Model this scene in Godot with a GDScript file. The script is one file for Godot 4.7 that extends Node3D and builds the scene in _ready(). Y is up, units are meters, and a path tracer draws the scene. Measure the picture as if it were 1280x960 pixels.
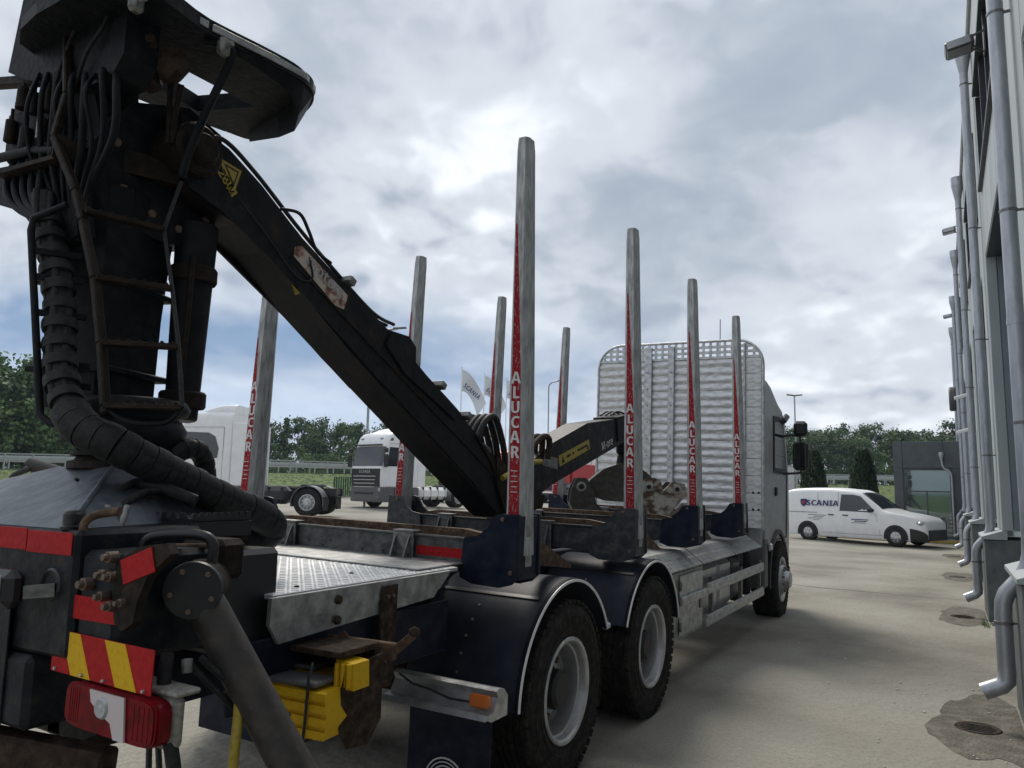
extends Node3D
# A timber lorry with a log crane in a dealer's yard, under a broken overcast sky.

# ---------- mesh collector ----------
class Mb:
	var v := PackedVector3Array()
	var n := PackedVector3Array()
	var c := PackedColorArray()
	var uv := PackedVector2Array()
	func tri(a: Vector3, b: Vector3, d: Vector3, na: Vector3, nb: Vector3, nd: Vector3) -> void:
		if (b - a).cross(d - a).dot(na + nb + nd) > 0.0:
			v.append_array([a, d, b]); n.append_array([na, nd, nb])
		else:
			v.append_array([a, b, d]); n.append_array([na, nb, nd])
	func face(p: Array, away: Vector3) -> void:      # convex flat face, normal pointing away from the point
		var nn: Vector3 = (p[1] - p[0]).cross(p[2] - p[0]).normalized()
		var mid := Vector3.ZERO
		for q in p: mid += q
		mid /= p.size()
		if nn.dot(mid - away) < 0.0: nn = -nn
		for i in range(1, p.size() - 1): tri(p[0], p[i], p[i + 1], nn, nn, nn)
	func quad(a: Vector3, b: Vector3, d: Vector3, e: Vector3, away: Vector3) -> void:
		face([a, b, d, e], away)
	func box(ctr: Vector3, s: Vector3, ch := 0.0, bas := Basis.IDENTITY) -> void:
		var h := s * 0.5
		ch = minf(ch, minf(h.x, minf(h.y, h.z)) * 0.9)
		if ch <= 0.0:
			for ax in 3:
				for sg in [-1.0, 1.0]:
					var o := Vector3.ZERO; o[ax] = sg * h[ax]
					var u := Vector3.ZERO; u[(ax + 1) % 3] = h[(ax + 1) % 3]
					var w := Vector3.ZERO; w[(ax + 2) % 3] = h[(ax + 2) % 3]
					face([ctr + bas * (o - u - w), ctr + bas * (o + u - w), ctr + bas * (o + u + w), ctr + bas * (o - u + w)], ctr)
			return
		var i := h - Vector3.ONE * ch
		for ax in 3:
			var a1 := (ax + 1) % 3
			var a2 := (ax + 2) % 3
			for sg in [-1.0, 1.0]:
				var o := Vector3.ZERO; o[ax] = sg * h[ax]
				var u := Vector3.ZERO; u[a1] = i[a1]
				var w := Vector3.ZERO; w[a2] = i[a2]
				face([ctr + bas * (o - u - w), ctr + bas * (o + u - w), ctr + bas * (o + u + w), ctr + bas * (o - u + w)], ctr)
				for s2 in [-1.0, 1.0]:      # edge along a2 between faces ax and a1
					var p1 := Vector3.ZERO; p1[ax] = sg * h[ax]; p1[a1] = s2 * i[a1]
					var p2 := Vector3.ZERO; p2[ax] = sg * i[ax]; p2[a1] = s2 * h[a1]
					face([ctr + bas * (p1 - w), ctr + bas * (p1 + w), ctr + bas * (p2 + w), ctr + bas * (p2 - w)], ctr)
		for sx in [-1.0, 1.0]:
			for sy in [-1.0, 1.0]:
				for sz in [-1.0, 1.0]:
					face([ctr + bas * Vector3(sx * h.x, sy * i.y, sz * i.z), ctr + bas * Vector3(sx * i.x, sy * h.y, sz * i.z), ctr + bas * Vector3(sx * i.x, sy * i.y, sz * h.z)], ctr)
	func span(a: Vector3, b: Vector3, ch := 0.0) -> void:     # box from corner to corner
		box((a + b) * 0.5, (b - a).abs(), ch)
	func bar(a: Vector3, b: Vector3, w: float, h: float, ch := 0.0, up := Vector3.UP) -> void:   # rectangular bar between two points
		var z := (b - a).normalized()
		if absf(z.dot(up)) > 0.98: up = Vector3.RIGHT
		var x := up.cross(z).normalized()
		box((a + b) * 0.5, Vector3(w, h, a.distance_to(b)), ch, Basis(x, z.cross(x), z))
	func prism(pts: Array, t: Transform3D, d: float) -> void:    # outline in the plane z = 0 of t, thickness d along its z
		var poly := PackedVector2Array(pts)
		var ids := Geometry2D.triangulate_polygon(poly)
		var zp := t.basis.z.normalized()
		for k in range(0, ids.size(), 3):
			var q := [poly[ids[k]], poly[ids[k + 1]], poly[ids[k + 2]]]
			var f := []
			var g := []
			for e in q:
				f.append(t * Vector3(e.x, e.y, 0)); g.append(t * Vector3(e.x, e.y, d))
			tri(f[0], f[1], f[2], -zp, -zp, -zp); tri(g[0], g[1], g[2], zp, zp, zp)
		var area := 0.0
		for k in poly.size():
			area += poly[k].cross(poly[(k + 1) % poly.size()])
		for k in poly.size():
			var a := poly[k]
			var b := poly[(k + 1) % poly.size()]
			var e := b - a
			var nn := (t.basis * Vector3(e.y, -e.x, 0)).normalized() * signf(area)
			var p := [t * Vector3(a.x, a.y, 0), t * Vector3(b.x, b.y, 0), t * Vector3(b.x, b.y, d), t * Vector3(a.x, a.y, d)]
			tri(p[0], p[1], p[2], nn, nn, nn); tri(p[0], p[2], p[3], nn, nn, nn)
	func tube(path: Array, r: Variant, sides := 10, caps := true) -> void:
		var rings := []
		var nrm := []
		var up := Vector3.UP
		var last := Vector3.ZERO
		for k in path.size():
			var dir: Vector3
			if k == 0: dir = path[1] - path[0]
			elif k == path.size() - 1: dir = path[k] - path[k - 1]
			else: dir = (path[k] - path[k - 1]).normalized() + (path[k + 1] - path[k]).normalized()
			dir = dir.normalized()
			if k == 0:
				if absf(dir.dot(up)) > 0.95: up = Vector3.RIGHT
				last = (up - dir * up.dot(dir)).normalized()
			else:
				last = (last - dir * last.dot(dir)).normalized()
			var side := dir.cross(last)
			var rad: float = r[k] if r is Array else r
			var ring := []
			var nr := []
			for s in sides:
				var a := TAU * s / sides
				var o := last * cos(a) + side * sin(a)
				ring.append(path[k] + o * rad); nr.append(o)
			rings.append(ring); nrm.append(nr)
		for k in path.size() - 1:
			for s in sides:
				var s2 := (s + 1) % sides
				tri(rings[k][s], rings[k][s2], rings[k + 1][s2], nrm[k][s], nrm[k][s2], nrm[k + 1][s2])
				tri(rings[k][s], rings[k + 1][s2], rings[k + 1][s], nrm[k][s], nrm[k + 1][s2], nrm[k + 1][s])
		if caps:
			face(rings[0], path[1]); face(rings[-1], path[-2])
	func lathe(prof: Array, t: Transform3D, sides := 24, smooth := false) -> void:   # profile of (radius, height) turned about t's y
		var nr := []
		for k in prof.size() - 1:
			var e: Vector2 = prof[k + 1] - prof[k]
			nr.append(Vector2(e.y, -e.x).normalized())
		for k in prof.size() - 1:
			var n0: Vector2 = nr[k]
			var n1: Vector2 = nr[k]
			if smooth:
				if k > 0: n0 = (nr[k] + nr[k - 1]).normalized()
				if k < nr.size() - 1: n1 = (nr[k] + nr[k + 1]).normalized()
			for s in sides:
				var a := TAU * s / sides
				var b := TAU * (s + 1) / sides
				var da := Vector3(cos(a), 0, sin(a))
				var db := Vector3(cos(b), 0, sin(b))
				var p0: Vector2 = prof[k]
				var p1: Vector2 = prof[k + 1]
				var q := [t * (da * p0.x + Vector3.UP * p0.y), t * (db * p0.x + Vector3.UP * p0.y), t * (db * p1.x + Vector3.UP * p1.y), t * (da * p1.x + Vector3.UP * p1.y)]
				var m := [t.basis * (da * n0.x + Vector3.UP * n0.y), t.basis * (db * n0.x + Vector3.UP * n0.y), t.basis * (db * n1.x + Vector3.UP * n1.y), t.basis * (da * n1.x + Vector3.UP * n1.y)]
				if p0.x > 0.0001: tri(q[0], q[1], q[2], m[0], m[1], m[2])
				if p1.x > 0.0001: tri(q[0], q[2], q[3], m[0], m[2], m[3])
	func cyl(a: Vector3, b: Vector3, r0: float, r1 := -1.0, sides := 16) -> void:
		if r1 < 0.0: r1 = r0
		var l := a.distance_to(b)
		var bev := minf(minf(r0, r1) * 0.12, l * 0.2)
		lathe([Vector2(0, 0), Vector2(r0 - bev, 0), Vector2(r0, bev), Vector2(r1, l - bev), Vector2(r1 - bev, l), Vector2(0, l)], Mb.along(a, b), sides)
	static func along(a: Vector3, b: Vector3) -> Transform3D:
		var y := (b - a).normalized()
		var x := Vector3.RIGHT if absf(y.x) < 0.9 else Vector3.BACK
		x = (x - y * x.dot(y)).normalized()
		return Transform3D(Basis(x, y, x.cross(y)), a)
	func grid(rows: Array, wrap := false) -> void:      # smooth surface through rows of points
		var nu := rows.size()
		var nv: int = rows[0].size()
		var nn := []
		for i in nu:
			var line := []
			for j in nv:
				var du: Vector3 = rows[mini(i + 1, nu - 1)][j] - rows[maxi(i - 1, 0)][j]
				var j0 := (j - 1 + nv) % nv if wrap else maxi(j - 1, 0)
				var j1 := (j + 1) % nv if wrap else mini(j + 1, nv - 1)
				var dv: Vector3 = rows[i][j1] - rows[i][j0]
				line.append(du.cross(dv).normalized())
			nn.append(line)
		for i in nu - 1:
			for j in (nv if wrap else nv - 1):
				var k := (j + 1) % nv
				tri(rows[i][j], rows[i][k], rows[i + 1][k], nn[i][j], nn[i][k], nn[i + 1][k])
				tri(rows[i][j], rows[i + 1][k], rows[i + 1][j], nn[i][j], nn[i + 1][k], nn[i + 1][j])
	func arch(ctr: Vector3, r0: float, r1: float, a0: float, a1: float, x0: float, x1: float, seg := 24) -> void:   # curved slab about an axis along x
		for k in seg:
			var p := []
			for a in [lerpf(a0, a1, float(k) / seg), lerpf(a0, a1, float(k + 1) / seg)]:
				var d := Vector3(0, sin(a), cos(a))
				p.append([ctr + d * r0, ctr + d * r1, d])
			var u := Vector3(x0 - ctr.x, 0, 0)
			var w := Vector3(x1 - ctr.x, 0, 0)
			var d0: Vector3 = p[0][2]
			var d1: Vector3 = p[1][2]
			tri(p[0][1] + u, p[1][1] + u, p[1][1] + w, d0, d1, d1); tri(p[0][1] + u, p[1][1] + w, p[0][1] + w, d0, d1, d0)
			tri(p[0][0] + u, p[1][0] + u, p[1][0] + w, -d0, -d1, -d1); tri(p[0][0] + u, p[1][0] + w, p[0][0] + w, -d0, -d1, -d0)
			for e in [u, w]:
				var nx := Vector3(signf(e.x - (u.x + w.x) * 0.5), 0, 0)
				tri(p[0][0] + e, p[1][0] + e, p[1][1] + e, nx, nx, nx); tri(p[0][0] + e, p[1][1] + e, p[0][1] + e, nx, nx, nx)
			if k == 0: face([p[0][0] + u, p[0][1] + u, p[0][1] + w, p[0][0] + w], p[1][0])
			if k == seg - 1: face([p[1][0] + u, p[1][1] + u, p[1][1] + w, p[1][0] + w], p[0][0])
	func merge(o: Mb, t := Transform3D.IDENTITY) -> void:
		for p in o.v: v.append(t * p)
		for p in o.n: n.append((t.basis * p).normalized())

# ---------- scene helpers ----------
var M := {}
var used := {}
var rng := RandomNumberGenerator.new()

func meshed(m: Mb, mat: Material, pivot: Vector3) -> ArrayMesh:
	var vv := PackedVector3Array()
	vv.resize(m.v.size())
	for i in m.v.size(): vv[i] = m.v[i] - pivot
	var a := []
	a.resize(Mesh.ARRAY_MAX)
	a[Mesh.ARRAY_VERTEX] = vv
	a[Mesh.ARRAY_NORMAL] = m.n
	if m.c.size() == m.v.size(): a[Mesh.ARRAY_COLOR] = m.c
	if m.uv.size() == m.v.size(): a[Mesh.ARRAY_TEX_UV] = m.uv
	var am := ArrayMesh.new()
	am.add_surface_from_arrays(Mesh.PRIMITIVE_TRIANGLES, a)
	am.surface_set_material(0, mat)
	return am

func middle(m: Mb) -> Vector3:
	var b := AABB(m.v[0], Vector3.ZERO)
	for p in m.v: b = b.expand(p)
	return Vector3(b.get_center().x, b.position.y, b.get_center().z)

func offset_of(o: Node) -> Vector3:
	var p := Vector3.ZERO
	while o is Node3D and o != self:
		p += o.position
		o = o.get_parent()
	return p

func numbered(called: String) -> String:
	used[called] = used.get(called, -1) + 1
	return called if used[called] == 0 else "%s_%03d" % [called, used[called]]

func put(m: Mb, called: String, mat: Material, parent: Node = null) -> MeshInstance3D:
	var o := MeshInstance3D.new()
	var pv := middle(m)
	o.mesh = meshed(m, mat, pv)
	if parent == null:
		o.name = numbered(called); o.position = pv
		add_child(o, true)
	else:
		o.name = sub(parent, called); o.position = pv - offset_of(parent)
		parent.add_child(o, true)
	return o

func sub(parent: Node, called: String) -> String:
	var k := 0
	while parent.has_node(NodePath(called if k == 0 else "%s_%03d" % [called, k])): k += 1
	return called if k == 0 else "%s_%03d" % [called, k]

func tag(o: Node, label: String, category: String, group := "", kind := "") -> Node:
	o.set_meta("label", label); o.set_meta("category", category)
	if group: o.set_meta("group", group)
	if kind: o.set_meta("kind", kind)
	return o

func struct(m: Mb, called: String, mat: Material) -> MeshInstance3D:
	var o := put(m, called, mat)
	o.set_meta("kind", "structure")
	return o

func thing(called: String, label: String, category: String, at := Vector3.ZERO, group := "") -> Node3D:
	var o := Node3D.new()
	o.name = numbered(called); o.position = at
	add_child(o, true)
	tag(o, label, category, group)
	return o

func twin(o: Node3D, called: String, mats: Node3D) -> Node3D:
	var d := o.duplicate() as Node3D
	d.name = numbered(called)
	mats.add_child(d, true)
	return d

func text(s: String, size: float, mat: Material, parent: Node, t: Transform3D, called := "lettering", width := 1.0, bold := true, depth := 0.003) -> MeshInstance3D:
	var tm := TextMesh.new()
	var f := SystemFont.new()
	f.font_names = PackedStringArray(["Droid Sans"]); f.font_weight = 700 if bold else 400
	tm.font = f; tm.text = s; tm.font_size = 64; tm.pixel_size = size / 46.0; tm.depth = depth
	tm.line_spacing = -10.0
	tm.horizontal_alignment = HORIZONTAL_ALIGNMENT_CENTER
	tm.material = mat
	var o := MeshInstance3D.new()
	o.mesh = tm; o.name = sub(parent, called)
	o.transform = Transform3D(t.basis * Basis.from_scale(Vector3(width, 1, 1)), t.origin - offset_of(parent))
	parent.add_child(o, true)
	return o

# ---------- materials ----------
func plain(c: Color, rough: float, metal := 0.0) -> StandardMaterial3D:
	var m := StandardMaterial3D.new()
	m.albedo_color = c.linear_to_srgb(); m.roughness = rough; m.metallic = metal
	return m

func noise_tex(cols: Array, freq: float, sd: int, size := 512, oct := 5, stops := []) -> NoiseTexture2D:
	var f := FastNoiseLite.new()
	f.noise_type = FastNoiseLite.TYPE_SIMPLEX_SMOOTH; f.seed = sd; f.frequency = freq; f.fractal_octaves = oct; f.fractal_gain = 0.58
	var t := NoiseTexture2D.new()
	t.width = size; t.height = size; t.seamless = true; t.noise = f
	var g := Gradient.new()
	var off := PackedFloat32Array()
	var cc := PackedColorArray()
	for k in cols.size():
		off.append(stops[k] if stops.size() else 0.15 + 0.7 * k / maxf(1, cols.size() - 1))
		cc.append((cols[k] as Color).linear_to_srgb())
	g.offsets = off; g.colors = cc
	t.color_ramp = g
	return t

func bump_tex(freq: float, sd: int, strength: float, size := 512, oct := 5) -> NoiseTexture2D:
	var f := FastNoiseLite.new()
	f.seed = sd; f.frequency = freq; f.fractal_octaves = oct
	var t := NoiseTexture2D.new()
	t.width = size; t.height = size; t.seamless = true; t.noise = f; t.as_normal_map = true; t.bump_strength = strength
	return t

func worn(cols: Array, rough: float, metal: float, freq: float, scale: Vector3, sd: int, bump := 0.0, bfreq := 0.03, stops := [], world := false) -> StandardMaterial3D:
	var m := StandardMaterial3D.new()
	m.albedo_texture = noise_tex(cols, freq, sd, 512, 6, stops)
	m.roughness = rough; m.metallic = metal
	m.uv1_triplanar = true; m.uv1_world_triplanar = world
	m.uv1_scale = scale
	if bump > 0.0:
		m.normal_enabled = true; m.normal_texture = bump_tex(bfreq, sd + 7, bump); m.normal_scale = 1.0
	return m

func glass(c: Color, alpha: float) -> StandardMaterial3D:
	var m := plain(c, 0.02)
	m.transparency = BaseMaterial3D.TRANSPARENCY_ALPHA
	m.albedo_color.a = alpha
	m.metallic_specular = 0.9
	return m

func make_materials() -> void:
	var w := Color(1, 1, 1)
	M.crane = worn([Color(.004, .005, .007), Color(.007, .009, .012), Color(.013, .014, .016), Color(.028, .022, .017)], .55, 0.0, .012, Vector3(1.3, 1.3, 1.3), 3, 1.5, .03, [.2, .45, .68, .92])
	M.crane_brown = worn([Color(.009, .0075, .0065), Color(.017, .012, .009), Color(.038, .023, .014)], .6, 0.0, .014, Vector3(2, 2, 2), 5, 2.0)
	M.boom = worn([Color(.005, .006, .008), Color(.009, .010, .013), Color(.016, .013, .012), Color(.036, .022, .015)], .5, 0.0, .01, Vector3(.9, .9, .9), 8, 1.2, .02, [.2, .5, .7, .93])
	M.jib = worn([Color(.008, .009, .011), Color(.014, .015, .018), Color(.05, .05, .052)], .42, 0.0, .011, Vector3(1.1, 1.1, 1.1), 81, 1.2, .02, [.2, .55, .9])
	M.base = worn([Color(.045, .055, .070), Color(.085, .100, .120), Color(.15, .165, .185)], .42, 0.15, .010, Vector3(1.6, 1.6, 1.6), 11, 1.5, .025)
	M.beam = worn([Color(.008, .010, .014), Color(.015, .018, .023), Color(.027, .029, .030), Color(.045, .034, .025)], .45, 0.0, .012, Vector3(1.6, 1.6, 1.6), 12, 1.2, .03, [.2, .5, .75, .95])
	M.navy = worn([Color(.006, .009, .020), Color(.011, .016, .032), Color(.024, .028, .038)], .42, 0.0, .010, Vector3(1.2, 1.2, 1.2), 13, .8, .02)
	M.fender = worn([Color(.012, .015, .024), Color(.019, .024, .037), Color(.032, .036, .046)], .48, 0.0, .007, Vector3(1.1, 1.1, 1.1), 14, .5, .012, [.2, .55, .95])
	M.bolster = worn([Color(.012, .016, .022), Color(.026, .031, .037), Color(.065, .062, .056)], .5, 0.1, .013, Vector3(1.4, 1.4, 1.4), 15, 1.5)
	M.bolster_grey = worn([Color(.05, .053, .055), Color(.10, .105, .105), Color(.16, .155, .145)], .5, 0.25, .014, Vector3(1.2, 1.6, 1.2), 16, 1.5)
	M.rust = worn([Color(.045, .026, .016), Color(.095, .052, .028), Color(.18, .115, .07)], .8, 0.0, .016, Vector3(1.6, 1.6, 1.6), 17, 3.0, .05)
	M.rust_dark = worn([Color(.02, .014, .011), Color(.045, .029, .020), Color(.08, .055, .04)], .75, 0.0, .016, Vector3(1.8, 1.8, 1.8), 18, 3.0, .05)
	M.alu = worn([Color(.36, .37, .38), Color(.52, .53, .54), Color(.66, .665, .67)], .42, .75, .010, Vector3(1.5, 1.5, 1.5), 19, .8, .02)
	M.alu_stake = worn([Color(.27, .27, .27), Color(.42, .425, .425), Color(.55, .555, .555)], .55, .35, .012, Vector3(5, .8, 5), 20, .8, .02)
	M.alu_board = worn([Color(.46, .465, .47), Color(.66, .665, .67), Color(.76, .76, .765)], .48, .4, .010, Vector3(1.2, 3.0, 1.2), 21, 2.2, .014)
	M.alu_dull = worn([Color(.22, .23, .23), Color(.34, .345, .34), Color(.46, .46, .45)], .5, .5, .012, Vector3(1.5, 1.5, 1.5), 22, .8, .02)
	M.deck = worn([Color(.55, .56, .57), Color(.68, .69, .69), Color(.77, .77, .77)], .45, .4, .012, Vector3(1.2, 1.2, 1.2), 23, .5)
	M.steel = worn([Color(.12, .12, .12), Color(.22, .215, .21), Color(.33, .32, .30)], .48, .6, .016, Vector3(2, 2, 2), 24, 1.2)
	M.bolt = worn([Color(.09, .06, .045), Color(.17, .12, .09), Color(.26, .21, .17)], .55, .5, .03, Vector3(9, 9, 9), 25)
	M.rubber = worn([Color(.011, .011, .011), Color(.021, .020, .019), Color(.052, .047, .040)], .75, 0.0, .012, Vector3(2, 2, 2), 26, 1.2, .05)
	M.hose = worn([Color(.014, .014, .015), Color(.026, .026, .027), Color(.045, .043, .042)], .55, 0.0, .014, Vector3(4, 4, 4), 27, 1.0)
	M.rim = worn([Color(.36, .37, .38), Color(.48, .49, .50), Color(.58, .58, .58)], .40, .7, .012, Vector3(2, 2, 2), 28, .4)
	M.hub = plain(Color(.03, .03, .032), .5, .3)
	M.dark = plain(Color(.008, .009, .010), .6)
	M.black = plain(Color(.014, .015, .017), .4)
	M.red = worn([Color(.34, .010, .013), Color(.41, .014, .017), Color(.46, .022, .022)], .5, 0.0, .02, Vector3(3, 3, 3), 29)
	M.red_strip = worn([Color(.28, .012, .020), Color(.36, .018, .026), Color(.30, .08, .08), Color(.42, .40, .40)], .5, 0.0, .02, Vector3(6, 2.4, 6), 30, 0, .03, [.2, .55, .70, .80], true)
	M.yellow = worn([Color(.62, .36, .012), Color(.72, .44, .015), Color(.66, .42, .03)], .45, 0.0, .02, Vector3(3, 3, 3), 31)
	M.sign_yellow = worn([Color(.28, .20, .02), Color(.42, .31, .03), Color(.40, .32, .08)], .5, 0.0, .02, Vector3(4, 4, 4), 32)
	M.sticker = worn([Color(.12, .05, .03), Color(.36, .20, .14), Color(.50, .43, .37), Color(.55, .48, .42)], .6, 0.0, .010, Vector3(1.6, 1.6, 1.6), 33, 0, .03, [.2, .36, .48, .9])
	M.white_paint = plain(w * .82, .35)
	M.lettering = worn([Color(.30, .26, .26), Color(.66, .65, .65), Color(.78, .77, .77)], .5, 0.0, .03, Vector3(9, 9, 9), 34, 0, .03, [.04, .24, .8])
	M.lens_red = worn([Color(.10, .006, .008), Color(.17, .004, .010), Color(.21, .006, .012)], .2, 0.0, .012, Vector3(2, 2, 2), 53)
	M.lens_clear = plain(Color(.62, .55, .55), .12)
	M.lens_grey = plain(Color(.42, .44, .46), .15, .2)
	M.orange = plain(Color(.55, .13, .015), .18)
	M.chrome = plain(Color(.7, .7, .72), .12, 1.0)
	M.grey_plastic = worn([Color(.16, .15, .13), Color(.26, .25, .22), Color(.33, .31, .28)], .6, 0.0, .02, Vector3(4, 4, 4), 35)
	M.lorry_silver = worn([Color(.36, .37, .375), Color(.43, .44, .445), Color(.48, .485, .49)], .3, .25, .008, Vector3(1, 1, 1), 36)
	M.window = plain(Color(.010, .013, .016), .04)
	M.window.metallic_specular = .8
	M.car_white = worn([Color(.74, .75, .76), Color(.80, .80, .81), Color(.83, .83, .83)], .22, 0.0, .006, Vector3(.8, .8, .8), 37)
	M.car_white.clearcoat_enabled = true
	M.car_red = plain(Color(.40, .018, .024), .3)
	M.car_silver = plain(Color(.42, .44, .46), .28, .5)
	M.car_grey = plain(Color(.30, .33, .36), .28, .4)
	M.grille = plain(Color(.018, .018, .020), .35)
	M.trim_grey = plain(Color(.10, .10, .105), .4)
	M.wall = worn([Color(.32, .355, .365), Color(.37, .405, .412), Color(.41, .44, .445)], .5, .1, .006, Vector3(.5, .12, .5), 38, .3, .01, [], true)
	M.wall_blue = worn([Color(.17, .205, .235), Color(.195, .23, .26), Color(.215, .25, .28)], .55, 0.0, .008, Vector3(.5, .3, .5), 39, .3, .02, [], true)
	M.plinth = worn([Color(.085, .10, .105), Color(.12, .138, .142), Color(.155, .17, .172)], .65, 0.0, .01, Vector3(.8, .5, .8), 40, .8, .03, [], true)
	M.sill = worn([Color(.36, .39, .395), Color(.42, .45, .455)], .45, .2, .01, Vector3(1, 1, 1), 41)
	M.pipe = worn([Color(.36, .38, .42), Color(.44, .46, .495), Color(.50, .515, .545)], .36, .55, .008, Vector3(2, .6, 2), 42, .3, .02)
	M.frame = plain(Color(.035, .04, .05), .4)
	M.annex = worn([Color(.075, .085, .098), Color(.088, .10, .113), Color(.10, .112, .125)], .5, .1, .008, Vector3(.5, .5, .5), 43)
	M.pane = plain(Color(.22, .27, .265), .025, .75)
	M.grapple = worn([Color(.030, .027, .024), Color(.058, .051, .044), Color(.10, .085, .068)], .6, 0.0, .014, Vector3(2, 2, 2), 51, 2.0)
	M.scraped = worn([Color(.06, .035, .022), Color(.12, .08, .055), Color(.36, .33, .28), Color(.46, .43, .38)], .65, 0.0, .009, Vector3(1.6, 1.6, 1.6), 52, 1.5, .03, [.25, .45, .52, .9])
	M.leg = worn([Color(.022, .019, .017), Color(.040, .033, .029), Color(.075, .058, .046)], .6, 0.0, .012, Vector3(2, 2, 2), 50, 2.0)
	M.concrete = worn([Color(.22, .215, .20), Color(.30, .295, .275), Color(.37, .36, .34)], .9, 0.0, .02, Vector3(1, 1, 1), 44, 1.0)
	M.kerb_yellow = worn([Color(.30, .22, .06), Color(.50, .36, .07), Color(.42, .34, .18)], .7, 0.0, .03, Vector3(1, 1, 1), 45)
	M.galv = worn([Color(.30, .32, .32), Color(.40, .42, .42)], .45, .5, .02, Vector3(.5, 2, .5), 46)
	M.pole = plain(Color(.30, .32, .34), .45, .5)
	M.flag_white = plain(Color(.62, .64, .68), .8)
	M.flag_white.cull_mode = BaseMaterial3D.CULL_DISABLED
	M.print_blue = plain(Color(.012, .02, .11), .5)
	M.print_red = plain(Color(.40, .02, .02), .5)
	M.print_grey = plain(Color(.33, .34, .36), .5)
	M.bark = worn([Color(.045, .036, .028), Color(.09, .075, .06)], .95, 0.0, .03, Vector3(1, .3, 1), 47)
	M.leaf = plain(Color(1, 1, 1), .7)
	M.leaf.vertex_color_use_as_albedo = true
	M.leaf.cull_mode = BaseMaterial3D.CULL_DISABLED
	M.leaf.backlight_enabled = true; M.leaf.backlight = Color(.05, .07, .02)
	M.grass = worn([Color(.050, .085, .018), Color(.085, .135, .026), Color(.135, .175, .045)], .95, 0.0, .02, Vector3(.12, .12, .12), 48, 2.0, .05, [], true)
	M.blade = M.leaf
	M.debris = plain(Color(.62, .62, .58), .8)

func soften() -> void:      # old matt paint and rubber reflect little
	for k in ["crane", "crane_brown", "boom", "beam", "navy", "rubber", "hose", "rust_dark"]: M[k].metallic_specular = .28
	for k in ["red", "yellow", "red_strip", "lens_red", "fender", "jib"]: M[k].metallic_specular = .25

# ---------- camera, sky, light ----------
func sky_image() -> Image:
	var w := 2048
	var h := 1024
	var img := Image.create(w, h, false, Image.FORMAT_RGBF)
	var f := FastNoiseLite.new()
	f.seed = 21; f.frequency = 1.0; f.fractal_octaves = 6; f.fractal_gain = .52
	var g := FastNoiseLite.new()
	g.seed = 5; g.frequency = .55; g.fractal_octaves = 4
	# cloud masses: direction, tightness, how bright (+) or dark (-)
	var mass := [
		[Vector3(-.524, .386, -.759), 120.0, .17], [Vector3(-.486, .36, -.794), 160.0, .10], [Vector3(-.593, .38, -.703), 140.0, .10], [Vector3(-.40, .37, -.84), 90.0, .06],
		[Vector3(-.531, .484, -.696), 60.0, -.13], [Vector3(-.596, .52, -.61), 40.0, -.14],
		[Vector3(-.13, .393, -.91), 60.0, -.22], [Vector3(-.272, .325, -.902), 90.0, -.24], [Vector3(-.019, .46, -.88), 60.0, -.16], [Vector3(-.20, .36, -.91), 70.0, -.15],
		[Vector3(-.025, .33, -.941), 60.0, .14], [Vector3(-.14, .26, -.95), 60.0, .15], [Vector3(-.204, .52, -.83), 50.0, .10],
		[Vector3(-.866, .27, -.42), 30.0, .06]]
	for y in h:
		var el := PI * (.5 - (y + .5) / h)
		for x in w:
			var c: Color
			if el < -.04 or y > h / 2 + 40:
				c = Color(.19, .185, .17)
			else:
				var az := TAU * (x + .5) / w
				var d := Vector3(sin(az) * cos(el), sin(maxf(el, 0.0)), -cos(az) * cos(el))
				var q := d * (1.15 / (d.y + .26))
				var wx := g.get_noise_3d(q.x * 2.0, q.z * 2.0, 3.0)
				var wz := g.get_noise_3d(q.x * 2.0, q.z * 2.0, 9.0)
				var k := f.get_noise_3d(q.x * 1.7 + wx * .55, q.z * 1.7 + wz * .55, 1.5)
				var k2 := f.get_noise_3d(q.x * 4.2 + wz * .9, q.z * 4.2 - wx * .9, 5.5)
				var k3 := 1.0 - 2.4 * absf(f.get_noise_3d(q.x * 2.6 + k * .5, q.z * 2.6 + k2 * .3, 12.0))
				var b := .46 + k * .52 + k2 * .34 + (k3 - .5) * .14
				for m in mass:
					var u: float = (m[0] as Vector3).normalized().dot(d) - 1.0
					var tgt: float = m[1] * u
					if tgt > -5.0: b += m[2] * exp(tgt) * (1.0 + 1.6 * k2 + .9 * k)
				b = .5 + .5 * tanh((b - .5) * 2.0)
				var lo := Color(.245, .285, .345)
				var mid := Color(.43, .462, .51)
				var hi := Color(.66, .685, .725)
				c = lo.lerp(mid, smoothstep(.05, .52, b)) if b < .52 else mid.lerp(hi, smoothstep(.52, 1.0, b))
				# slate blue rain band low on the left-hand side, paler under it
				var side := smoothstep(.10, .75, -d.x) * smoothstep(-.35, .25, -d.z)
				var band := exp(-pow((d.y - .162 - wx * .03) / .050, 2.0)) * side
				c = c.lerp(Color(.135, .215, .345), clampf(band * (.95 - k * .7), 0.0, .9))
				var low := exp(-pow((d.y - .075) / .055, 2.0)) * side
				c = c.lerp(Color(.40, .48, .60), clampf(low * .75, 0.0, 1.0))
			img.set_pixel(x, y, c)
	return img

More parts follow.
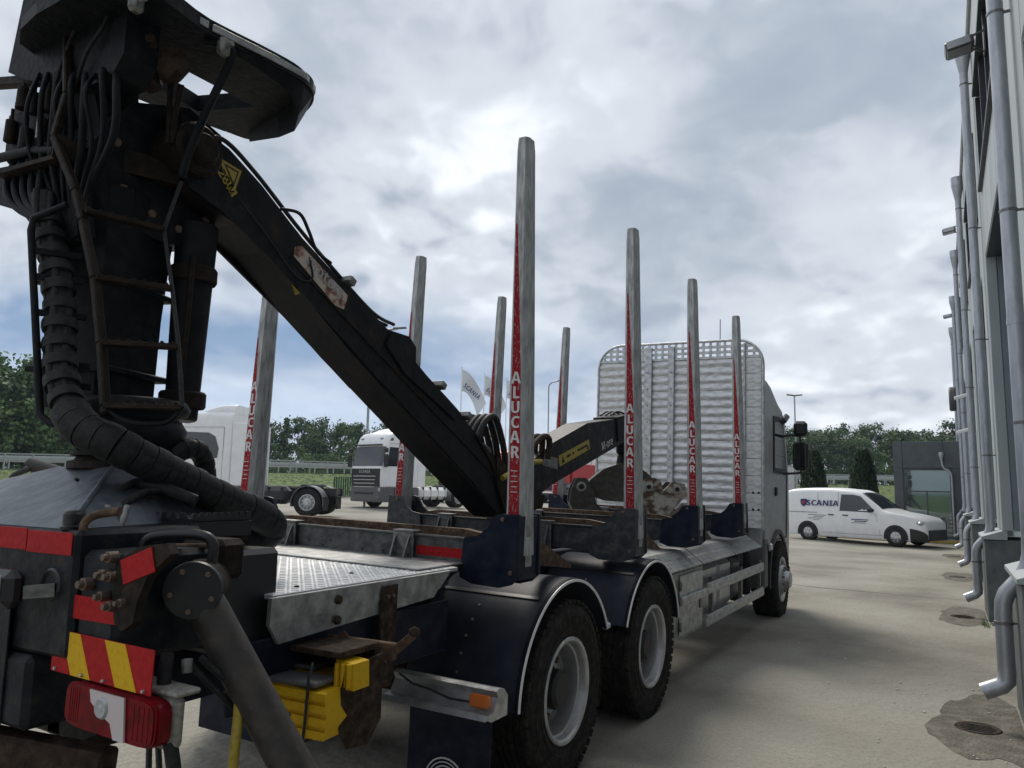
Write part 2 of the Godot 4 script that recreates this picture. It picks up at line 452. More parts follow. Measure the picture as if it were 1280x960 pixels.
func make_camera_and_light() -> void:
	var cam := Camera3D.new()
	cam.name = "camera"
	cam.transform = Transform3D(Basis(Vector3(.87288593, .01883844, -.48756052), Vector3(.04693866, .99137768, .12233991), Vector3(.48566131, -.12967422, .86447538)).orthonormalized(), Vector3(0, 1.75, 0))
	cam.fov = 2.0 * rad_to_deg(atan(480.0 / 961.0))
	cam.near = .05; cam.far = 3000.0
	add_child(cam)
	var env := Environment.new()
	env.background_mode = Environment.BG_SKY
	var pm := PanoramaSkyMaterial.new()
	pm.panorama = ImageTexture.create_from_image(sky_image())
	pm.energy_multiplier = 1.22
	var sky := Sky.new()
	sky.sky_material = pm
	env.sky = sky
	env.tonemap_mode = Environment.TONE_MAPPER_LINEAR
	env.tonemap_exposure = 1.34
	env.sdfgi_enabled = true; env.ssao_enabled = true; env.ssil_enabled = true
	env.fog_enabled = true; env.fog_density = .0004; env.fog_light_color = Color(.62, .68, .74)
	var we := WorldEnvironment.new()
	we.name = "world_environment"; we.environment = env
	add_child(we)
	var sun := DirectionalLight3D.new()
	sun.name = "sun"
	sun.light_energy = .6; sun.light_angular_distance = 24.0; sun.light_color = Color(1, .97, .92); sun.shadow_enabled = true
	sun.look_at_from_position(Vector3(-5, 9, -6), Vector3.ZERO)
	add_child(sun)

# ---------- the yard, the road and the land ----------
func gy(x: float) -> float:      # the yard falls gently towards the hall
	return .022 * clampf(-(x + 2.0), 0.0, 36.0)

var EDGE := [Vector3(-42, 0, 10), Vector3(-38.5, 0, -16), Vector3(-36.3, 0, -27), Vector3(-34.2, 0, -38), Vector3(-37, 0, -48), Vector3(-42, 0, -62), Vector3(-34, 0, -76), Vector3(-15.5, 0, -80), Vector3(-6, 0, -76), Vector3(6, 0, -78), Vector3(22, 0, -84)]
var ROAD := [Vector3(-68, 1.6, 6), Vector3(-61, 2.0, -22), Vector3(-57, 2.2, -34), Vector3(-53, 2.4, -50), Vector3(-50, 2.5, -62), Vector3(-45, 2.6, -75), Vector3(-35, 2.6, -86), Vector3(-18, 2.5, -94), Vector3(-8, 2.5, -99), Vector3(5, 2.6, -106.5), Vector3(22, 2.6, -114)]

func smooth_line(pts: Array, per := 6) -> Array:
	var cv := Curve3D.new()
	for k in pts.size():
		var t: Vector3 = (pts[mini(k + 1, pts.size() - 1)] - pts[maxi(k - 1, 0)]) / 6.0
		cv.add_point(pts[k], -t, t)
	var out := []
	for k in (pts.size() - 1) * per + 1:
		out.append(cv.sample(mini(k / per, pts.size() - 2), float(k) / per - mini(k / per, pts.size() - 2)))
	return out

func shift_line(line: Array, d: float, up: float) -> Array:     # to the far side
	var out := []
	for k in line.size():
		var t: Vector3 = line[mini(k + 1, line.size() - 1)] - line[maxi(k - 1, 0)]
		out.append(line[k] + Vector3(t.z, 0, -t.x).normalized() * d + Vector3.UP * up)
	return out

func ground_mat() -> StandardMaterial3D:
	var m := StandardMaterial3D.new()
	m.albedo_texture = noise_tex([Color(.205, .190, .156), Color(.282, .265, .222), Color(.315, .298, .254), Color(.37, .352, .304)], .0042, 71, 1024, 9, [.15, .42, .6, .88])
	m.roughness = .93
	m.uv1_triplanar = true; m.uv1_world_triplanar = true
	m.uv1_scale = Vector3(.07, .07, .07)
	m.normal_enabled = true; m.normal_texture = bump_tex(.14, 72, .8, 1024, 4)
	m.detail_enabled = true
	m.detail_blend_mode = BaseMaterial3D.BLEND_MODE_MUL
	m.detail_albedo = noise_tex([Color(.66, .66, .66), Color(.90, .90, .90), Color(1, 1, 1), Color(1, 1, 1)], .16, 73, 512, 3, [.08, .36, .6, .9])
	m.detail_uv_layer = BaseMaterial3D.DETAIL_UV_2
	m.uv2_triplanar = true; m.uv2_world_triplanar = true; m.uv2_scale = Vector3(.4, .4, .4)
	return m

func build_land() -> void:
	var gm := ground_mat()
	var y := Mb.new()
	var rows := []
	for i in 31:
		var x := lerpf(20.0, -75.0, i / 30.0)
		var line := []
		for j in 31:
			line.append(Vector3(x, gy(x) - (.4 if x < -44.0 else 0.0), lerpf(14.0, -88.0, j / 30.0)))
		rows.append(line)
	y.grid(rows)
	struct(y, "yard", gm)
	# land all the way to the horizon
	var far := Mb.new()
	far.face([Vector3(-1500, -.5, 1200), Vector3(1500, -.5, 1200), Vector3(1500, -.5, -1500), Vector3(-1500, -.5, -1500)], Vector3(0, -5, 0))
	struct(far, "terrain", M.grass)
	var a := smooth_line(EDGE)
	for k in a.size(): a[k].y = gy(a[k].x) + .11
	var b := smooth_line(ROAD)
	var bank := Mb.new()
	rows = []
	for i in 9:
		var t := i / 8.0
		var line := []
		for k in a.size():
			var p: Vector3 = a[k].lerp(b[k], t)
			p.y = lerpf(a[k].y, b[k].y, smoothstep(0, 1, t) * .6 + t * .4) + sin(k * 1.7 + i) * .05 * t * (1.0 - t)
			line.append(p)
		rows.append(line)
	bank.grid(rows)
	struct(bank, "grass_bank", M.grass)
	var tuft := Mb.new()
	for s in 5:
		var an := s * 1.3
		var o := Vector3(cos(an), 0, sin(an)) * .05
		tuft.tri(o + Vector3(-.025, 0, 0), o + Vector3(.025, 0, 0), o * 2.2 + Vector3(0, .22, 0), Vector3.UP, Vector3.UP, Vector3.UP)
	tuft.c.resize(tuft.v.size()); tuft.c.fill(Color(1, 1, 1))
	var mm := MultiMesh.new()
	mm.transform_format = MultiMesh.TRANSFORM_3D; mm.use_colors = true
	mm.mesh = meshed(tuft, M.blade, Vector3.ZERO)
	mm.instance_count = 26000
	for i in mm.instance_count:
		var k := rng.randi_range(0, a.size() - 2)
		var u := rng.randf()
		var t := pow(rng.randf(), 1.3) * .97 + .01
		var p0: Vector3 = a[k].lerp(a[k + 1], u)
		var p1: Vector3 = b[k].lerp(b[k + 1], u)
		var p := p0.lerp(p1, t)
		p.y = lerpf(p0.y, p1.y, smoothstep(0, 1, t) * .6 + t * .4) - .02
		var sc := rng.randf_range(.2, .42)
		mm.set_instance_transform(i, Transform3D(Basis(Vector3.UP, rng.randf() * TAU).scaled(Vector3(sc * 3.2, sc, sc * 3.2)), p))
		var q := rng.randf()
		mm.set_instance_color(i, Color(.050 + .065 * q, .088 + .065 * q, .018 + .022 * q))
	var gi := MultiMeshInstance3D.new()
	gi.name = "grass"; gi.multimesh = mm
	add_child(gi)
	tag(gi, "rough green grass growing on the road bank behind the yard", "grass", "", "stuff")
	var kerb := Mb.new()
	for k in a.size() - 1:
		var p: Vector3 = a[k] - Vector3(0, .05, 0)
		var q: Vector3 = a[k + 1] - Vector3(0, .05, 0)
		kerb.bar(p, q, .14, .16, .01)
	struct(kerb, "kerb", M.concrete)
	var road := Mb.new()
	var c := shift_line(b, 10.0, 0.0)
	road.grid([shift_line(b, -.4, .03), shift_line(b, 5.0, .06), c])
	struct(road, "highway", gm)
	var field := Mb.new()
	field.grid([shift_line(b, 9.9, -.02), shift_line(b, 14.0, -.8), shift_line(b, 120.0, -1.2)])
	struct(field, "field", M.grass)
	for side in 2:
		var line := shift_line(b, .2 if side == 0 else 9.0, 0.0)
		var gr := thing("guard_rail", ["galvanised steel guard rail along the near edge of the road", "galvanised steel guard rail along the far edge of the road"][side], "guard rail", line[line.size() / 2], "guard rails of the road")
		var rail := Mb.new()
		var prof := [Vector2(.0, .16), Vector2(.05, .1), Vector2(.0, .0), Vector2(.05, -.1), Vector2(.0, -.16)]
		var rws := []
		for e in prof:
			var l2 := []
			for k in line.size():
				var t: Vector3 = line[mini(k + 1, line.size() - 1)] - line[maxi(k - 1, 0)]
				l2.append(line[k] - Vector3(t.z, 0, -t.x).normalized() * e.x + Vector3.UP * (.78 + e.y))
			rws.append(l2)
		rail.grid(rws)
		put(rail, "rail", M.galv, gr)
		var top := Mb.new()
		for k in line.size() - 1: top.bar(line[k] + Vector3.UP * 1.12, line[k + 1] + Vector3.UP * 1.12, .07, .09)
		put(top, "top_rail", M.galv, gr)
		var post := Mb.new()
		post.span(Vector3(-.05, 0, -.05), Vector3(.05, 1.1, .05))
		var pm := meshed(post, M.galv, Vector3.ZERO)
		for k in line.size():
			var o := MeshInstance3D.new()
			o.mesh = pm; o.name = sub(gr, "post"); o.position = line[k] - gr.position
			gr.add_child(o, true)
	# repairs, seams, drains and litter on the yard
	var patch_m := worn([Color(.10, .091, .073), Color(.138, .126, .102), Color(.20, .184, .150)], .9, 0.0, .02, Vector3(.5, .5, .5), 74, 3.0, .12, [], true)
	var zs := [-7.0, -13.0, -19.0, -25.0]
	for k in zs.size():
		var pz: float = zs[k]
		var pt := Mb.new()
		var pts := []
		for s in 60:
			var an := TAU * s / 60
			var r := 1.0 + .10 * sin(an * 3.0 + k) + .05 * sin(an * 7.0 + k * 2.0) + rng.randf_range(-.035, .035)
			pts.append(Vector3(minf(.425, .22 + cos(an) * .40 * r), .004, pz - .1 + sin(an) * .95 * r))
		for s in 60: pt.tri(Vector3(.16, .004, pz), pts[s], pts[(s + 1) % 60], Vector3.UP, Vector3.UP, Vector3.UP)
		struct(pt, "asphalt_patch", patch_m)
		var dr := thing("yard_drain", ["round iron drain in the dark patch below the nearest downpipe", "round iron drain below the second downpipe along the hall", "round iron drain below the third downpipe along the hall", "round iron drain below the fourth downpipe along the hall"][k], "drain", Vector3(.13, 0, pz), "round drains along the hall")
		var ring := Mb.new()
		ring.lathe([Vector2(.125, .006), Vector2(.150, .012), Vector2(.158, .005)], Transform3D(Basis.IDENTITY, Vector3(.13, 0, pz)), 28)
		put(ring, "frame", M.rust_dark, dr)
		var pit := Mb.new()
		pit.lathe([Vector2(0, .0055), Vector2(.126, .0055)], Transform3D(Basis.IDENTITY, Vector3(.13, 0, pz)), 28)
		put(pit, "pit", M.dark, dr)
		if k < 2:
			for s in 5:
				var bb := Mb.new()
				var zz := -.08 + s * .04
				var hw := sqrt(.0144 - zz * zz) 
				bb.span(Vector3(.13 - hw, .006, pz + zz - .006), Vector3(.13 + hw, .010, pz + zz + .006))
				put(bb, "bar", M.rust_dark, dr)
	# old joints
	var joint_m := plain(Color(.055, .052, .047), .9)
	for s in [[Vector3(.42, 0, -15.0), Vector3(-14, 0, -16.2)], [Vector3(.42, 0, -21.5), Vector3(-20, 0, -22.4)], [Vector3(-14, 0, -17), Vector3(-28, 0, -22)], [Vector3(-9, 0, -12), Vector3(-10, 0, -40)]]:
		var j := Mb.new()
		var p := []
		var q := []
		for k in 30:
			var e: Vector3 = s[0].lerp(s[1], k / 29.0)
			var dir: Vector3 = (s[1] - s[0]).normalized()
			var nn := Vector3(dir.z, 0, -dir.x)
			e += nn * rng.randf_range(-.05, .05)
			e.y = gy(e.x) + .006
			var wd := rng.randf_range(.006, .02)
			p.append(e - nn * wd); q.append(e + nn * wd)
		j.grid([p, q])
		struct(j, "asphalt_joint", joint_m)
	var lit := Mb.new()
	for k in 60:
		var p := Vector3(rng.randf_range(-.5, .40), .006, rng.randf_range(-8.5, -5.4))
		if k > 26: p = Vector3(rng.randf_range(-1.7, .4), .006, rng.randf_range(-24, -6))
		var s := rng.randf_range(.006, .016)
		var an := rng.randf() * TAU
		lit.box(p + Vector3.UP * s * .2, Vector3(s * rng.randf_range(1.0, 2.2), s * .5, s), s * .15, Basis(Vector3.UP, an))
	var lo := put(lit, "litter", M.debris)
	tag(lo, "small pale chips and petals scattered on the asphalt by the hall", "litter", "", "stuff")
	var moss := Mb.new()
	for k in 70:
		var p := Vector3(.40 + rng.randf_range(-.05, .02), 0, -12.35 + rng.randf_range(-.12, .2))
		var d := Vector3(rng.randf_range(-.06, .03), rng.randf_range(.03, .09), rng.randf_range(-.05, .05))
		moss.tri(p, p + Vector3(.008, 0, .008), p + d, Vector3.UP, Vector3.UP, Vector3.UP)
	moss.c.resize(moss.v.size()); moss.c.fill(Color(.07, .11, .02))
	var mo := put(moss, "weed_tuft", M.blade)
	tag(mo, "small green weeds at the foot of the hall by the second plinth", "weeds", "", "stuff")

# ---------- the hall on the right ----------
func build_hall() -> void:
	var hall := thing("service_hall", "long grey metal clad workshop hall with downpipes running along the yard", "building", Vector3(.65, 0, -20))
	var top := 8.75
	var z0 := 5.6
	for k in range(-2, 6):
		var zp := -7.1 - 6.0 * k
		# pier between two gateways: plinth, sill and wall panels
		var p := Mb.new()
		p.span(Vector3(.43, .03, zp - .62), Vector3(1.2, 1.13, zp + .62), .012)
		put(p, "plinth", M.plinth, hall)
		var foot := Mb.new()
		foot.span(Vector3(.46, 0, zp - .60), Vector3(1.2, .04, zp + .72))
		put(foot, "footing", M.concrete, hall)
		var s := Mb.new()
		s.prism([Vector2(.40, 1.133), Vector2(.70, 1.133), Vector2(.70, 1.25), Vector2(.645, 1.25), Vector2(.40, 1.165)], Transform3D(Basis.IDENTITY, Vector3(0, 0, zp - .64)), 1.28)
		put(s, "sill", M.sill, hall)
		for h in 2:
			var w := Mb.new()
			w.span(Vector3(.65, 1.253, zp - .60 + h * .604), Vector3(.78, top, zp - .004 + h * .604), .008)
			put(w, "wall_panel", M.wall, hall)
		# deep reveals of the gateway on both sides
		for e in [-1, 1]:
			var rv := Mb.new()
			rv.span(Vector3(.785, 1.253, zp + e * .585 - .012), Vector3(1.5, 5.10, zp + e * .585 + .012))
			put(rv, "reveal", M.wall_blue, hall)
		var zb := zp - .62      # the gateway beyond the pier
		var ze := zp - 5.38
		var sof := Mb.new()
		sof.span(Vector3(.66, 5.07, ze), Vector3(1.5, 5.10, zb))
		put(sof, "soffit", M.frame, hall)
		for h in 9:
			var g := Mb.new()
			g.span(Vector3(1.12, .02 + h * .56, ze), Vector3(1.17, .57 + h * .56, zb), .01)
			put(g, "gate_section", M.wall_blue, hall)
		for h in 5:
			var w := Mb.new()
			var a := ze + (zb - ze) * h / 5.0
			var b := ze + (zb - ze) * (h + 1) / 5.0
			w.span(Vector3(.65, 5.103, a + .003), Vector3(.78, 6.0, b - .003), .008)
			put(w, "wall_panel", M.wall, hall)
			w = Mb.new()
			w.span(Vector3(.65, 7.503, a + .003), Vector3(.78, top, b - .003), .008)
			put(w, "wall_panel", M.wall, hall)
		# band of windows above each gateway
		var fr := Mb.new()
		fr.span(Vector3(.60, 7.44, ze + .1), Vector3(.80, 7.50, zb - .1))
		fr.span(Vector3(.60, 6.003, ze + .1), Vector3(.80, 6.06, zb - .1))
		for h in 5:
			var zz := lerpf(ze + .03, zb - .03, h / 4.0)
			fr.span(Vector3(.64, 6.06, zz - .03), Vector3(.80, 7.44, zz + .03))
		var wn := put(fr, "window", M.frame, hall)
		for h in 4:
			var a := lerpf(ze + .03, zb - .03, h / 4.0) + .03
			var b := lerpf(ze + .03, zb - .03, (h + 1) / 4.0) - .03
			var pn := Mb.new()
			pn.span(Vector3(.74, 6.06, a), Vector3(.76, 7.44, b))
			put(pn, "pane", M.window, wn)
	var rf := Mb.new()
	rf.span(Vector3(.60, top + .003, -40.2), Vector3(.95, top + .12, z0), .02)
	put(rf, "parapet_cap", M.sill, hall)
	var bk := Mb.new()
	bk.span(Vector3(1.55, 0, -40.2), Vector3(14, top - .1, z0 + 4))
	put(bk, "rear_block", M.wall, hall)
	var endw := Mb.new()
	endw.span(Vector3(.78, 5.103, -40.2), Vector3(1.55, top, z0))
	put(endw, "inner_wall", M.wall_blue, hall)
	# downpipes
	for k in range(-1, 6):
		var zp := -7.1 - 6.0 * k
		var names := ["nearest silver downpipe", "nearest silver downpipe on the hall, above the drain in the dark patch", "second silver downpipe along the hall, beside the first sill", "third silver downpipe along the hall wall", "fourth silver downpipe along the hall wall", "fifth silver downpipe, just before the glass annex", "farthest silver downpipe, partly hidden behind the others"]
		if k < 0: continue
		var dp := thing("downpipe", names[k + 1], "downpipe", Vector3(.4, 0, zp), "silver downpipes along the hall")
		var path := [Vector3(.545, top - .25, zp), Vector3(.545, 1.42, zp), Vector3(.540, 1.30, zp), Vector3(.52, 1.21, zp), Vector3(.48, 1.13, zp), Vector3(.42, 1.06, zp), Vector3(.37, 1.0, zp), Vector3(.345, .93, zp), Vector3(.34, .84, zp), Vector3(.34, .42, zp)]
		var m := Mb.new()
		m.tube(path, .060, 18)
		put(m, "pipe", M.pipe, dp)
		var e := Mb.new()
		e.tube([Vector3(.34, .43, zp), Vector3(.338, .355, zp), Vector3(.30, .315, zp), Vector3(.18, .255, zp)], .063, 18, false)
		put(e, "outlet", M.pipe, dp)
		var inn := Mb.new()
		inn.tube([Vector3(.30, .315, zp), Vector3(.183, .2565, zp)], .056, 18)
		put(inn, "outlet_mouth", M.dark, dp)
		for yy in [8.0, 5.7, 4.0, 2.3, .78]:
			var x: float = .545 if yy > 1.4 else .34
			var cl := Mb.new()
			cl.lathe([Vector2(.060, -.012), Vector2(.066, -.010), Vector2(.066, .010), Vector2(.060, .012)], Transform3D(Basis.IDENTITY, Vector3(x, yy, zp)), 18)
			cl.span(Vector3(x + .05, yy - .008, zp - .012), Vector3(.65 if yy > 1.4 else .43, yy + .008, zp + .012))
			put(cl, "clamp", M.steel, dp)
		for yy in [6.9, 3.1]:
			var jn := Mb.new()
			jn.lathe([Vector2(.060, -.03), Vector2(.0628, -.028), Vector2(.0628, .03), Vector2(.060, .031)], Transform3D(Basis.IDENTITY, Vector3(.545, yy, zp)), 18)
			put(jn, "joint", M.pipe, dp)
		var hd := Mb.new()
		hd.lathe([Vector2(.062, top - .55), Vector2(.12, top - .22), Vector2(.12, top - .03), Vector2(.10, top - .03)], Transform3D(Basis.IDENTITY, Vector3(.545, 0, zp)), 18)
		put(hd, "hopper", M.pipe, dp)
	# floodlights
	var spots := [[Vector3(.65, 7.02, -10.0), "nearest grey floodlight on the hall wall, high up beside the downpipe"], [Vector3(.65, 8.42, -22.0), "middle grey floodlight on the hall wall"], [Vector3(.65, 8.62, -34.0), "farthest grey floodlight high on the hall wall"]]
	for s in spots:
		var o: Vector3 = s[0]
		var fl := thing("floodlight", s[1], "floodlight", o, "floodlights on the hall wall")
		var tilt := Basis(Vector3.BACK, .16) 
		var h := Mb.new()
		h.box(o + Vector3(-.26, -.02, 0), Vector3(.30, .12, .26), .02, tilt)
		put(h, "housing", M.trim_grey, fl)
		var ln := Mb.new()
		ln.box(o + Vector3(-.265, -.078, 0), Vector3(.25, .012, .20), .003, tilt)
		ln.box(o + Vector3(-.27, -.02, .132), Vector3(.24, .09, .006), .002, tilt)
		put(ln, "lens", M.lens_grey, fl)
		var br := Mb.new()
		br.bar(o + Vector3(-.18, .04, .06), o + Vector3(0, .10, .06), .025, .02)
		br.bar(o + Vector3(-.14, -.05, -.05), o + Vector3(0, -.10, -.05), .025, .02)
		br.span(o + Vector3(-.015, -.16, -.09), o + Vector3(0, .16, .09))
		put(br, "bracket", M.trim_grey, fl)
		var cb := Mb.new()
		cb.tube([o + Vector3(-.14, -.05, .1), o + Vector3(-.08, -.15, .1), o + Vector3(-.02, -.16, .05), o + Vector3(0, -.1, .02)], .008, 6)
		put(cb, "cable", M.black, fl)
	# round clock-like sign edge and two cameras far along the wall
	var sg := thing("round_sign", "thin round dark sign standing out from the far end of the hall wall", "sign", Vector3(.6, 5.5, -36.0))
	var dm := Mb.new()
	dm.cyl(Vector3(.30, 5.55, -36.0), Vector3(.55, 5.55, -36.0), .5, .5, 32)
	put(dm, "disc", M.trim_grey, sg)
	var am := Mb.new()
	am.span(Vector3(.55, 5.50, -36.05), Vector3(.66, 5.60, -35.95))
	put(am, "arm", M.trim_grey, sg)
	for s in [[Vector3(.55, 3.95, -20.6), "upper white security camera on the hall wall above the annex roof"], [Vector3(.55, 3.15, -20.6), "lower white security camera on the hall wall above the annex roof"]]:
		var o: Vector3 = s[0]
		var cm := thing("security_camera", s[1], "camera", o, "white cameras on the hall wall")
		var bd := Mb.new()
		bd.box(o + Vector3(-.12, .02, .1), Vector3(.32, .08, .08), .015, Basis(Vector3.BACK, .28))
		put(bd, "housing", M.white_paint, cm)
		var aa := Mb.new()
		aa.bar(o + Vector3(.0, .0, .1), o + Vector3(.10, -.06, .05), .03, .03)
		put(aa, "arm", M.white_paint, cm)

# ---------- glazed annex ----------
func build_annex() -> void:
	var an := thing("glass_annex", "low dark grey flat roofed annex with a big window at the end of the yard", "building", Vector3(-.6, 0, -34))
	var zf := -32.0
	for k in 3:
		var f := Mb.new()
		var x0: float = [-1.65, -1.34, .0][k]
		var x1: float = [-1.346, -.006, .62][k]
		f.span(Vector3(x0, 2.63, zf - .25), Vector3(x1, 3.60, zf), .012)
		put(f, "fascia_panel", M.annex, an)
	var col := Mb.new()
	col.span(Vector3(-1.65, 0, zf - .3), Vector3(-1.345, 2.626, zf - .01), .01)
	put(col, "column", M.annex, an)
	col = Mb.new()
	col.span(Vector3(.22, 0, zf - .3), Vector3(.62, 2.626, zf - .01), .01)
	put(col, "column", M.annex, an)
	var wf := Mb.new()
	wf.span(Vector3(-1.343, 2.55, zf - .16), Vector3(.218, 2.624, zf - .06))
	wf.span(Vector3(-1.343, .12, zf - .16), Vector3(.218, .20, zf - .06))
	wf.span(Vector3(-1.343, 1.76, zf - .15), Vector3(.218, 1.81, zf - .07))
	wf.span(Vector3(-1.343, .20, zf - .16), Vector3(-1.28, 2.55, zf - .06))
	wf.span(Vector3(.155, .20, zf - .16), Vector3(.218, 2.55, zf - .06))
	wf.span(Vector3(-.62, .20, zf - .15), Vector3(-.57, 1.76, zf - .07))
	var wo := put(wf, "window", M.annex, an)
	for r in [[-1.28, 1.81, .155, 2.55], [-1.28, .20, -.62, 1.76], [-.57, .20, .155, 1.76]]:
		var p := Mb.new()
		p.quad(Vector3(r[0], r[1], zf - .11), Vector3(r[2], r[1], zf - .11), Vector3(r[2], r[3], zf - .11), Vector3(r[0], r[3], zf - .11), Vector3(0, 1, zf - 2))
		put(p, "pane", M.pane, wo)
	var inside := Mb.new()
	inside.span(Vector3(-1.6, .0, zf - 8.0), Vector3(4.0, 2.62, zf - 7.8))
	inside.span(Vector3(-1.64, .0, zf - 8.0), Vector3(-1.60, 2.62, zf - .31))
	put(inside, "inner_wall", M.trim_grey, an)
	var fl := Mb.new()
	fl.span(Vector3(-1.6, .01, zf - 7.8), Vector3(.62, .03, zf - .3))
	put(fl, "floor", M.concrete, an)
	var rf := Mb.new()
	rf.span(Vector3(-1.64, 2.64, zf - 8.0), Vector3(4.0, 3.55, zf - .26))
	put(rf, "roof", M.annex, an)
	var st := Mb.new()
	st.span(Vector3(-1.9, 0, zf - .3), Vector3(.62, .10, zf + .45), .01)
	put(st, "step", M.concrete, an)
	var dp := thing("annex_downpipe", "thin grey bent downpipe on the corner of the glass annex", "downpipe", Vector3(.1, 0, zf + .1))
	var m := Mb.new()
	m.tube([Vector3(-.08, 3.0, zf + .09), Vector3(-.06, 2.75, zf + .09), Vector3(.0, 2.62, zf + .09), Vector3(.12, 2.55, zf + .09), Vector3(.2, 2.45, zf + .09), Vector3(.22, 2.3, zf + .09), Vector3(.22, .2, zf + .09)], .04, 10)
	put(m, "pipe", M.pipe, dp)
	m = Mb.new()
	m.lathe([Vector2(.042, 2.92), Vector2(.09, 3.1), Vector2(.09, 3.2), Vector2(.08, 3.2)], Transform3D(Basis.IDENTITY, Vector3(-.08, 0, zf + .09)), 14)
	put(m, "hopper", M.pipe, dp)
	var kb := Mb.new()
	for k in 6: kb.span(Vector3(-4.6 + k * .85, .0, -31.2), Vector3(-3.766 + k * .85, .11, -31.0), .015)
	struct(kb, "yellow_kerb", M.kerb_yellow)
	var strip := Mb.new()
	strip.box(Vector3(-2.0, .045, -31.7), Vector3(5.2, .09, .95))
	struct(strip, "pavement", M.concrete)
	# round stones at the annex corner
	var stn := Mb.new()
	for k in 40:
		var o := Vector3(rng.randf_range(-1.3, .3), .10, rng.randf_range(-31.45, -31.25))
		stn.box(o, Vector3(rng.randf_range(.05, .12), rng.randf_range(.04, .09), rng.randf_range(.05, .1)), .02, Basis(Vector3.UP, rng.randf() * 6.0))
	tag(put(stn, "gravel", M.concrete), "strip of grey stones below the annex window", "gravel", "", "stuff")

# ---------- trees ----------
func tree(sd: int, h: float, spread: float, kind: int) -> Array:      # trunk mesh, crown mesh
	var r := RandomNumberGenerator.new()
	r.seed = sd
	var tr := Mb.new()
	var lv := Mb.new()
	var th := h * (.96 if kind == 1 else .8)
	var pts := [Vector3.ZERO]
	for k in 5: pts.append(Vector3(r.randf_range(-.12, .12) * k * .4, th * (k + 1) / 5.0, r.randf_range(-.12, .12) * k * .4))
	tr.tube(pts, [h * .022, h * .018, h * .015, h * .011, h * .007, h * .003], 7)
	var clumps := []
	var n := 46 if kind != 1 else 40
	for k in n:
		var c: Vector3
		var s: float
		if kind == 1:       # spruce or pine: tiers
			var t := (k + .5) / n
			var rad := spread * pow(1.0 - t, .85) * r.randf_range(.35, .95)
			var an := r.randf() * TAU
			c = Vector3(cos(an) * rad, h * (.14 + .84 * t), sin(an) * rad)
			s = spread * (.42 * (1.0 - t) + .12)
		elif kind == 2:     # open crowned pine: foliage high up
			var an := r.randf() * TAU
			var rad := spread * sqrt(r.randf())
			c = Vector3(cos(an) * rad, h * r.randf_range(.5, .97), sin(an) * rad)
			s = spread * r.randf_range(.22, .36)
		else:
			var an := r.randf() * TAU
			var u := r.randf()
			var prof := sin(PI * pow(clampf(u * .92 + .06, 0, 1), .8))
			var rad := spread * prof * sqrt(r.randf_range(.15, 1.0))
			c = Vector3(cos(an) * rad, h * (.16 + .80 * u), sin(an) * rad)
			s = spread * r.randf_range(.20, .36)
		clumps.append([c, s])
		if k % 4 == 0 and c.y > h * .2:
			var b := Vector3(0, c.y * .72, 0)
			tr.tube([b, b.lerp(c, .5) + Vector3.UP * .1, c], [h * .007, h * .005, h * .002], 5)
	for cl in clumps:
		var tone := r.randf()
		var base := Color(.034, .072, .018).lerp(Color(.100, .175, .042), tone)
		if kind == 1: base = Color(.022, .050, .020).lerp(Color(.052, .095, .034), tone)
		if kind == 2: base = Color(.034, .068, .024).lerp(Color(.082, .135, .046), tone)
		var cnt := 74 if kind == 0 else 62
		for k in cnt:
			var d := Vector3(r.randfn(), r.randfn() * .75, r.randfn()) * .55
			var p: Vector3 = cl[0] + d * cl[1]
			if p.y < h * .06: continue
			var sz: float = h * r.randf_range(.013, .024)
			var nn := (d + Vector3(r.randfn(), r.randfn() + .6, r.randfn()) * .7).normalized()
			var a := nn.cross(Vector3(r.randfn(), r.randfn(), r.randfn())).normalized() * sz
			var b := nn.cross(a).normalized() * sz * r.randf_range(.5, .9)
			var col := base.lerp(Color(.085, .14, .035), r.randf() * .35)
			lv.tri(p - a, p + b, p + a, nn, nn, nn)
			lv.tri(p - a, p + a, p - b, nn, nn, nn)
			for q in 6: lv.c.append(col)
	return [meshed(tr, M.bark, Vector3.ZERO), meshed(lv, M.leaf, Vector3.ZERO)]

func plant(meshes: Array, called: String, label: String, at: Vector3, size: float, turn: float, group: String, wide := 1.0) -> void:
	var t := thing(called, label, "tree", at, group)
	t.rotation.y = turn
	t.scale = Vector3(size * wide, size, size * wide)
	for k in 2:
		var o := MeshInstance3D.new()
		o.mesh = meshes[k]; o.name = ["trunk", "crown"][k]
		t.add_child(o)

const ORD := ["first", "second", "third", "fourth", "fifth", "sixth", "seventh", "eighth", "ninth", "tenth", "eleventh", "twelfth", "thirteenth", "fourteenth", "fifteenth", "sixteenth", "seventeenth", "eighteenth"]

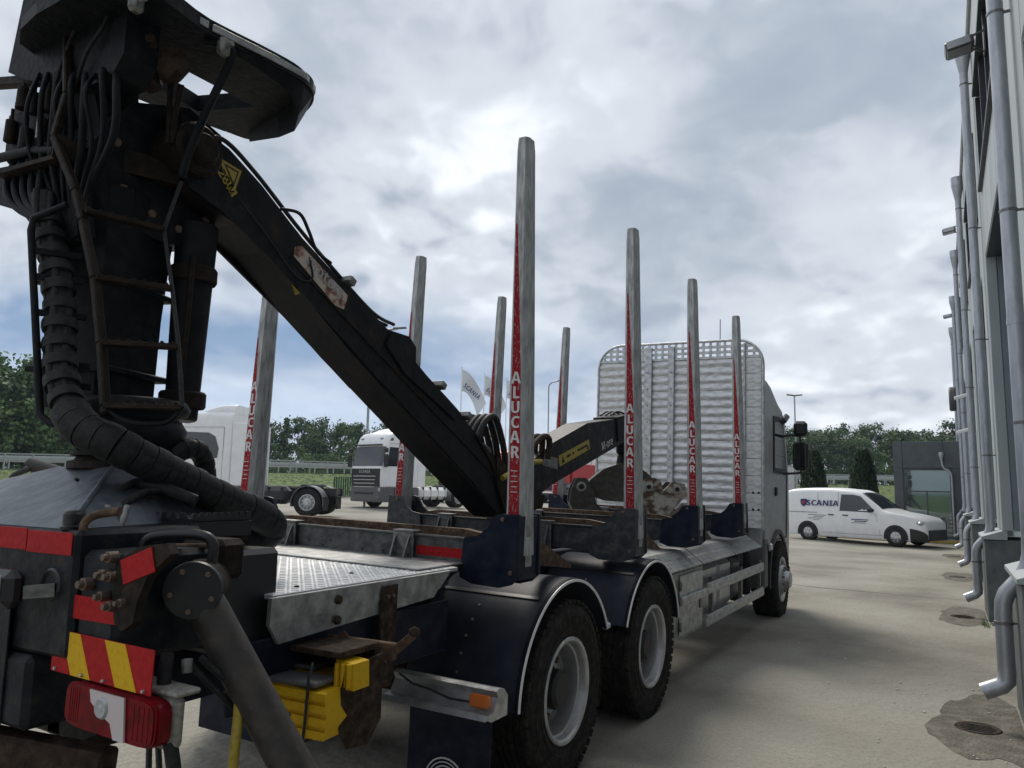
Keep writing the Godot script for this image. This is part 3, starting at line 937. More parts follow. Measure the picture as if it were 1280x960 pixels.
func build_trees() -> void:
	var kinds := [tree(1, 10.0, 3.1, 0), tree(2, 10.0, 2.6, 0), tree(3, 10.0, 3.4, 0), tree(4, 10.0, 2.9, 2), tree(5, 10.0, 1.9, 1), tree(6, 10.0, 2.4, 2)]
	var words := ["round crowned leafy tree", "narrow leafy tree", "broad leafy tree", "open crowned pine", "dark pointed spruce", "tall thin pine"]
	# rows of trees: from, to, how many, low and high size, what they stand behind
	var rows := [
		[Vector3(-70, 1.0, -10), Vector3(-72, 1.0, -47), 17, 1.0, 1.2, "in the front row behind the crane", [0, 2, 1, 2, 0]],
		[Vector3(-77, 1.0, -8), Vector3(-80, 1.0, -50), 15, 1.1, 1.3, "in the back row behind the crane", [2, 0, 3, 1]],
		[Vector3(-84, 1.0, -56), Vector3(-66, 1.0, -90), 15, .74, .90, "beyond the road between the tractor units", [0, 1, 2, 4, 0, 3]],
		[Vector3(-90, 1.0, -60), Vector3(-70, 1.0, -98), 12, .84, .98, "in the back row beyond the tractor units", [4, 2, 0, 3]],
		[Vector3(-20, 1.2, -110), Vector3(18, 1.2, -130), 17, .72, .92, "beyond the road above the van", [3, 0, 5, 3, 2, 5]],
		[Vector3(-24, 1.2, -116), Vector3(20, 1.2, -138), 13, .88, 1.08, "in the back row above the annex", [3, 5, 0, 3]]]
	for r in rows:
		for k in r[2]:
			var kd: int = r[6][(k * 3 + rng.randi_range(0, 1)) % r[6].size()]
			var p: Vector3 = (r[0] as Vector3).lerp(r[1], (k + rng.randf_range(-.3, .3)) / (r[2] - 1.0)) + Vector3(rng.randf_range(-1.5, 1.5), 0, rng.randf_range(-1.5, 1.5))
			plant(kinds[kd], ["leafy_tree", "leafy_tree", "leafy_tree", "pine_tree", "spruce_tree", "pine_tree"][kd], "%s, %s from the left %s" % [words[kd], ORD[k], r[5]], p, rng.randf_range(r[3], r[4]), rng.randf() * TAU, "trees " + r[5])
	# low shrubs in front of the forest edge
	var sh := tree(9, 10.0, 6.0, 0)
	for r in [[Vector3(-72, 1, -62), Vector3(-58, 1, -84), 10], [Vector3(-67, 1, -12), Vector3(-70, 1, -50), 12], [Vector3(-22, 1.5, -107), Vector3(16, 1.5, -126), 14]]:
		for k in r[2]:
			var p: Vector3 = (r[0] as Vector3).lerp(r[1], (k + rng.randf_range(-.3, .3)) / (r[2] - 1.0))
			plant(sh, "shrub", "low green shrub growing at the forest edge behind the guard rails", p, rng.randf_range(.28, .42), rng.randf() * TAU, "shrubs at the forest edge")
	# two clipped columnar thujas
	for s in [[Vector3(-5.67, gy(-5.67), -40.8), 3.55, "left clipped columnar thuja behind the white van roof"], [Vector3(-3.35, gy(-3.35), -39.9), 3.6, "right clipped columnar thuja behind the white van, next to the annex"]]:
		var r := RandomNumberGenerator.new()
		r.seed = int(absf(s[0].x) * 100)
		var th := thing("thuja", s[2], "shrub", s[0], "clipped thujas behind the van")
		var tk := Mb.new()
		tk.cyl(s[0], s[0] + Vector3(0, s[1] * .8, 0), .07, .02, 7)
		put(tk, "trunk", M.bark, th)
		var lv := Mb.new()
		for k in 7600:
			var u := r.randf()
			var rad: float = .56 * pow(sin(PI * clampf(.10 + .885 * pow(u, .85), 0, 1)), .5) * (r.randf_range(.80, 1.06) if r.randf() < .8 else r.randf_range(.4, .9))
			var an := r.randf() * TAU
			rad *= 1.0 + .08 * sin(an * 5.0 + u * 9.0)
			var p: Vector3 = s[0] + Vector3(cos(an) * rad, .12 + s[1] * u * .97, sin(an) * rad)
			var o := Vector3(cos(an), .7, sin(an)).normalized()
			var a := o.cross(Vector3(r.randfn(), r.randfn(), r.randfn())).normalized() * .036
			var nn := (o + Vector3(r.randfn(), r.randfn(), r.randfn()) * .4).normalized()
			lv.tri(p - a, p + a, p + o * .12 + Vector3.UP * .05, nn, nn, nn)
			var col := Color(.012, .034, .010).lerp(Color(.034, .072, .020), r.randf())
			for q in 3: lv.c.append(col)
		put(lv, "foliage", M.leaf, th)

# ---------- vehicles ----------
func wheel(parent: Node, ctr: Vector3, out: float, r: float, w: float, kind: String, called := "wheel", rimmat: Material = null) -> Node3D:
	# ctr is the middle of the outer face; out is +1 or -1 along x
	var t := Mb.along(ctr - Vector3(out * w, 0, 0), ctr)
	var k := r / .53
	var rr := .30 * k
	var big := kind != "car"
	var ty := Mb.new()
	var sides := 56 if kind == "deep" or kind == "hubbed" else 36
	ty.lathe([Vector2(rr, .03), Vector2(rr + .02 * k, .006), Vector2(rr + .05 * k, 0), Vector2(r * .86, -.004), Vector2(r * .95, .012), Vector2(r * .985, .035)], t, sides, true)
	ty.lathe([Vector2(r * .985, w - .035), Vector2(r * .95, w - .012), Vector2(r * .90, w + .002), Vector2(r * .86, w + .006), Vector2(rr + .10 * k, w + .004), Vector2(rr + .05 * k, w), Vector2(rr + .02 * k, w - .006), Vector2(rr, w - .03)], t, sides, true)
	if big:
		ty.lathe([Vector2(r * .83, w + .0055), Vector2(r * .825, w + .010), Vector2(r * .815, w + .0055)], t, sides)
		ty.lathe([Vector2(r * .70, w + .0045), Vector2(r * .695, w + .009), Vector2(r * .685, w + .0045)], t, sides)
	var g := [Vector2(r * .985, .035)]
	var n := 5 if big else 4
	for q in n:
		var a := lerpf(.04, w - .04, float(q) / n)
		var b := lerpf(.04, w - .04, float(q + 1) / n)
		g.append_array([Vector2(r, a + .002), Vector2(r, b - .012), Vector2(r - .014 * k, b - .010), Vector2(r - .014 * k, b)])
	g.append(Vector2(r * .985, w - .035))
	ty.lathe(g, t, sides)
	if kind == "deep" or kind == "hubbed":      # shoulder blocks of the tread
		for q in 52:
			var an := TAU * q / 52
			var d := Vector3(0, cos(an), sin(an))
			var tn := Vector3(0, -sin(an), cos(an))
			for s in [.022, w - .022]:
				ty.box(ctr - Vector3(out * (w - s), 0, 0) + d * (r * .975), Vector3(.045, .022, r * .085), .004, Basis(Vector3.RIGHT, d, Vector3.RIGHT.cross(d)))
	var wh := put(ty, called, M.rubber, parent)
	var rm: Material = rimmat if rimmat else M.rim
	var ri := Mb.new()
	if kind == "deep":
		ri.lathe([Vector2(rr + .004, w - .03), Vector2(rr + .012, w - .004), Vector2(rr + .004, w + .004), Vector2(rr - .012, w + .001), Vector2(rr - .022, w - .012), Vector2(rr - .030, w - .05), Vector2(rr - .040, w - .056), Vector2(rr - .052, w * .48), Vector2(rr - .062, w * .40), Vector2(rr - .07, w * .36), Vector2(rr - .10, w * .34), Vector2(.13, w * .34), Vector2(.0, w * .34)], t, 48)
		put(ri, "rim", rm, wh)
		var ho := Mb.new()
		for q in 10:
			var an := TAU * (q + .5) / 10
			var c := ctr + Vector3(-out * w * .665, cos(an) * .205, sin(an) * .205)
			ho.cyl(c, c + Vector3(out * .006, 0, 0), .025, .025, 12)
		put(ho, "hand_hole", M.dark, wh)
		var hb := Mb.new()
		hb.lathe([Vector2(.145, w * .34), Vector2(.14, w * .50), Vector2(.115, w * .54), Vector2(.11, w * .80), Vector2(.09, w * .86), Vector2(0, w * .86)], t, 24)
		put(hb, "hub", M.hub, wh)
		for q in 10:
			var an := TAU * q / 10
			var c := ctr + Vector3(-out * w * .66, cos(an) * .172, sin(an) * .172)
			var nt := Mb.new()
			nt.cyl(c, c + Vector3(out * .075, 0, 0), .021, .019, 6)
			put(nt, "wheel_nut", M.bolt, wh)
	elif kind == "hubbed":
		ri.lathe([Vector2(rr + .004, w - .03), Vector2(rr + .012, w - .004), Vector2(rr + .004, w + .004), Vector2(rr - .012, w + .001), Vector2(rr - .022, w - .012), Vector2(rr - .035, w - .055), Vector2(rr - .055, w - .06), Vector2(.21, w - .03), Vector2(.19, w + .02), Vector2(.13, w + .022), Vector2(.12, w + .05), Vector2(.11, w + .10), Vector2(.09, w + .115), Vector2(0, w + .115)], t, 40)
		put(ri, "rim", rm, wh)
		var ho := Mb.new()
		for q in 10:
			var an := TAU * (q + .5) / 10
			var c := ctr + Vector3(-out * .018, cos(an) * .222, sin(an) * .222)
			ho.cyl(c, c + Vector3(out * .004, 0, 0), .02, .02, 10)
		put(ho, "hand_hole", M.dark, wh)
		for q in 10:
			var an := TAU * q / 10
			var c := ctr + Vector3(out * .02, cos(an) * .16, sin(an) * .16)
			var nt := Mb.new()
			nt.cyl(c, c + Vector3(out * .035, 0, 0), .017, .015, 6)
			put(nt, "wheel_nut", M.steel, wh)
	elif kind == "truck":
		ri.lathe([Vector2(rr + .01, w), Vector2(rr - .015, w + .002), Vector2(rr - .03, w - .02), Vector2(rr - .05, w - .07), Vector2(.19, w - .06), Vector2(.15, w - .01), Vector2(.10, w + .0), Vector2(.09, w + .05), Vector2(0, w + .05)], t, 28)
		put(ri, "rim", rm, wh)
		var ho := Mb.new()
		for q in 10:
			var an := TAU * (q + .5) / 10
			var c := ctr + Vector3(-out * .055, cos(an) * .215, sin(an) * .215)
			ho.cyl(c, c + Vector3(out * .004, 0, 0), .022, .022, 8)
		put(ho, "hand_hole", M.dark, wh)
	else:
		ri.lathe([Vector2(rr + .012, w - .004), Vector2(rr - .004, w + .003), Vector2(rr - .02, w - .015), Vector2(rr - .03, w - .035), Vector2(0, w - .035)], t, 28)
		put(ri, "rim", M.trim_grey, wh)
		for q in 7:
			var an := TAU * q / 7
			var sp := Mb.new()
			for e in [-.09, .09]:
				var a := ctr + Vector3(out * -.005, cos(an) * .04, sin(an) * .04)
				var b := ctr + Vector3(out * -.012, cos(an + e * 1.6) * rr * .93, sin(an + e * 1.6) * rr * .93)
				sp.bar(a, b, .02, .028, .004, Vector3.RIGHT)
			put(sp, "spoke", M.rim, wh)
	return wh

func ring(y: float, zf: float, zr: float, hw: float, rf: float, rr: float) -> Array:
	var out := []
	for q in 9:
		var a := PI * .5 * q / 8.0
		out.append(Vector3(-hw + rf - cos(a) * rf, y, zf + rf - sin(a) * rf))
	for q in 9:
		var a := PI * .5 * (1.0 - q / 8.0)
		out.append(Vector3(hw - rf + cos(a) * rf, y, zf + rf - sin(a) * rf))
	for q in 5:
		var a := PI * .5 * q / 4.0
		out.append(Vector3(hw - rr + cos(a) * rr, y, zr - rr + sin(a) * rr))
	for q in 5:
		var a := PI * .5 * (1.0 - q / 4.0)
		out.append(Vector3(-hw + rr - cos(a) * rr, y, zr - rr + sin(a) * rr))
	return out

func follow(tab: Array, y: float) -> Array:     # linear look-up in rows of [y, a, b]
	for k in tab.size() - 1:
		if y <= tab[k + 1][0]:
			var t: float = clampf((y - tab[k][0]) / (tab[k + 1][0] - tab[k][0]), 0, 1)
			var o := []
			for j in range(1, tab[0].size()): o.append(lerpf(tab[k][j], tab[k + 1][j], t))
			return o
	return tab[-1].slice(1)

func tractor(label: String, paint: Material, tank: Material, at: Vector3, turn: float, tall := true, group := "white tractor units parked in the yard") -> Node3D:
	var t := thing("tractor_unit", label, "truck", Vector3.ZERO, group)
	var tab := [[1.02, -1.40, 1.24], [1.5, -1.43, 1.25], [2.0, -1.41, 1.25], [3.0, -1.18, 1.23], [3.16, -1.15, 1.22], [3.46, -1.02, 1.20], [3.60, -.88, 1.16], [3.68, -.68, 1.06]]
	var cabr := func(y: float, off: float) -> Array:
		var f := follow(tab, y)
		return ring(y, f[0] - off, .85 + off, f[1] + off, .24, .06)
	var body := Mb.new()
	var rows := []
	for y in [1.02, 1.25, 1.5, 1.75, 2.0, 2.3, 2.6, 2.85, 3.0, 3.15, 3.3, 3.46, 3.54, 3.60, 3.65, 3.68]: rows.append(cabr.call(y, 0.0))
	body.grid(rows, true)
	body.face(rows[-1], Vector3(0, 2, 0)); body.face(rows[0], Vector3(0, 2, 0))
	var cab := put(body, "cab", paint, t)
	var ws := Mb.new()
	rows = []
	for y in [2.02, 2.25, 2.5, 2.75, 2.97]: rows.append(cabr.call(y, .006).slice(3, 15))
	ws.grid(rows)
	put(ws, "windscreen", M.window, cab)
	var vis := Mb.new()
	vis.bar(Vector3(-1.0, 3.06, -1.26), Vector3(1.0, 3.06, -1.26), .18, .05, .01)
	put(vis, "sun_visor", M.black, cab)
	for s in [-1.0, 1.0]:
		var dw := Mb.new()
		dw.prism([Vector2(-1.06, 2.02), Vector2(.36, 2.02), Vector2(.40, 2.36), Vector2(.24, 2.80), Vector2(.0, 2.93), Vector2(-.92, 2.95)], Transform3D(Basis(Vector3(0, 0, 1), Vector3.UP, Vector3(-s, 0, 0)), Vector3(s * 1.258, 0, 0)), .02)
		put(dw, "side_window", M.window, cab)
		var seam := Mb.new()
		for e in [[Vector2(-.03, 1.05), Vector2(-.03, 1.97)], [Vector2(.56, 1.05), Vector2(.56, 3.14)], [Vector2(-1.1, 1.06), Vector2(.82, 1.06)], [Vector2(-.94, 3.12), Vector2(.56, 3.14)]]:
			seam.bar(Vector3(s * 1.249, e[0].y, e[0].x), Vector3(s * 1.249, e[1].y, e[1].x), .012, .008)
		put(seam, "door_seam", M.trim_grey, cab)
		var dh := Mb.new()
		dh.box(Vector3(s * 1.26, 1.62, -.16), Vector3(.03, .05, .17), .008)
		put(dh, "door_handle", M.black, cab)
		var mr := Mb.new()
		mr.box(Vector3(s * 1.46, 2.28, -1.30), Vector3(.26, .62, .14), .04)
		mr.box(Vector3(s * 1.44, 2.78, -1.28), Vector3(.24, .22, .14), .04)
		mr.bar(Vector3(s * 1.2, 2.86, -1.16), Vector3(s * 1.44, 2.84, -1.26), .05, .05)
		put(mr, "mirror", M.black, t)
		var sd := Mb.new()
		sd.span(Vector3(s * 1.16, 1.05, .86), Vector3(s * 1.235, 3.3, 1.38), .02)
		put(sd, "side_deflector", paint, t)
		var ml := Mb.new()
		ml.prism([Vector2(-.92, 3.26), Vector2(-.72, 3.26), Vector2(-.68, 3.40), Vector2(-.82, 3.40)], Transform3D(Basis(Vector3(0, 0, 1), Vector3.UP, Vector3(-s, 0, 0)), Vector3(s * 1.225, 0, 0)), .03)
		put(ml, "roof_light", M.trim_grey, cab)
		var fl := Mb.new()
		fl.box(Vector3(s * .78, 3.34, -1.06), Vector3(.24, .15, .06), .015, Basis(Vector3.RIGHT, -.45))
		put(fl, "roof_lamp", M.lens_grey, cab)
		var st := Mb.new()
		st.span(Vector3(s * .80, .42, -.95), Vector3(s * 1.22, 1.015, -.60), .03)
		st.span(Vector3(s * .80, .42, .60), Vector3(s * 1.22, 1.015, 1.0), .03)
		put(st, "step_panel", paint if s > 0 else M.trim_grey, t)
		var ar := Mb.new()
		ar.arch(Vector3(s * 1.0, .52, 0), .58, .64, -.1, PI + .1, s * .74, s * 1.255)
		put(ar, "wheel_arch", M.black, t)
		var hl := Mb.new()
		hl.box(Vector3(s * 1.02, .90, -1.36), Vector3(.34, .20, .16), .03)
		put(hl, "headlight", M.lens_grey, t)
		var fg := Mb.new()
		fg.box(Vector3(s * .98, .55, -1.42), Vector3(.22, .12, .06), .015)
		put(fg, "fog_lamp", M.lens_grey, t)
		wheel(t, Vector3(s * 1.22, .50, 0), s, .50, .30, "truck")
		wheel(t, Vector3(s * 1.22, .50, 3.7), s, .50, .58, "truck")
		var rf := Mb.new()
		rf.arch(Vector3(s * 1.0, .50, 3.7), .57, .60, -.25, PI + .25, s * .58, s * 1.24)
		put(rf, "mudguard", M.trim_grey, t)
		var fp := Mb.new()
		fp.span(Vector3(s * .60, .22, 4.27), Vector3(s * 1.22, .70, 4.30))
		put(fp, "mud_flap", M.rubber, t)
		var tk := Mb.new()
		tk.box(Vector3(s * .90, .74, 2.05), Vector3(.62, .62, 1.9), .16)
		var tko := put(tk, "fuel_tank", tank, t)
		for q in 4:
			var bd := Mb.new()
			bd.box(Vector3(s * .90, .74, 1.32 + q * .48), Vector3(.64, .64, .07), .16)
			put(bd, "strap", M.black, tko)
	var grl := Mb.new()
	rows = []
	for y in [1.04, 1.3, 1.6, 1.9]: rows.append(cabr.call(y, .012).slice(5, 13))
	grl.grid(rows)
	var gro := put(grl, "grille", M.grille, t)
	for q in 4:
		var br := Mb.new()
		var y := 1.02 + q * .17
		br.box(Vector3(0, y, -1.455), Vector3(1.62 + q * .05, .045, .05), .015)
		put(br, "grille_bar", M.rim, gro)
	text("SCANIA", .14, M.rim, gro, Transform3D(Basis(Vector3(-1, 0, 0), Vector3.UP, Vector3(0, 0, -1)), Vector3(0, 1.76, -1.452)), "badge", 1.3)
	var bp := Mb.new()
	rows = []
	for y in [.30, .36, .6, .80, 1.03]: rows.append(ring(y, -1.46 + (.05 if y < .35 else 0.0), -.55, 1.25, .26, .03))
	bp.grid(rows, true)
	bp.face(rows[-1], Vector3.UP * .5); bp.face(rows[0], Vector3.UP)
	var bpo := put(bp, "bumper", M.trim_grey, t)
	var bw := Mb.new()
	bw.box(Vector3(0, .72, -1.47), Vector3(1.5, .10, .03), .01)
	put(bw, "air_intake", M.black, bpo)
	if tall:
		var df := Mb.new()
		rows = []
		for e in [[3.64, -.60, 1.04], [3.74, -.42, 1.04], [3.86, -.10, 1.02], [3.95, .22, .96], [3.98, .40, .86]]: rows.append(ring(e[0], e[1], .86, e[2], .3, .05))
		df.grid(rows, true)
		df.face(rows[-1], Vector3(0, 3.5, .4))
		put(df, "roof_deflector", paint, t)
	var ch := Mb.new()
	ch.span(Vector3(-.45, .72, -.5), Vector3(-.36, 1.0, 4.55))
	ch.span(Vector3(.36, .72, -.5), Vector3(.45, 1.0, 4.55))
	ch.span(Vector3(-.36, .78, 4.35), Vector3(.36, .96, 4.5))
	ch.span(Vector3(-.36, .78, 1.5), Vector3(.36, .98, 1.9))
	put(ch, "chassis", M.black, t)
	var fw := Mb.new()
	fw.cyl(Vector3(0, 1.06, 3.55), Vector3(0, 1.14, 3.55), .48, .46, 24)
	fw.span(Vector3(-.5, 1.0, 3.3), Vector3(.5, 1.08, 3.8), .02)
	put(fw, "fifth_wheel", M.black, t)
	var cat := Mb.new()
	cat.span(Vector3(-.4, 1.01, 1.0), Vector3(.4, 1.06, 2.6))
	put(cat, "catwalk", M.black, t)
	var an := Mb.new()
	an.tube([Vector3(-.9, 3.5, -.7), Vector3(-.9, 4.1, -.62)], .008, 5)
	put(an, "aerial", M.black, t)
	t.position = at; t.rotation.y = turn
	return t

func small_body(top: Array, hw: float, low: float, belt: float, inset: float) -> Callable:
	# cross-section of a car or van at z: points from the right sill over the top to the left sill
	return func(z: float, off: float) -> Array:
		var f := follow(top, z)
		var ty: float = f[0] + off
		var w: float = hw * f[1] + off
		var tw: float = w - inset * clampf((ty - belt) / .8, 0, 1)
		var by := minf(belt, ty - .06)
		var r := minf(.14, (ty - by) * .6)
		var p := [Vector3(w - .05, low, z), Vector3(w, low + .10, z), Vector3(w + .012, lerpf(low, by, .55), z), Vector3(w, by, z), Vector3(lerpf(w, tw, .5), lerpf(by, ty - r, .5), z), Vector3(tw, ty - r, z), Vector3(tw - r * .3, ty - r * .3, z), Vector3(tw - r, ty - .01, z), Vector3(tw * .45, ty + .018, z)]
		var out := p.duplicate()
		out.append(Vector3(0, ty + .025, z))
		for k in range(p.size() - 1, -1, -1): out.append(p[k] * Vector3(-1, 1, 1))
		return out

func small_vehicle(called: String, label: String, category: String, paint: Material, top: Array, zs: Array, hw: float, wb: float, wr: float, belt: float, glassz: Array, sidew: Array, at: Vector3, turn: float, group := "") -> Node3D:
	var t := thing(called, label, category, Vector3.ZERO, group)
	var sec := small_body(top, hw, .20, belt, .15)
	var b := Mb.new()
	var rows := []
	for z in zs: rows.append(sec.call(z, 0.0))
	b.grid(rows)
	for e in [rows[0], rows[-1]]:
		var c := Vector3.ZERO
		for p in e: c += p
		c /= e.size()
		var nn := Vector3(0, 0, -1.0 if e == rows[0] else 1.0)
		for k in e.size() - 1: b.tri(c, e[k], e[k + 1], nn, nn, nn)
	var bo := put(b, "body", paint, t)
	var ws := Mb.new()
	rows = []
	for k in 5: rows.append(sec.call(lerpf(glassz[0], glassz[1], k / 4.0), .006).slice(7, 12))
	ws.grid(rows)
	put(ws, "windscreen", M.window, bo)
	for s in [-1.0, 1.0]:
		for poly in sidew:
			var w := Mb.new()
			var pts := []
			for e in poly:
				var q: Array = sec.call(e.x, .005)
				var by: float = q[3].y
				var tp: Vector3 = q[5]
				var x := lerpf(q[3].x, tp.x, clampf((e.y - by) / maxf(.01, tp.y - by), 0, 1))
				pts.append(Vector3(s * x, e.y, e.x))
			for k in range(1, pts.size() - 1):
				w.tri(pts[0], pts[k], pts[k + 1], Vector3(s, .2, 0).normalized(), Vector3(s, .2, 0).normalized(), Vector3(s, .2, 0).normalized())
			put(w, "side_window", M.window, bo)
		for z in [0.0, wb]:
			var aw := Mb.new()
			aw.arch(Vector3(s * hw, wr, z), wr * .5, wr * 1.15, -.25, PI + .25, s * (hw - .3), s * (hw + .016), 20)
			put(aw, "wheel_arch", M.dark, t)
			wheel(t, Vector3(s * (hw + .012), wr, z), s, wr, .2, "car")
		var mi := Mb.new()
		mi.box(Vector3(s * (hw + .09), belt + .14, glassz[0] + .32), Vector3(.18, .16, .10), .03)
		put(mi, "mirror", M.black, t)
		var hd := Mb.new()
		hd.box(Vector3(s * (hw - .15), .78, zs[0] + .26), Vector3(.26, .13, .40), .05, Basis(Vector3.UP, -s * .42))
		put(hd, "headlight", M.lens_grey, t)
	t.position = at; t.rotation.y = turn
	return t

func build_background_vehicles() -> void:
	tractor("white tractor unit seen from its side, behind the left stake and the crane", M.car_white, M.black, Vector3(-23.7, gy(-23.7), -20.0), deg_to_rad(117))
	tractor("white tractor unit facing the camera with a dark grille, left of the crane boom", M.car_white, M.car_white, Vector3(-24.3, gy(-24.3), -30.8), deg_to_rad(166))
	tractor("white tractor unit mostly hidden behind the crane boom", M.car_white, M.black, Vector3(-26.6, gy(-26.6), -41.6), deg_to_rad(180))
	tractor("red tractor unit behind the elbow of the crane, left of the red tipper", M.car_red, M.black, Vector3(-31.6, gy(-31.6), -54.5), deg_to_rad(182), true, "red lorries parked at the back")
	# red tipper lorry and white box trailer at the back
	var tp := thing("red_tipper", "red tipper lorry with a pale tank, seen under the crane jib", "truck", Vector3.ZERO, "red lorries parked at the back")
	var b := Mb.new()
	b.span(Vector3(-1.25, 1.35, -2.6), Vector3(1.25, 2.9, 2.6), .05)
	var bo := put(b, "tipper_body", M.car_red, tp)
	for k in 6:
		var rb := Mb.new()
		rb.span(Vector3(1.25, 1.38, -2.4 + k * .9), Vector3(1.31, 2.85, -2.28 + k * .9), .01)
		put(rb, "rib", M.car_red, bo)
	b = Mb.new()
	b.span(Vector3(-.45, .8, -4.6), Vector3(.45, 1.3, 2.8))
	put(b, "chassis", M.black, tp)
	b = Mb.new()
	var rows := []
	for y in [1.0, 1.8, 2.3, 3.0, 3.2]: rows.append(ring(y, -5.0 + maxf(0, y - 2.0) * .2, -3.0, 1.22, .2, .06))
	b.grid(rows, true); b.face(rows[-1], Vector3(0, 1, -4)); b.face(rows[0], Vector3(0, 2, -4))
	put(b, "cab", M.car_red, tp)
	b = Mb.new()
	b.box(Vector3(.95, .85, -1.2), Vector3(.6, .62, 1.5), .15)
	put(b, "tank", M.alu, tp)
	for z in [-3.9, .6, 2.0]:
		for s in [-1.0, 1.0]: wheel(tp, Vector3(s * 1.22, .50, z), s, .50, .32, "truck")
	tp.position = Vector3(-25.6, gy(-25.6), -55.5); tp.rotation.y = deg_to_rad(180)
	var bx := thing("box_trailer", "white box trailer behind the red tipper, next to the aluminium headboard", "trailer", Vector3.ZERO)
	b = Mb.new()
	b.span(Vector3(-1.27, 1.15, -6.5), Vector3(1.27, 3.95, 6.5), .04)
	var bb := put(b, "box", M.white_paint, bx)
	for k in 5:
		var dr := Mb.new()
		dr.span(Vector3(-1.2 + k * .6, 1.2, 6.5), Vector3(-1.17 + k * .6, 3.9, 6.53))
		put(dr, "door_post", M.alu_dull, bb)
	b = Mb.new()
	b.span(Vector3(-.5, .7, -6.0), Vector3(.5, 1.14, 6.3))
	put(b, "chassis", M.black, bx)
	for z in [3.0, 4.3, 5.5]:
		for s in [-1.0, 1.0]: wheel(bx, Vector3(s * 1.25, .50, z), s, .50, .34, "truck")
	bx.position = Vector3(-26.0, gy(-26.0), -66.0); bx.rotation.y = deg_to_rad(8)
	# white panel van with lettering on its side
	var vt := [[-.92, .62, .80], [-.88, .78, .90], [-.70, .93, .96], [-.3, 1.02, .99], [.2, 1.10, 1.0], [.42, 1.17, 1.0], [.8, 1.46, 1.0], [1.12, 1.68, 1.0], [1.4, 1.775, 1.0], [2.1, 1.83, 1.0], [3.0, 1.825, 1.0], [3.6, 1.79, .995], [3.80, 1.74, .985], [3.86, 1.60, .97]]
	var vz := [-.92, -.90, -.87, -.8, -.7, -.5, -.3, 0.0, .2, .34, .42, .55, .7, .85, 1.0, 1.12, 1.25, 1.4, 1.7, 2.1, 2.6, 3.0, 3.4, 3.6, 3.72, 3.80, 3.84, 3.86]
	var van := small_vehicle("panel_van", "white panel van with dark lettering on its side parked before the annex", "van", M.car_white, vt, vz, .90, 2.97, .325, 1.0, [.44, 1.14],
		[[Vector2(.66, 1.13), Vector2(1.14, 1.58), Vector2(1.40, 1.63), Vector2(1.80, 1.63), Vector2(1.83, 1.08), Vector2(.74, 1.06)]], Vector3(-1.15, 0, -28.65), deg_to_rad(-109.9))
	van.rotation = Vector3(0, deg_to_rad(-109.9), 0)
	var save := van.transform
	van.transform = Transform3D.IDENTITY
	var sec := small_body(vt, .90, .20, 1.0, .15)
	var bm := Mb.new()
	rows = []
	for z in [-.925, -.90, -.86, -.75, -.6, -.44]: rows.append((sec.call(z, .012) as Array).slice(0, 3))
	bm.grid(rows)
	rows = []
	for z in [-.925, -.90, -.86, -.75, -.6, -.44]: rows.append((sec.call(z, .012) as Array).slice(16, 19))
	bm.grid(rows)
	bm.box(Vector3(0, .40, -.93), Vector3(1.40, .34, .05), .02)
	put(bm, "front_bumper", M.black, van)
	var seam := Mb.new()
	for s in [-1.0, 1.0]:
		seam.bar(Vector3(s * .906, .34, 1.88), Vector3(s * .80, 1.70, 1.88), .008, .004)
		seam.bar(Vector3(s * .906, .34, .48), Vector3(s * .905, 1.02, .60), .008, .004)
		seam.bar(Vector3(s * .906, .34, 2.55), Vector3(s * .80, 1.70, 2.62), .008, .004)
		seam.bar(Vector3(s * .906, 1.0, 2.62), Vector3(s * .906, 1.0, 3.75), .014, .014)
		seam.bar(Vector3(s * .912, .34, .40), Vector3(s * .912, .34, 2.5), .010, .006)
	put(seam, "door_seam", M.trim_grey, van)
	for s in [-1.0, 1.0]:
		for z in [1.62, 2.12]:
			var dh := Mb.new()
			dh.box(Vector3(s * .918, .94, z), Vector3(.03, .035, .20), .01)
			put(dh, "door_handle", M.black, van)
	var lay := Basis(Vector3(0, 0, -1), Vector3(-.165, .986, 0), Vector3(.986, .165, 0))
	text("SCANIA", .185, M.print_blue, van, Transform3D(lay, Vector3(.868, 1.32, 2.44)), "lettering", 1.25)
	var em := Mb.new()
	em.prism([Vector2(-.11, .12), Vector2(.11, .12), Vector2(.12, 0), Vector2(.07, -.10), Vector2(0, -.14), Vector2(-.07, -.10), Vector2(-.12, 0)], Transform3D(lay, Vector3(.862, 1.33, 3.12)), .006)
	put(em, "emblem", M.print_blue, van)
	em = Mb.new()
	em.cyl(Vector3(.866, 1.33, 3.12), Vector3(.876, 1.332, 3.12), .055, .055, 14)
	put(em, "emblem_disc", M.print_red, van)
	var lay2 := Basis(Vector3(0, 0, -1), Vector3.UP, Vector3(1, 0, 0))
	for k in 4:
		var pr := Mb.new()
		pr.span(Vector3(.911, .90 - k * .055, 2.3 + k * .08), Vector3(.9135, .925 - k * .055, 2.95 - (k % 2) * .2))
		put(pr, "small_print", M.print_grey, van)
	for k in 3:
		var pr := Mb.new()
		pr.span(Vector3(.911, .80 - k * .055, .85 + k * .05), Vector3(.9135, .83 - k * .055, 1.42 - (k % 2) * .1))
		put(pr, "small_print", M.print_grey if k == 2 else M.print_blue, van)
	van.transform = save
	# cars further back
	var ct := [[-.85, .55, .82], [-.8, .68, .90], [-.6, .80, .96], [0, .90, 1.0], [.45, .98, 1.0], [1.1, 1.36, .98], [1.6, 1.44, .97], [2.4, 1.42, .96], [3.0, 1.18, .95], [3.35, 1.02, .95], [3.5, .85, .93], [3.55, .7, .9]]
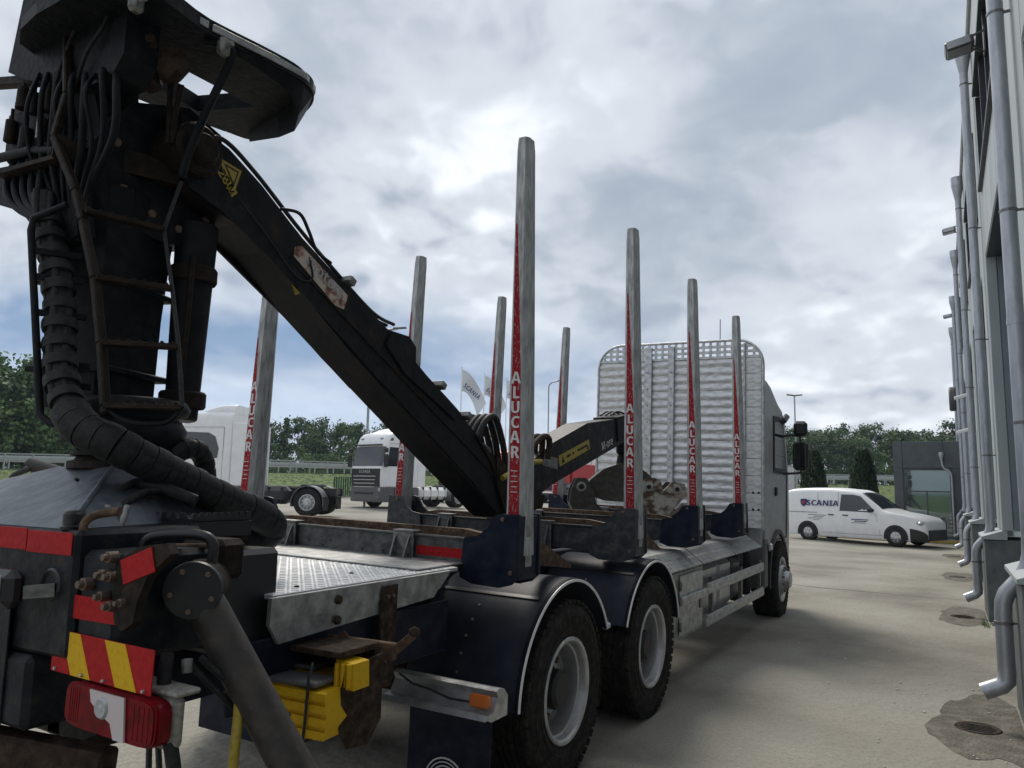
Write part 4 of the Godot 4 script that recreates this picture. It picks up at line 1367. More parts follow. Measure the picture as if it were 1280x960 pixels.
	var cz := [-.85, -.82, -.78, -.7, -.6, -.3, 0.0, .25, .45, .6, .8, 1.0, 1.15, 1.35, 1.6, 2.0, 2.4, 2.6, 2.8, 3.0, 3.2, 3.35, 3.45, 3.52, 3.55]
	var cw := [[Vector2(.75, .98), Vector2(1.15, 1.28), Vector2(1.62, 1.34), Vector2(1.62, .97)], [Vector2(1.68, .97), Vector2(1.68, 1.34), Vector2(2.3, 1.32), Vector2(2.72, 1.08), Vector2(2.6, .97)]]
	small_vehicle("parked_car", "grey car parked behind the white van", "car", M.car_grey, ct, cz, .88, 2.6, .31, .92, [.48, 1.08], cw, Vector3(-2.5, gy(-2.5), -36.6), deg_to_rad(-105))
	small_vehicle("parked_car", "silver car parked far back, seen right of the biggest stake", "car", M.car_silver, ct, cz, .88, 2.6, .31, .92, [.48, 1.08], cw, Vector3(-26.4, gy(-26.4), -50.5), deg_to_rad(170))
	small_vehicle("parked_car", "dark car parked beside the silver car far back", "car", M.black, ct, cz, .88, 2.6, .31, .92, [.48, 1.08], cw, Vector3(-24.6, gy(-24.6), -49.6), deg_to_rad(175))

func build_flags_and_posts() -> void:
	var right := Vector3(.873, 0, -.488)
	var fp := [[Vector3(-33.2, 0, -50.9), 10.2, "nearest white company flag on a tall pole, leftmost of three", "tall white pole of the leftmost company flag"], [Vector3(-34.8, 0, -57.0), 10.6, "middle of three white company flags, beside the thin stake", "tall white pole of the middle company flag"], [Vector3(-36.1, 0, -63.2), 11.0, "rightmost of three white company flags, cut off by the big stake", "tall white pole of the rightmost company flag, by the big stake"]]
	for s in fp:
		var o: Vector3 = s[0]
		o.y = gy(o.x)
		var h: float = s[1]
		var pl := thing("flagpole", s[3], "flagpole", o, "flagpoles at the back of the yard")
		var m := Mb.new()
		m.cyl(o, o + Vector3(0, h, 0), .075, .04, 10)
		put(m, "pole", M.white_paint, pl)
		m = Mb.new()
		m.cyl(o + Vector3(0, h, 0), o + Vector3(0, h + .12, 0), .07, .05, 10)
		put(m, "cap", M.white_paint, pl)
		var fl := thing("company_flag", s[2], "flag", o + Vector3(0, h - 2, 0), "company flags at the back of the yard")
		m = Mb.new()
		var rows := []
		for i in 13:
			var u := i / 12.0
			var line := []
			for j in 13:
				var v := j / 12.0
				var x := u * 1.95 * (1.0 - v * .35) + .05
				var y := -.12 - v * (1.75 - u * .75) - u * u * 2.15 - u * .55
				line.append(o + Vector3(0, h + y, 0) + right * x + Vector3(.488, 0, .873) * (.22 * sin(u * 6.0 + v * 2.2) * (.3 + u)))
			rows.append(line)
		m.grid(rows)
		put(m, "cloth", M.flag_white, fl)
		var lay := Basis(Vector3.UP, atan2(.488, .873)) * Basis(Vector3(0, 0, 1), -.72)
		text("SCANIA", .34, M.print_blue, fl, Transform3D(lay, o + Vector3(0, h - 1.9, 0) + right * .86 + Vector3(.488, 0, .873) * .30), "lettering", .95)
	# street lamps
	for s in [[Vector3(-33.8, 0, -67.6), 11.3, 1.0, "grey street lamp with a curved arm, right of the big stake"], [Vector3(-25.6, 0, -30.6), 9.1, 1.5, "grey street lamp whose arm shows above the crane boom"]]:
		var o: Vector3 = s[0]
		o.y = gy(o.x)
		var h: float = s[1]
		var lp := thing("street_lamp", s[3], "street lamp", o, "street lamps with curved arms")
		var m := Mb.new()
		var path := [o, o + Vector3(0, h * .5, 0), o + Vector3(0, h - .7, 0)]
		for k in 7:
			var a := PI * .5 * k / 6.0
			path.append(o + Vector3(0, h - .7 + sin(a) * .62, 0) + right * ((1.0 - cos(a)) * .6))
		path.append(o + Vector3(0, h + .05, 0) + right * (.6 + s[2] * .5))
		m.tube(path, .065, 8)
		put(m, "pole", M.pole, lp)
		m = Mb.new()
		m.bar(o + Vector3(0, h + .05, 0) + right * (.5 + s[2] * .4), o + Vector3(0, h + .10, 0) + right * (1.05 + s[2] * .5), .22, .09, .03)
		put(m, "lamp_head", M.trim_grey, lp)
	var o2 := Vector3(-10.1, gy(-10.1), -63.7)
	var l2 := thing("lamp_mast", "grey lamp mast with two small heads behind the lorry's mirror", "street lamp", o2)
	var q := Mb.new()
	q.cyl(o2, o2 + Vector3(0, 9.0, 0), .08, .05, 8)
	put(q, "pole", M.pole, l2)
	for s in [-1.0, 1.0]:
		q = Mb.new()
		q.bar(o2 + Vector3(0, 8.98, 0), o2 + Vector3(0, 9.05, 0) + right * s * .62, .2, .10, .03)
		put(q, "lamp_head", M.trim_grey, l2)
	var cb := thing("utility_cabinet", "pale grey utility cabinet standing behind the lorry cab", "cabinet", Vector3(-7.0, 0, -42.2))
	q = Mb.new()
	q.span(Vector3(-7.25, gy(-7), -42.5), Vector3(-6.75, 3.0, -42.2), .02)
	put(q, "cabinet_body", M.alu_dull, cb)
	q = Mb.new()
	q.span(Vector3(-7.2, .5, -42.2), Vector3(-6.8, 2.9, -42.18), .01)
	put(q, "door", M.alu, cb)
	# green slatted screen on the grass
	var sc := thing("slatted_screen", "small dark green slatted screen on the grass bank between the white tractor units", "fence", Vector3(-33.9, gy(-34), -38.6))
	var grn := plain(Color(.02, .07, .03), .6)
	for k in 11:
		q = Mb.new()
		var p := Vector3(-34.6 + k * .14, gy(-34) + .1, -38.3 - k * .06)
		q.span(p + Vector3(-.05, 0, -.02), p + Vector3(.05, 1.25, .02))
		put(q, "slat", grn, sc)

# ---------- the timber lorry ----------
const CX := -3.31      # the lorry's middle
const TX := -3.22      # middle of the rear fittings

func yz(x: float, toward := 1.0) -> Transform3D:      # outlines drawn as (z, y), thickness along +x
	return Transform3D(Basis(Vector3(0, 0, 1), Vector3.UP, Vector3(1, 0, 0) * toward), Vector3(x, 0, 0))

const WL := [.97, 1.03, 1.12, 1.18]     # how far the left stakes stand from the middle

func stake(t: Node3D, right: bool, z: float, k: int) -> void:
	var s := 1.0 if right else -1.0
	var base := Vector3(CX + (1.18 if right else -WL[k]), 1.36, z)
	var lean: float = -.022 if right else .026
	var long := 1.72 if k == 0 and not right else 2.44       # the left stake next to the crane is cut short
	var tp := base + Vector3(lean * long, long, 0)
	var m := Mb.new()
	var rows := []
	for e in [[0.0, .064, .080], [.5, .055, .070], [.97, .043, .058], [1.0, .038, .052]]:
		var c: Vector3 = base.lerp(tp, e[0])
		var hx: float = e[1]
		var hz: float = e[2]
		var cx := hx * .42
		var cz := hz * .42
		rows.append([c + Vector3(hx, 0, -hz + cz), c + Vector3(hx, 0, hz - cz), c + Vector3(hx - cx, 0, hz), c + Vector3(-hx + cx, 0, hz), c + Vector3(-hx, 0, hz - cz), c + Vector3(-hx, 0, -hz + cz), c + Vector3(-hx + cx, 0, -hz), c + Vector3(hx - cx, 0, -hz)])
	for i in 3:
		var mid: Vector3 = base.lerp(tp, .5)
		for j in 8:
			var jn := (j + 1) % 8
			mid = (rows[i][0] + rows[i][4] + rows[i + 1][0] + rows[i + 1][4]) * .25
			m.quad(rows[i][j], rows[i][jn], rows[i + 1][jn], rows[i + 1][j], mid)
	m.face(rows[3], base)
	m.face(rows[0], tp)
	var o := put(m, "stake", M.alu_stake, t)
	# red strip on the face towards the rear, with its lettering
	var st := Mb.new()
	var pts := []
	for e in [0.03, .25, .42, .60, .78]:
		var c: Vector3 = base.lerp(tp, e)
		var hx := lerpf(.064, .043, e)
		var hz := lerpf(.080, .058, e) + .0015
		var wd: float = {0.03: .62, .25: .62, .42: .58, .60: .38, .78: .12}[e]
		pts.append([c + Vector3(-hx * .52, 0, hz), c + Vector3(-hx * .52 + hx * wd * 1.75, 0, hz)])
	for i in 4:
		st.quad(pts[i][0], pts[i][1], pts[i + 1][1], pts[i + 1][0], Vector3(base.x, 2, z))
	put(st, "red_strip", M.red_strip, o)
	var dir := (tp - base).normalized()
	for i in 6:
		var e := (.405 - i * .0345) * 2.44 / long
		var c: Vector3 = base.lerp(tp, e)
		var hz := lerpf(.080, .058, e) + .0035
		var face_up := (dir + Vector3(0, 0, -.009)).normalized()
		text("ALUCAR"[i], .066, M.lettering, o, Transform3D(Basis(Vector3(1, 0, 0), face_up, Vector3(0, 0, 1)), c + Vector3(0, 0, hz)), "lettering", 1.05)
	for i in 5:
		var e := (.19 - i * .012) * 2.44 / long
		var c: Vector3 = base.lerp(tp, e)
		var hz := lerpf(.080, .058, e) + .003
		var pr := Mb.new()
		pr.box(c + Vector3(0, 0, hz), Vector3(.042 - (i % 2) * .006, .004, .002))
		put(pr, "small_print", M.lettering, o)

func bunk(t: Node3D, z: float, k: int) -> void:
	var m := Mb.new()
	var wl: float = WL[k] - .18
	var mat: Material = M.bolster_grey if k == 0 else M.bolster
	m.span(Vector3(CX - wl, 1.25, z + .085), Vector3(CX + 1.02, 1.435, z + .105), .004)
	m.span(Vector3(CX - wl, 1.25, z - .105), Vector3(CX + 1.02, 1.435, z - .085), .004)
	m.span(Vector3(CX - wl, 1.25, z - .084), Vector3(CX + 1.02, 1.27, z + .084))
	m.span(Vector3(CX - wl, 1.425, z + .106), Vector3(CX + 1.02, 1.440, z + .125), .004)
	var b := put(m, "bunk_beam", mat, t)
	var ins := Mb.new()
	ins.prism([Vector2(-wl, 1.33), Vector2(.98, 1.33), Vector2(.98, 1.45), Vector2(.80, 1.475), Vector2(-wl + .2, 1.475), Vector2(-wl, 1.44)], Transform3D(Basis.IDENTITY, Vector3(CX, 0, z - .075)), .06)
	put(ins, "wear_bar", M.rust, b)
	for s in [-1.0, 1.0]:
		var p := Mb.new()
		var dx: float = 0.0 if s > 0 else 1.18 - WL[k]
		var pts := [Vector2(.87, 1.252), Vector2(.89, 1.44), Vector2(.98, 1.455), Vector2(1.04, 1.50), Vector2(1.09, 1.575), Vector2(1.14, 1.585), Vector2(1.238, 1.585), Vector2(1.248, 1.25), Vector2(1.20, 1.205), Vector2(1.13, 1.185), Vector2(.95, 1.19), Vector2(.87, 1.22)]
		var poly := []
		for e in pts: poly.append(Vector2((e.x - dx) * s, e.y))
		p.prism(poly, Transform3D(Basis.IDENTITY, Vector3(CX, 0, z + .108)), .022)
		p.prism(poly, Transform3D(Basis.IDENTITY, Vector3(CX, 0, z - .130)), .022)
		p.span(Vector3(CX + s * (1.222 - dx), 1.23, z - .107), Vector3(CX + s * (1.236 - dx), 1.575, z + .107))
		var po := put(p, "stake_pocket", M.navy if k != 1 else M.bolster, b)
		po.set_meta("label", "stake pocket of dark plate")
		var wr := Mb.new()
		wr.span(Vector3(CX + s * (1.238 - dx), 1.30, z - .03), Vector3(CX + s * (1.241 - dx), 1.53, z + .04))
		put(wr, "wear_plate", M.alu_dull, b)
		for e in [Vector2(1.14, 1.555), Vector2(1.20, 1.27)]:
			var bl := Mb.new()
			bl.cyl(Vector3(CX + s * (e.x - dx), e.y, z + .13), Vector3(CX + s * (e.x - dx), e.y, z + .142), .013, .012, 6)
			put(bl, "bolt", M.bolt, b)
		# clamp that ties the bunk to the chassis
		var cl := Mb.new()
		var x0: float = CX + s * .47
		cl.span(Vector3(x0 - .075, 1.20, z + .13), Vector3(x0 + .075, 1.218, z + .30), .004)
		cl.span(Vector3(x0 - .075, 1.218, z + .127), Vector3(x0 + .075, 1.445, z + .14), .003)
		cl.span(Vector3(x0 - .075, 1.443, z + .06), Vector3(x0 + .075, 1.456, z + .145), .003)
		for e in [-.055, .045]:
			cl.prism([Vector2(z + .14, 1.22), Vector2(z + .27, 1.22), Vector2(z + .20, 1.29), Vector2(z + .16, 1.40), Vector2(z + .14, 1.43)], yz(x0 + e), .010)
		put(cl, "clamp", M.steel if k == 0 else M.bolster_grey, b)
		for e in [-.045, .045]:
			var bl := Mb.new()
			bl.cyl(Vector3(x0 + e, 1.216, z + .275), Vector3(x0 + e, 1.25, z + .275), .014, .012, 6)
			put(bl, "bolt", M.bolt, b)
		if k == 0:
			var rs := Mb.new()
			rs.span(Vector3(CX + s * .55, 1.318, z + .1052), Vector3(CX + s * (.885 - dx), 1.372, z + .1065))
			put(rs, "red_reflector", M.red, b)
		var rp := Mb.new()
		rp.prism([Vector2(z - .13, 1.29), Vector2(z - .13, 1.41), Vector2(z - .42, 1.40), Vector2(z - .86, 1.225), Vector2(z - .84, 1.21)], yz(CX + s * (1.06 - dx)), .05)
		put(rp, "rubbing_plate", M.rust, b)
		stake(t, s > 0, z, k)
	if k == 0:
		for e in [-.18, -.12, .14, .30, -.30]:
			var ho := Mb.new()
			ho.cyl(Vector3(CX + e, 1.33 + .02 * sin(e * 40), z + .1051), Vector3(CX + e, 1.33 + .02 * sin(e * 40), z + .1062), .009, .009, 8)
			put(ho, "bolt_hole", M.dark, b)

func build_lorry() -> Node3D:
	var t := thing("timber_lorry", "dark blue and silver timber lorry with eight aluminium stakes and a tall ribbed headboard", "truck", Vector3(CX, 0, -6))
	# frame
	var m := Mb.new()
	for s in [-1.0, 1.0]: m.span(Vector3(CX + s * .43 - .04, .80, -11.93), Vector3(CX + s * .43 + .04, 1.10, -1.75), .006)
	for z in [-2.6, -3.4, -5.1, -6.6, -8.0, -9.6]: m.span(Vector3(CX - .39, .84, z - .05), Vector3(CX + .39, 1.06, z + .05))
	put(m, "chassis", M.navy, t)
	m = Mb.new()
	for s in [-1.0, 1.0]: m.span(Vector3(CX + s * .43 - .05, 1.103, -10.33), Vector3(CX + s * .43 + .05, 1.20, -2.2), .006)
	put(m, "subframe", M.bolster, t)
	m = Mb.new()
	for z in [-4.38, -5.93]:
		m.cyl(Vector3(CX - .9, .53, z), Vector3(CX + .9, .53, z), .085, .085, 12)
		m.lathe([Vector2(0, -.28), Vector2(.16, -.22), Vector2(.23, 0), Vector2(.16, .22), Vector2(0, .28)], Mb.along(Vector3(CX, .55, z), Vector3(CX, .55, z - 1)), 16, true)
	put(m, "axle", M.rust_dark, t)
	m = Mb.new()
	for s in [-1.0, 1.0]:
		for z in [-4.38, -5.93]: m.lathe([Vector2(0, 0), Vector2(.15, 0), Vector2(.17, .08), Vector2(.17, .22), Vector2(.15, .30), Vector2(0, .30)], Transform3D(Basis.IDENTITY, Vector3(CX + s * .58, .60, z + .38)), 16)
	put(m, "air_spring", M.rubber, t)
	for s in [-1.0, 1.0]:
		for z in [-4.38, -5.93]:
			wheel(t, Vector3(CX + s * 1.265, .53, z), s, .53, .29, "deep")
			wheel(t, Vector3(CX + s * .92, .53, z), s, .53, .29, "truck")
		wheel(t, Vector3(CX + s * 1.24, .50, -11.55), s, .53, .33, "hubbed")
	# mudguards with a white edge
	for s in [-1.0, 1.0]:
		for e in [[-4.40, .02, PI - .44], [-5.95, .36, PI - .20]]:
			var x0: float = CX + s * .52
			var x1: float = CX + s * 1.262
			var g := Mb.new()
			var c := Vector3(0, .53, e[0])
			g.arch(c, .640, .655, e[1], e[2], x0, x1, 36)
			g.arch(c, .632, .655, e[1], e[2], x1 - s * .022, x1, 36)
			var go := put(g, "mudguard", M.fender, t)
			var w := Mb.new()
			w.arch(c, .634, .650, e[1], e[2], x1 + s * .002, x1 + s * .009, 36)
			put(w, "white_edge", M.white_paint, go)
			# overlapping joint plate with its screws
			var j := Mb.new()
			j.arch(c, .656, .661, 1.02, 1.06, x0 + s * .02, x1 - s * .05, 3)
			put(j, "joint", M.black, go)
			for q in 6:
				var a: float = .10 + q * .155
				if a < e[1] + .05: continue
				var b := Mb.new()
				var d := Vector3(0, sin(a), cos(a))
				b.cyl(Vector3(CX + s * .86, 0, 0) + c + d * .654, Vector3(CX + s * .86, 0, 0) + c + d * .661, .009, .008, 8)
				put(b, "screw", M.steel, go)
		var vl := Mb.new()
		vl.span(Vector3(CX + s * .5, .80, -5.18), Vector3(CX + s * 1.2, .84, -4.98), .01)
		put(vl, "valance", M.navy, t)
		var ml := Mb.new()
		ml.box(Vector3(CX + s * 1.215, .80, -5.08), Vector3(.05, .045, .07), .012)
		put(ml, "marker_lamp", M.lens_grey, t)
	# rear deck of tread plate between the crane and the first bunk
	m = Mb.new()
	m.span(Vector3(TX - .93, 1.268, -3.62), Vector3(TX + .84, 1.288, -2.28), .003)
	var dk := put(m, "tread_deck", M.deck, t)
	m = Mb.new()
	for i in 44:
		for j in 33:
			var x := TX - .90 + i * .040
			var z := -3.58 + j * .040
			if x > TX + .82: continue
			var an := .785 if (i + j) % 2 == 0 else -.785
			m.box(Vector3(x, 1.2885, z), Vector3(.030, .005, .009), .002, Basis(Vector3.UP, an))
	var stuffed := put(m, "tread", M.deck, dk)
	stuffed.set_meta("kind", "stuff")
	for e in [Vector2(.75, -2.5), Vector2(.62, -3.0), Vector2(.8, -3.4), Vector2(-.5, -3.3), Vector2(.2, -3.5)]:
		m = Mb.new()
		m.cyl(Vector3(TX + e.x, 1.287, e.y), Vector3(TX + e.x, 1.294, e.y), .012, .010, 8)
		put(m, "bolt", M.rust_dark, dk)
	m = Mb.new()
	m.span(Vector3(TX - .93, 1.2915, -3.75), Vector3(TX + .80, 1.300, -3.30), .003)
	put(m, "deck_plate", M.alu_dull, t)
	for s in [-1.0, 1.0]:
		m = Mb.new()
		var xs: float = TX + s * .855
		m.prism([Vector2(-2.24, 1.283), Vector2(-3.50, 1.283), Vector2(-3.40, 1.20), Vector2(-2.24, 1.185)], yz(xs), .022)
		m.prism([Vector2(-2.24, 1.183), Vector2(-3.40, 1.198), Vector2(-3.36, 1.16), Vector2(-2.30, 1.10)], yz(xs - .004), .018)
		var sk := put(m, "deck_skirt", M.alu_dull, t)
		for y in [1.15, 1.235]:
			m = Mb.new()
			m.cyl(Vector3(xs + .022 * s, y, -2.62), Vector3(xs + .032 * s + .006, y, -2.62), .020, .018, 10)
			put(m, "bolt", M.rust_dark, sk)
		m = Mb.new()
		m.span(Vector3(xs - .04, .86, -3.55), Vector3(xs - .02, 1.12, -2.10), .004)
		put(m, "side_plate", M.navy, t)
		m = Mb.new()
		m.prism([Vector2(-.055, 0), Vector2(-.055, -.42), Vector2(-.03, -.46), Vector2(.03, -.46), Vector2(.055, -.42), Vector2(.062, -.02), Vector2(.05, 0)], Transform3D(Basis(Vector3(0, 0, 1), Vector3.UP, Vector3(1, 0, 0)), Vector3(xs + .024, 1.262, -2.97)), .012)
		var bk := put(m, "hanger_plate", M.rust_dark, t)
		for e in [Vector2(-.02, -.05), Vector2(.02, -.05), Vector2(-.02, -.30), Vector2(.02, -.30), Vector2(-.02, -.34), Vector2(.02, -.34)]:
			m = Mb.new()
			m.cyl(Vector3(xs + .035, 1.262 + e.y, -2.97 + e.x), Vector3(xs + .046, 1.262 + e.y, -2.97 + e.x), .010, .009, 6)
			put(m, "bolt", M.bolt, bk)
	# hose hook in front of the mudguard
	m = Mb.new()
	m.span(Vector3(TX + .80, .93, -2.64), Vector3(TX + .775, 1.12, -2.58), .004)
	m.bar(Vector3(TX + .80, 1.05, -2.62), Vector3(TX + 1.13, 1.035, -2.72), .035, .07, .004)
	m.bar(Vector3(TX + 1.12, 1.035, -2.72), Vector3(TX + 1.20, 1.11, -2.74), .03, .035, .004)
	var hk := put(m, "hose_hook", M.rust, t)
	m = Mb.new()
	m.lathe([Vector2(0, -.022), Vector2(.022, -.01), Vector2(.024, .01), Vector2(0, .022)], Transform3D(Basis.IDENTITY, Vector3(TX + 1.205, 1.125, -2.74)), 10, true)
	put(m, "knob", M.rust_dark, hk)
	m = Mb.new()
	m.bar(Vector3(TX + .84, 1.0, -2.60), Vector3(TX + .93, 1.09, -2.64), .012, .05, .003)
	put(m, "gusset", M.rust, hk)
	# aluminium light bar behind the rear wheels, orange lamp, mud flap
	for s in [-1.0, 1.0]:
		m = Mb.new()
		var x0: float = TX + s * .50
		var x1: float = TX + s * 1.16
		var prof := [Vector2(-3.66, .56), Vector2(-3.50, .56), Vector2(-3.46, .58), Vector2(-3.44, .575), Vector2(-3.46, .60), Vector2(-3.52, .60), Vector2(-3.56, .665), Vector2(-3.54, .70), Vector2(-3.57, .71), Vector2(-3.62, .70), Vector2(-3.66, .66)]
		m.prism(prof, yz(minf(x0, x1)), absf(x1 - x0))
		var lb := put(m, "light_bar", M.alu, t)
		m = Mb.new()
		m.box(Vector3(x1 - s * .065, .655, -3.49), Vector3(.115, .062, .05), .012)
		put(m, "orange_lamp", M.orange, lb)
		m = Mb.new()
		m.tube([Vector3(x0 + s * .05, .70, -3.53), Vector3(x0 + s * .15, .665, -3.515), Vector3(x0 + s * .26, .655, -3.515), Vector3(x0 + s * .40, .63, -3.51), Vector3(x0 + s * .53, .635, -3.51), Vector3(x1 - s * .12, .645, -3.50)], .007, 6)
		put(m, "cable", M.black, lb)
		m = Mb.new()
		m.span(Vector3(x0 + s * .08, .10, -3.615), Vector3(x1 - s * .06, .565, -3.60), .003)
		var mf := put(m, "mud_flap", M.navy, t)
		if s < 0: continue
		m = Mb.new()      # round printed emblem low on the flap: rings and sweeping arcs
		var mc := Vector3((x0 + x1) * .5, .17, -3.5975)
		for e in [[.125, -.2, 2.9, .008], [.105, .2, 2.7, .005], [.085, .5, 2.6, .006], [.065, .7, 2.5, .005]]:
			var path := []
			for q in 15:
				var a := lerpf(e[1], e[2], q / 14.0)
				path.append(mc + Vector3(cos(a) * e[0], sin(a) * e[0], 0))
			m.tube(path, e[3] * .6, 5)
		put(m, "emblem", M.lettering, mf)

	# bunks and their stakes
	var zs := [-3.86, -5.68, -7.36, -9.20]
	for k in 4: bunk(t, zs[k], k)
	# side: sloping tread-plate covers, locker, tanks, guard rails
	for s in [-1.0, 1.0]:
		for e in [[-6.42, -7.62], [-7.66, -8.98], [-9.02, -10.38]]:
			m = Mb.new()
			var xa: float = CX + s * .52
			var xb: float = CX + s * 1.0
			var xc: float = CX + s * 1.19
			m.quad(Vector3(xa, 1.165, e[0]), Vector3(xb, 1.145, e[0]), Vector3(xb, 1.145, e[1]), Vector3(xa, 1.165, e[1]), Vector3(CX, 0, e[0]))
			m.quad(Vector3(xb, 1.145, e[0]), Vector3(xc, 1.02, e[0] + .03), Vector3(xc, 1.02, e[1] + .03), Vector3(xb, 1.145, e[1]), Vector3(CX, 0, e[0]))
			m.quad(Vector3(xa, 1.155, e[0]), Vector3(xb, 1.135, e[0]), Vector3(xb, 1.135, e[1]), Vector3(xa, 1.155, e[1]), Vector3(CX, 3, e[0]))
			m.quad(Vector3(xb, 1.135, e[0]), Vector3(xc, 1.010, e[0] + .03), Vector3(xc, 1.010, e[1] + .03), Vector3(xb, 1.135, e[1]), Vector3(CX - s, 3, e[0]))
			m.quad(Vector3(xb, 1.145, e[0]), Vector3(xc, 1.02, e[0] + .03), Vector3(xc, 1.01, e[0] + .03), Vector3(xb, 1.135, e[0]), Vector3(CX, 1, -8))
			m.quad(Vector3(xa, 1.165, e[0]), Vector3(xb, 1.145, e[0]), Vector3(xb, 1.135, e[0]), Vector3(xa, 1.155, e[0]), Vector3(CX, 1, -8))
			m.quad(Vector3(xc, 1.02, e[0] + .03), Vector3(xc, 1.02, e[1] + .03), Vector3(xc, 1.01, e[1] + .03), Vector3(xc, 1.01, e[0] + .03), Vector3(CX, 1, -8))
			var cv := put(m, "side_cover", M.alu_dull, t)
			m = Mb.new()
			var nz := int(absf(e[1] - e[0]) / .055)
			for q in nz:
				for h in 2:
					var z: float = e[0] - .03 - q * .055
					var c := Vector3(lerpf(xb, xc, .28 + h * .42), lerpf(1.145, 1.02, .28 + h * .42) + .003, z)
					m.box(c, Vector3(.07, .006, .014), .002, Basis(Vector3.BACK, -s * .585))
			put(m, "tread", M.alu, cv).set_meta("kind", "stuff")
		m = Mb.new()
		m.span(Vector3(CX + s * .62, .38, -7.78), Vector3(CX + s * 1.14, .99, -6.68), .012)
		var lk := put(m, "locker", M.alu_dull, t)
		m = Mb.new()
		m.span(Vector3(CX + s * 1.142, .42, -7.72), Vector3(CX + s * 1.157, .955, -6.98), .006)
		var dr := put(m, "locker_door", M.alu, lk)
		m = Mb.new()
		m.span(Vector3(CX + s * 1.159, .69, -7.78), Vector3(CX + s * 1.19, .77, -6.95), .006)
		put(m, "door_strip", M.alu, lk)
		m = Mb.new()
		m.box(Vector3(CX + s * 1.165, .70, -6.80), Vector3(.04, .15, .05), .01)
		put(m, "orange_lamp", M.orange, lk)
		for y in [.50, .86]:
			m = Mb.new()
			m.cyl(Vector3(CX + s * 1.16, y - .04, -6.98), Vector3(CX + s * 1.16, y + .04, -6.98), .014, .014, 8)
			put(m, "hinge", M.steel, lk)
		m = Mb.new()
		m.box(Vector3(CX + s * 1.165, .64, -7.62), Vector3(.02, .09, .05), .006)
		put(m, "latch", M.steel, lk)
		for e in [[-7.86, -8.55, .52], [-8.60, -9.15, .52], [-9.2, -9.62, .46]]:
			m = Mb.new()
			m.box(Vector3(CX + s * .84, .70, (e[0] + e[1]) * .5), Vector3(.5, e[2], absf(e[1] - e[0])), .05)
			put(m, "tank", M.lorry_silver if e[0] > -9.0 else M.trim_grey, t)
		for z in [-9.72, -9.86, -10.33]:
			m = Mb.new()
			m.cyl(Vector3(CX + s * 1.0, .40, z), Vector3(CX + s * 1.0, .95, z), .06, .06, 12)
			put(m, "air_bottle", M.black, t)
		for e in [.755, .445]:
			m = Mb.new()
			m.span(Vector3(CX + s * 1.165, e - .055, -10.51), Vector3(CX + s * 1.19, e + .055, -7.80), .006)
			for q in [-.025, .025]: m.span(Vector3(CX + s * 1.19, e + q - .012, -10.50), Vector3(CX + s * 1.196, e + q + .012, -7.81), .003)
			put(m, "side_guard", M.alu, t)
		m = Mb.new()
		for z in [-8.1, -9.4, -10.45]: m.span(Vector3(CX + s * 1.12, .38, z - .03), Vector3(CX + s * 1.16, .84, z + .03))
		put(m, "guard_post", M.steel, t)
	# headboard of ribbed aluminium planks
	var hz := -10.48
	var hl := CX - 1.185
	var hr := CX + 1.20
	var dn := FastNoiseLite.new()
	dn.seed = 3; dn.frequency = 1.0; dn.fractal_octaves = 3
	var prof := []
	var n := 40
	for q in n + 1:
		var u := float(q) / n
		var yy := .228 * u
		var dz := .0052 * sin(u * TAU * 2.0 - .9) + .002 * sin(u * TAU * 2.0)
		if u < .04 or u > .96: dz = -.006
		prof.append(Vector2(dz, yy))
	for k in 10:
		var y0 := 1.235 + k * .228
		var pl := Mb.new()
		var r := []
		var cols := 34
		for q in prof.size():
			var line := []
			for c in cols + 1:
				var x := lerpf(hl + .03, hr - .27, float(c) / cols)
				var dent := .007 * dn.get_noise_3d(x * 3.0, (y0 + prof[q].y) * 9.0, k) + .004 * dn.get_noise_3d(x * 14.0, (y0 + prof[q].y) * 20.0, 7.0)
				line.append(Vector3(x, y0 + prof[q].y, hz + prof[q].x + dent))
			r.append(line)
		pl.grid(r)
		pl.quad(Vector3(hl + .03, y0, hz - .03), Vector3(hr - .27, y0, hz - .03), Vector3(hr - .27, y0 + .226, hz - .03), Vector3(hl + .03, y0 + .226, hz - .03), Vector3(CX, 2, hz + 1))
		put(pl, "headboard_plank", M.alu_board, t)
		var mg := Mb.new()
		mg.span(Vector3(hr - .265, y0 + .002, hz - .02), Vector3(hr - .03, y0 + .226, hz + .006), .006)
		put(mg, "headboard_margin", M.alu_board, t)
	for e in [[-.40, .055], [-.06, .042], [.95, .012]]:
		m = Mb.new()
		m.span(Vector3(CX + e[0] - e[1], 1.235, hz + .012), Vector3(CX + e[0] + e[1], 3.70, hz + .042), .006)
		var po := put(m, "headboard_post", M.alu, t)
		if e[1] > .03:
			for q in 9:
				m = Mb.new()
				m.cyl(Vector3(CX + e[0], 1.45 + q * .235, hz + .042), Vector3(CX + e[0], 1.45 + q * .235, hz + .048), .009, .008, 8)
				put(m, "bolt", M.rust_dark, po)
	for e in [Vector2(-.14, 1.48), Vector2(-.07, 1.48), Vector2(-.14, 1.70), Vector2(-.07, 1.70)]:
		m = Mb.new()
		m.cyl(Vector3(hr + e.x, e.y, hz + .006), Vector3(hr + e.x, e.y, hz + .009), .016, .016, 12)
		put(m, "bolt_hole", M.dark, t)
	# rounded rim and the grille along the top
	m = Mb.new()
	var path := [Vector3(hr - .01, 1.22, hz)]
	path.append(Vector3(hr - .01, 3.38, hz))
	for q in 9:
		var a := PI * .5 * q / 8.0
		path.append(Vector3(hr - .36 + cos(a) * .35, 3.40 + sin(a) * .35, hz))
	for q in 9:
		var a := PI * .5 * (1.0 + q / 8.0)
		path.append(Vector3(hl + .36 + cos(a) * .35, 3.40 + sin(a) * .35, hz))
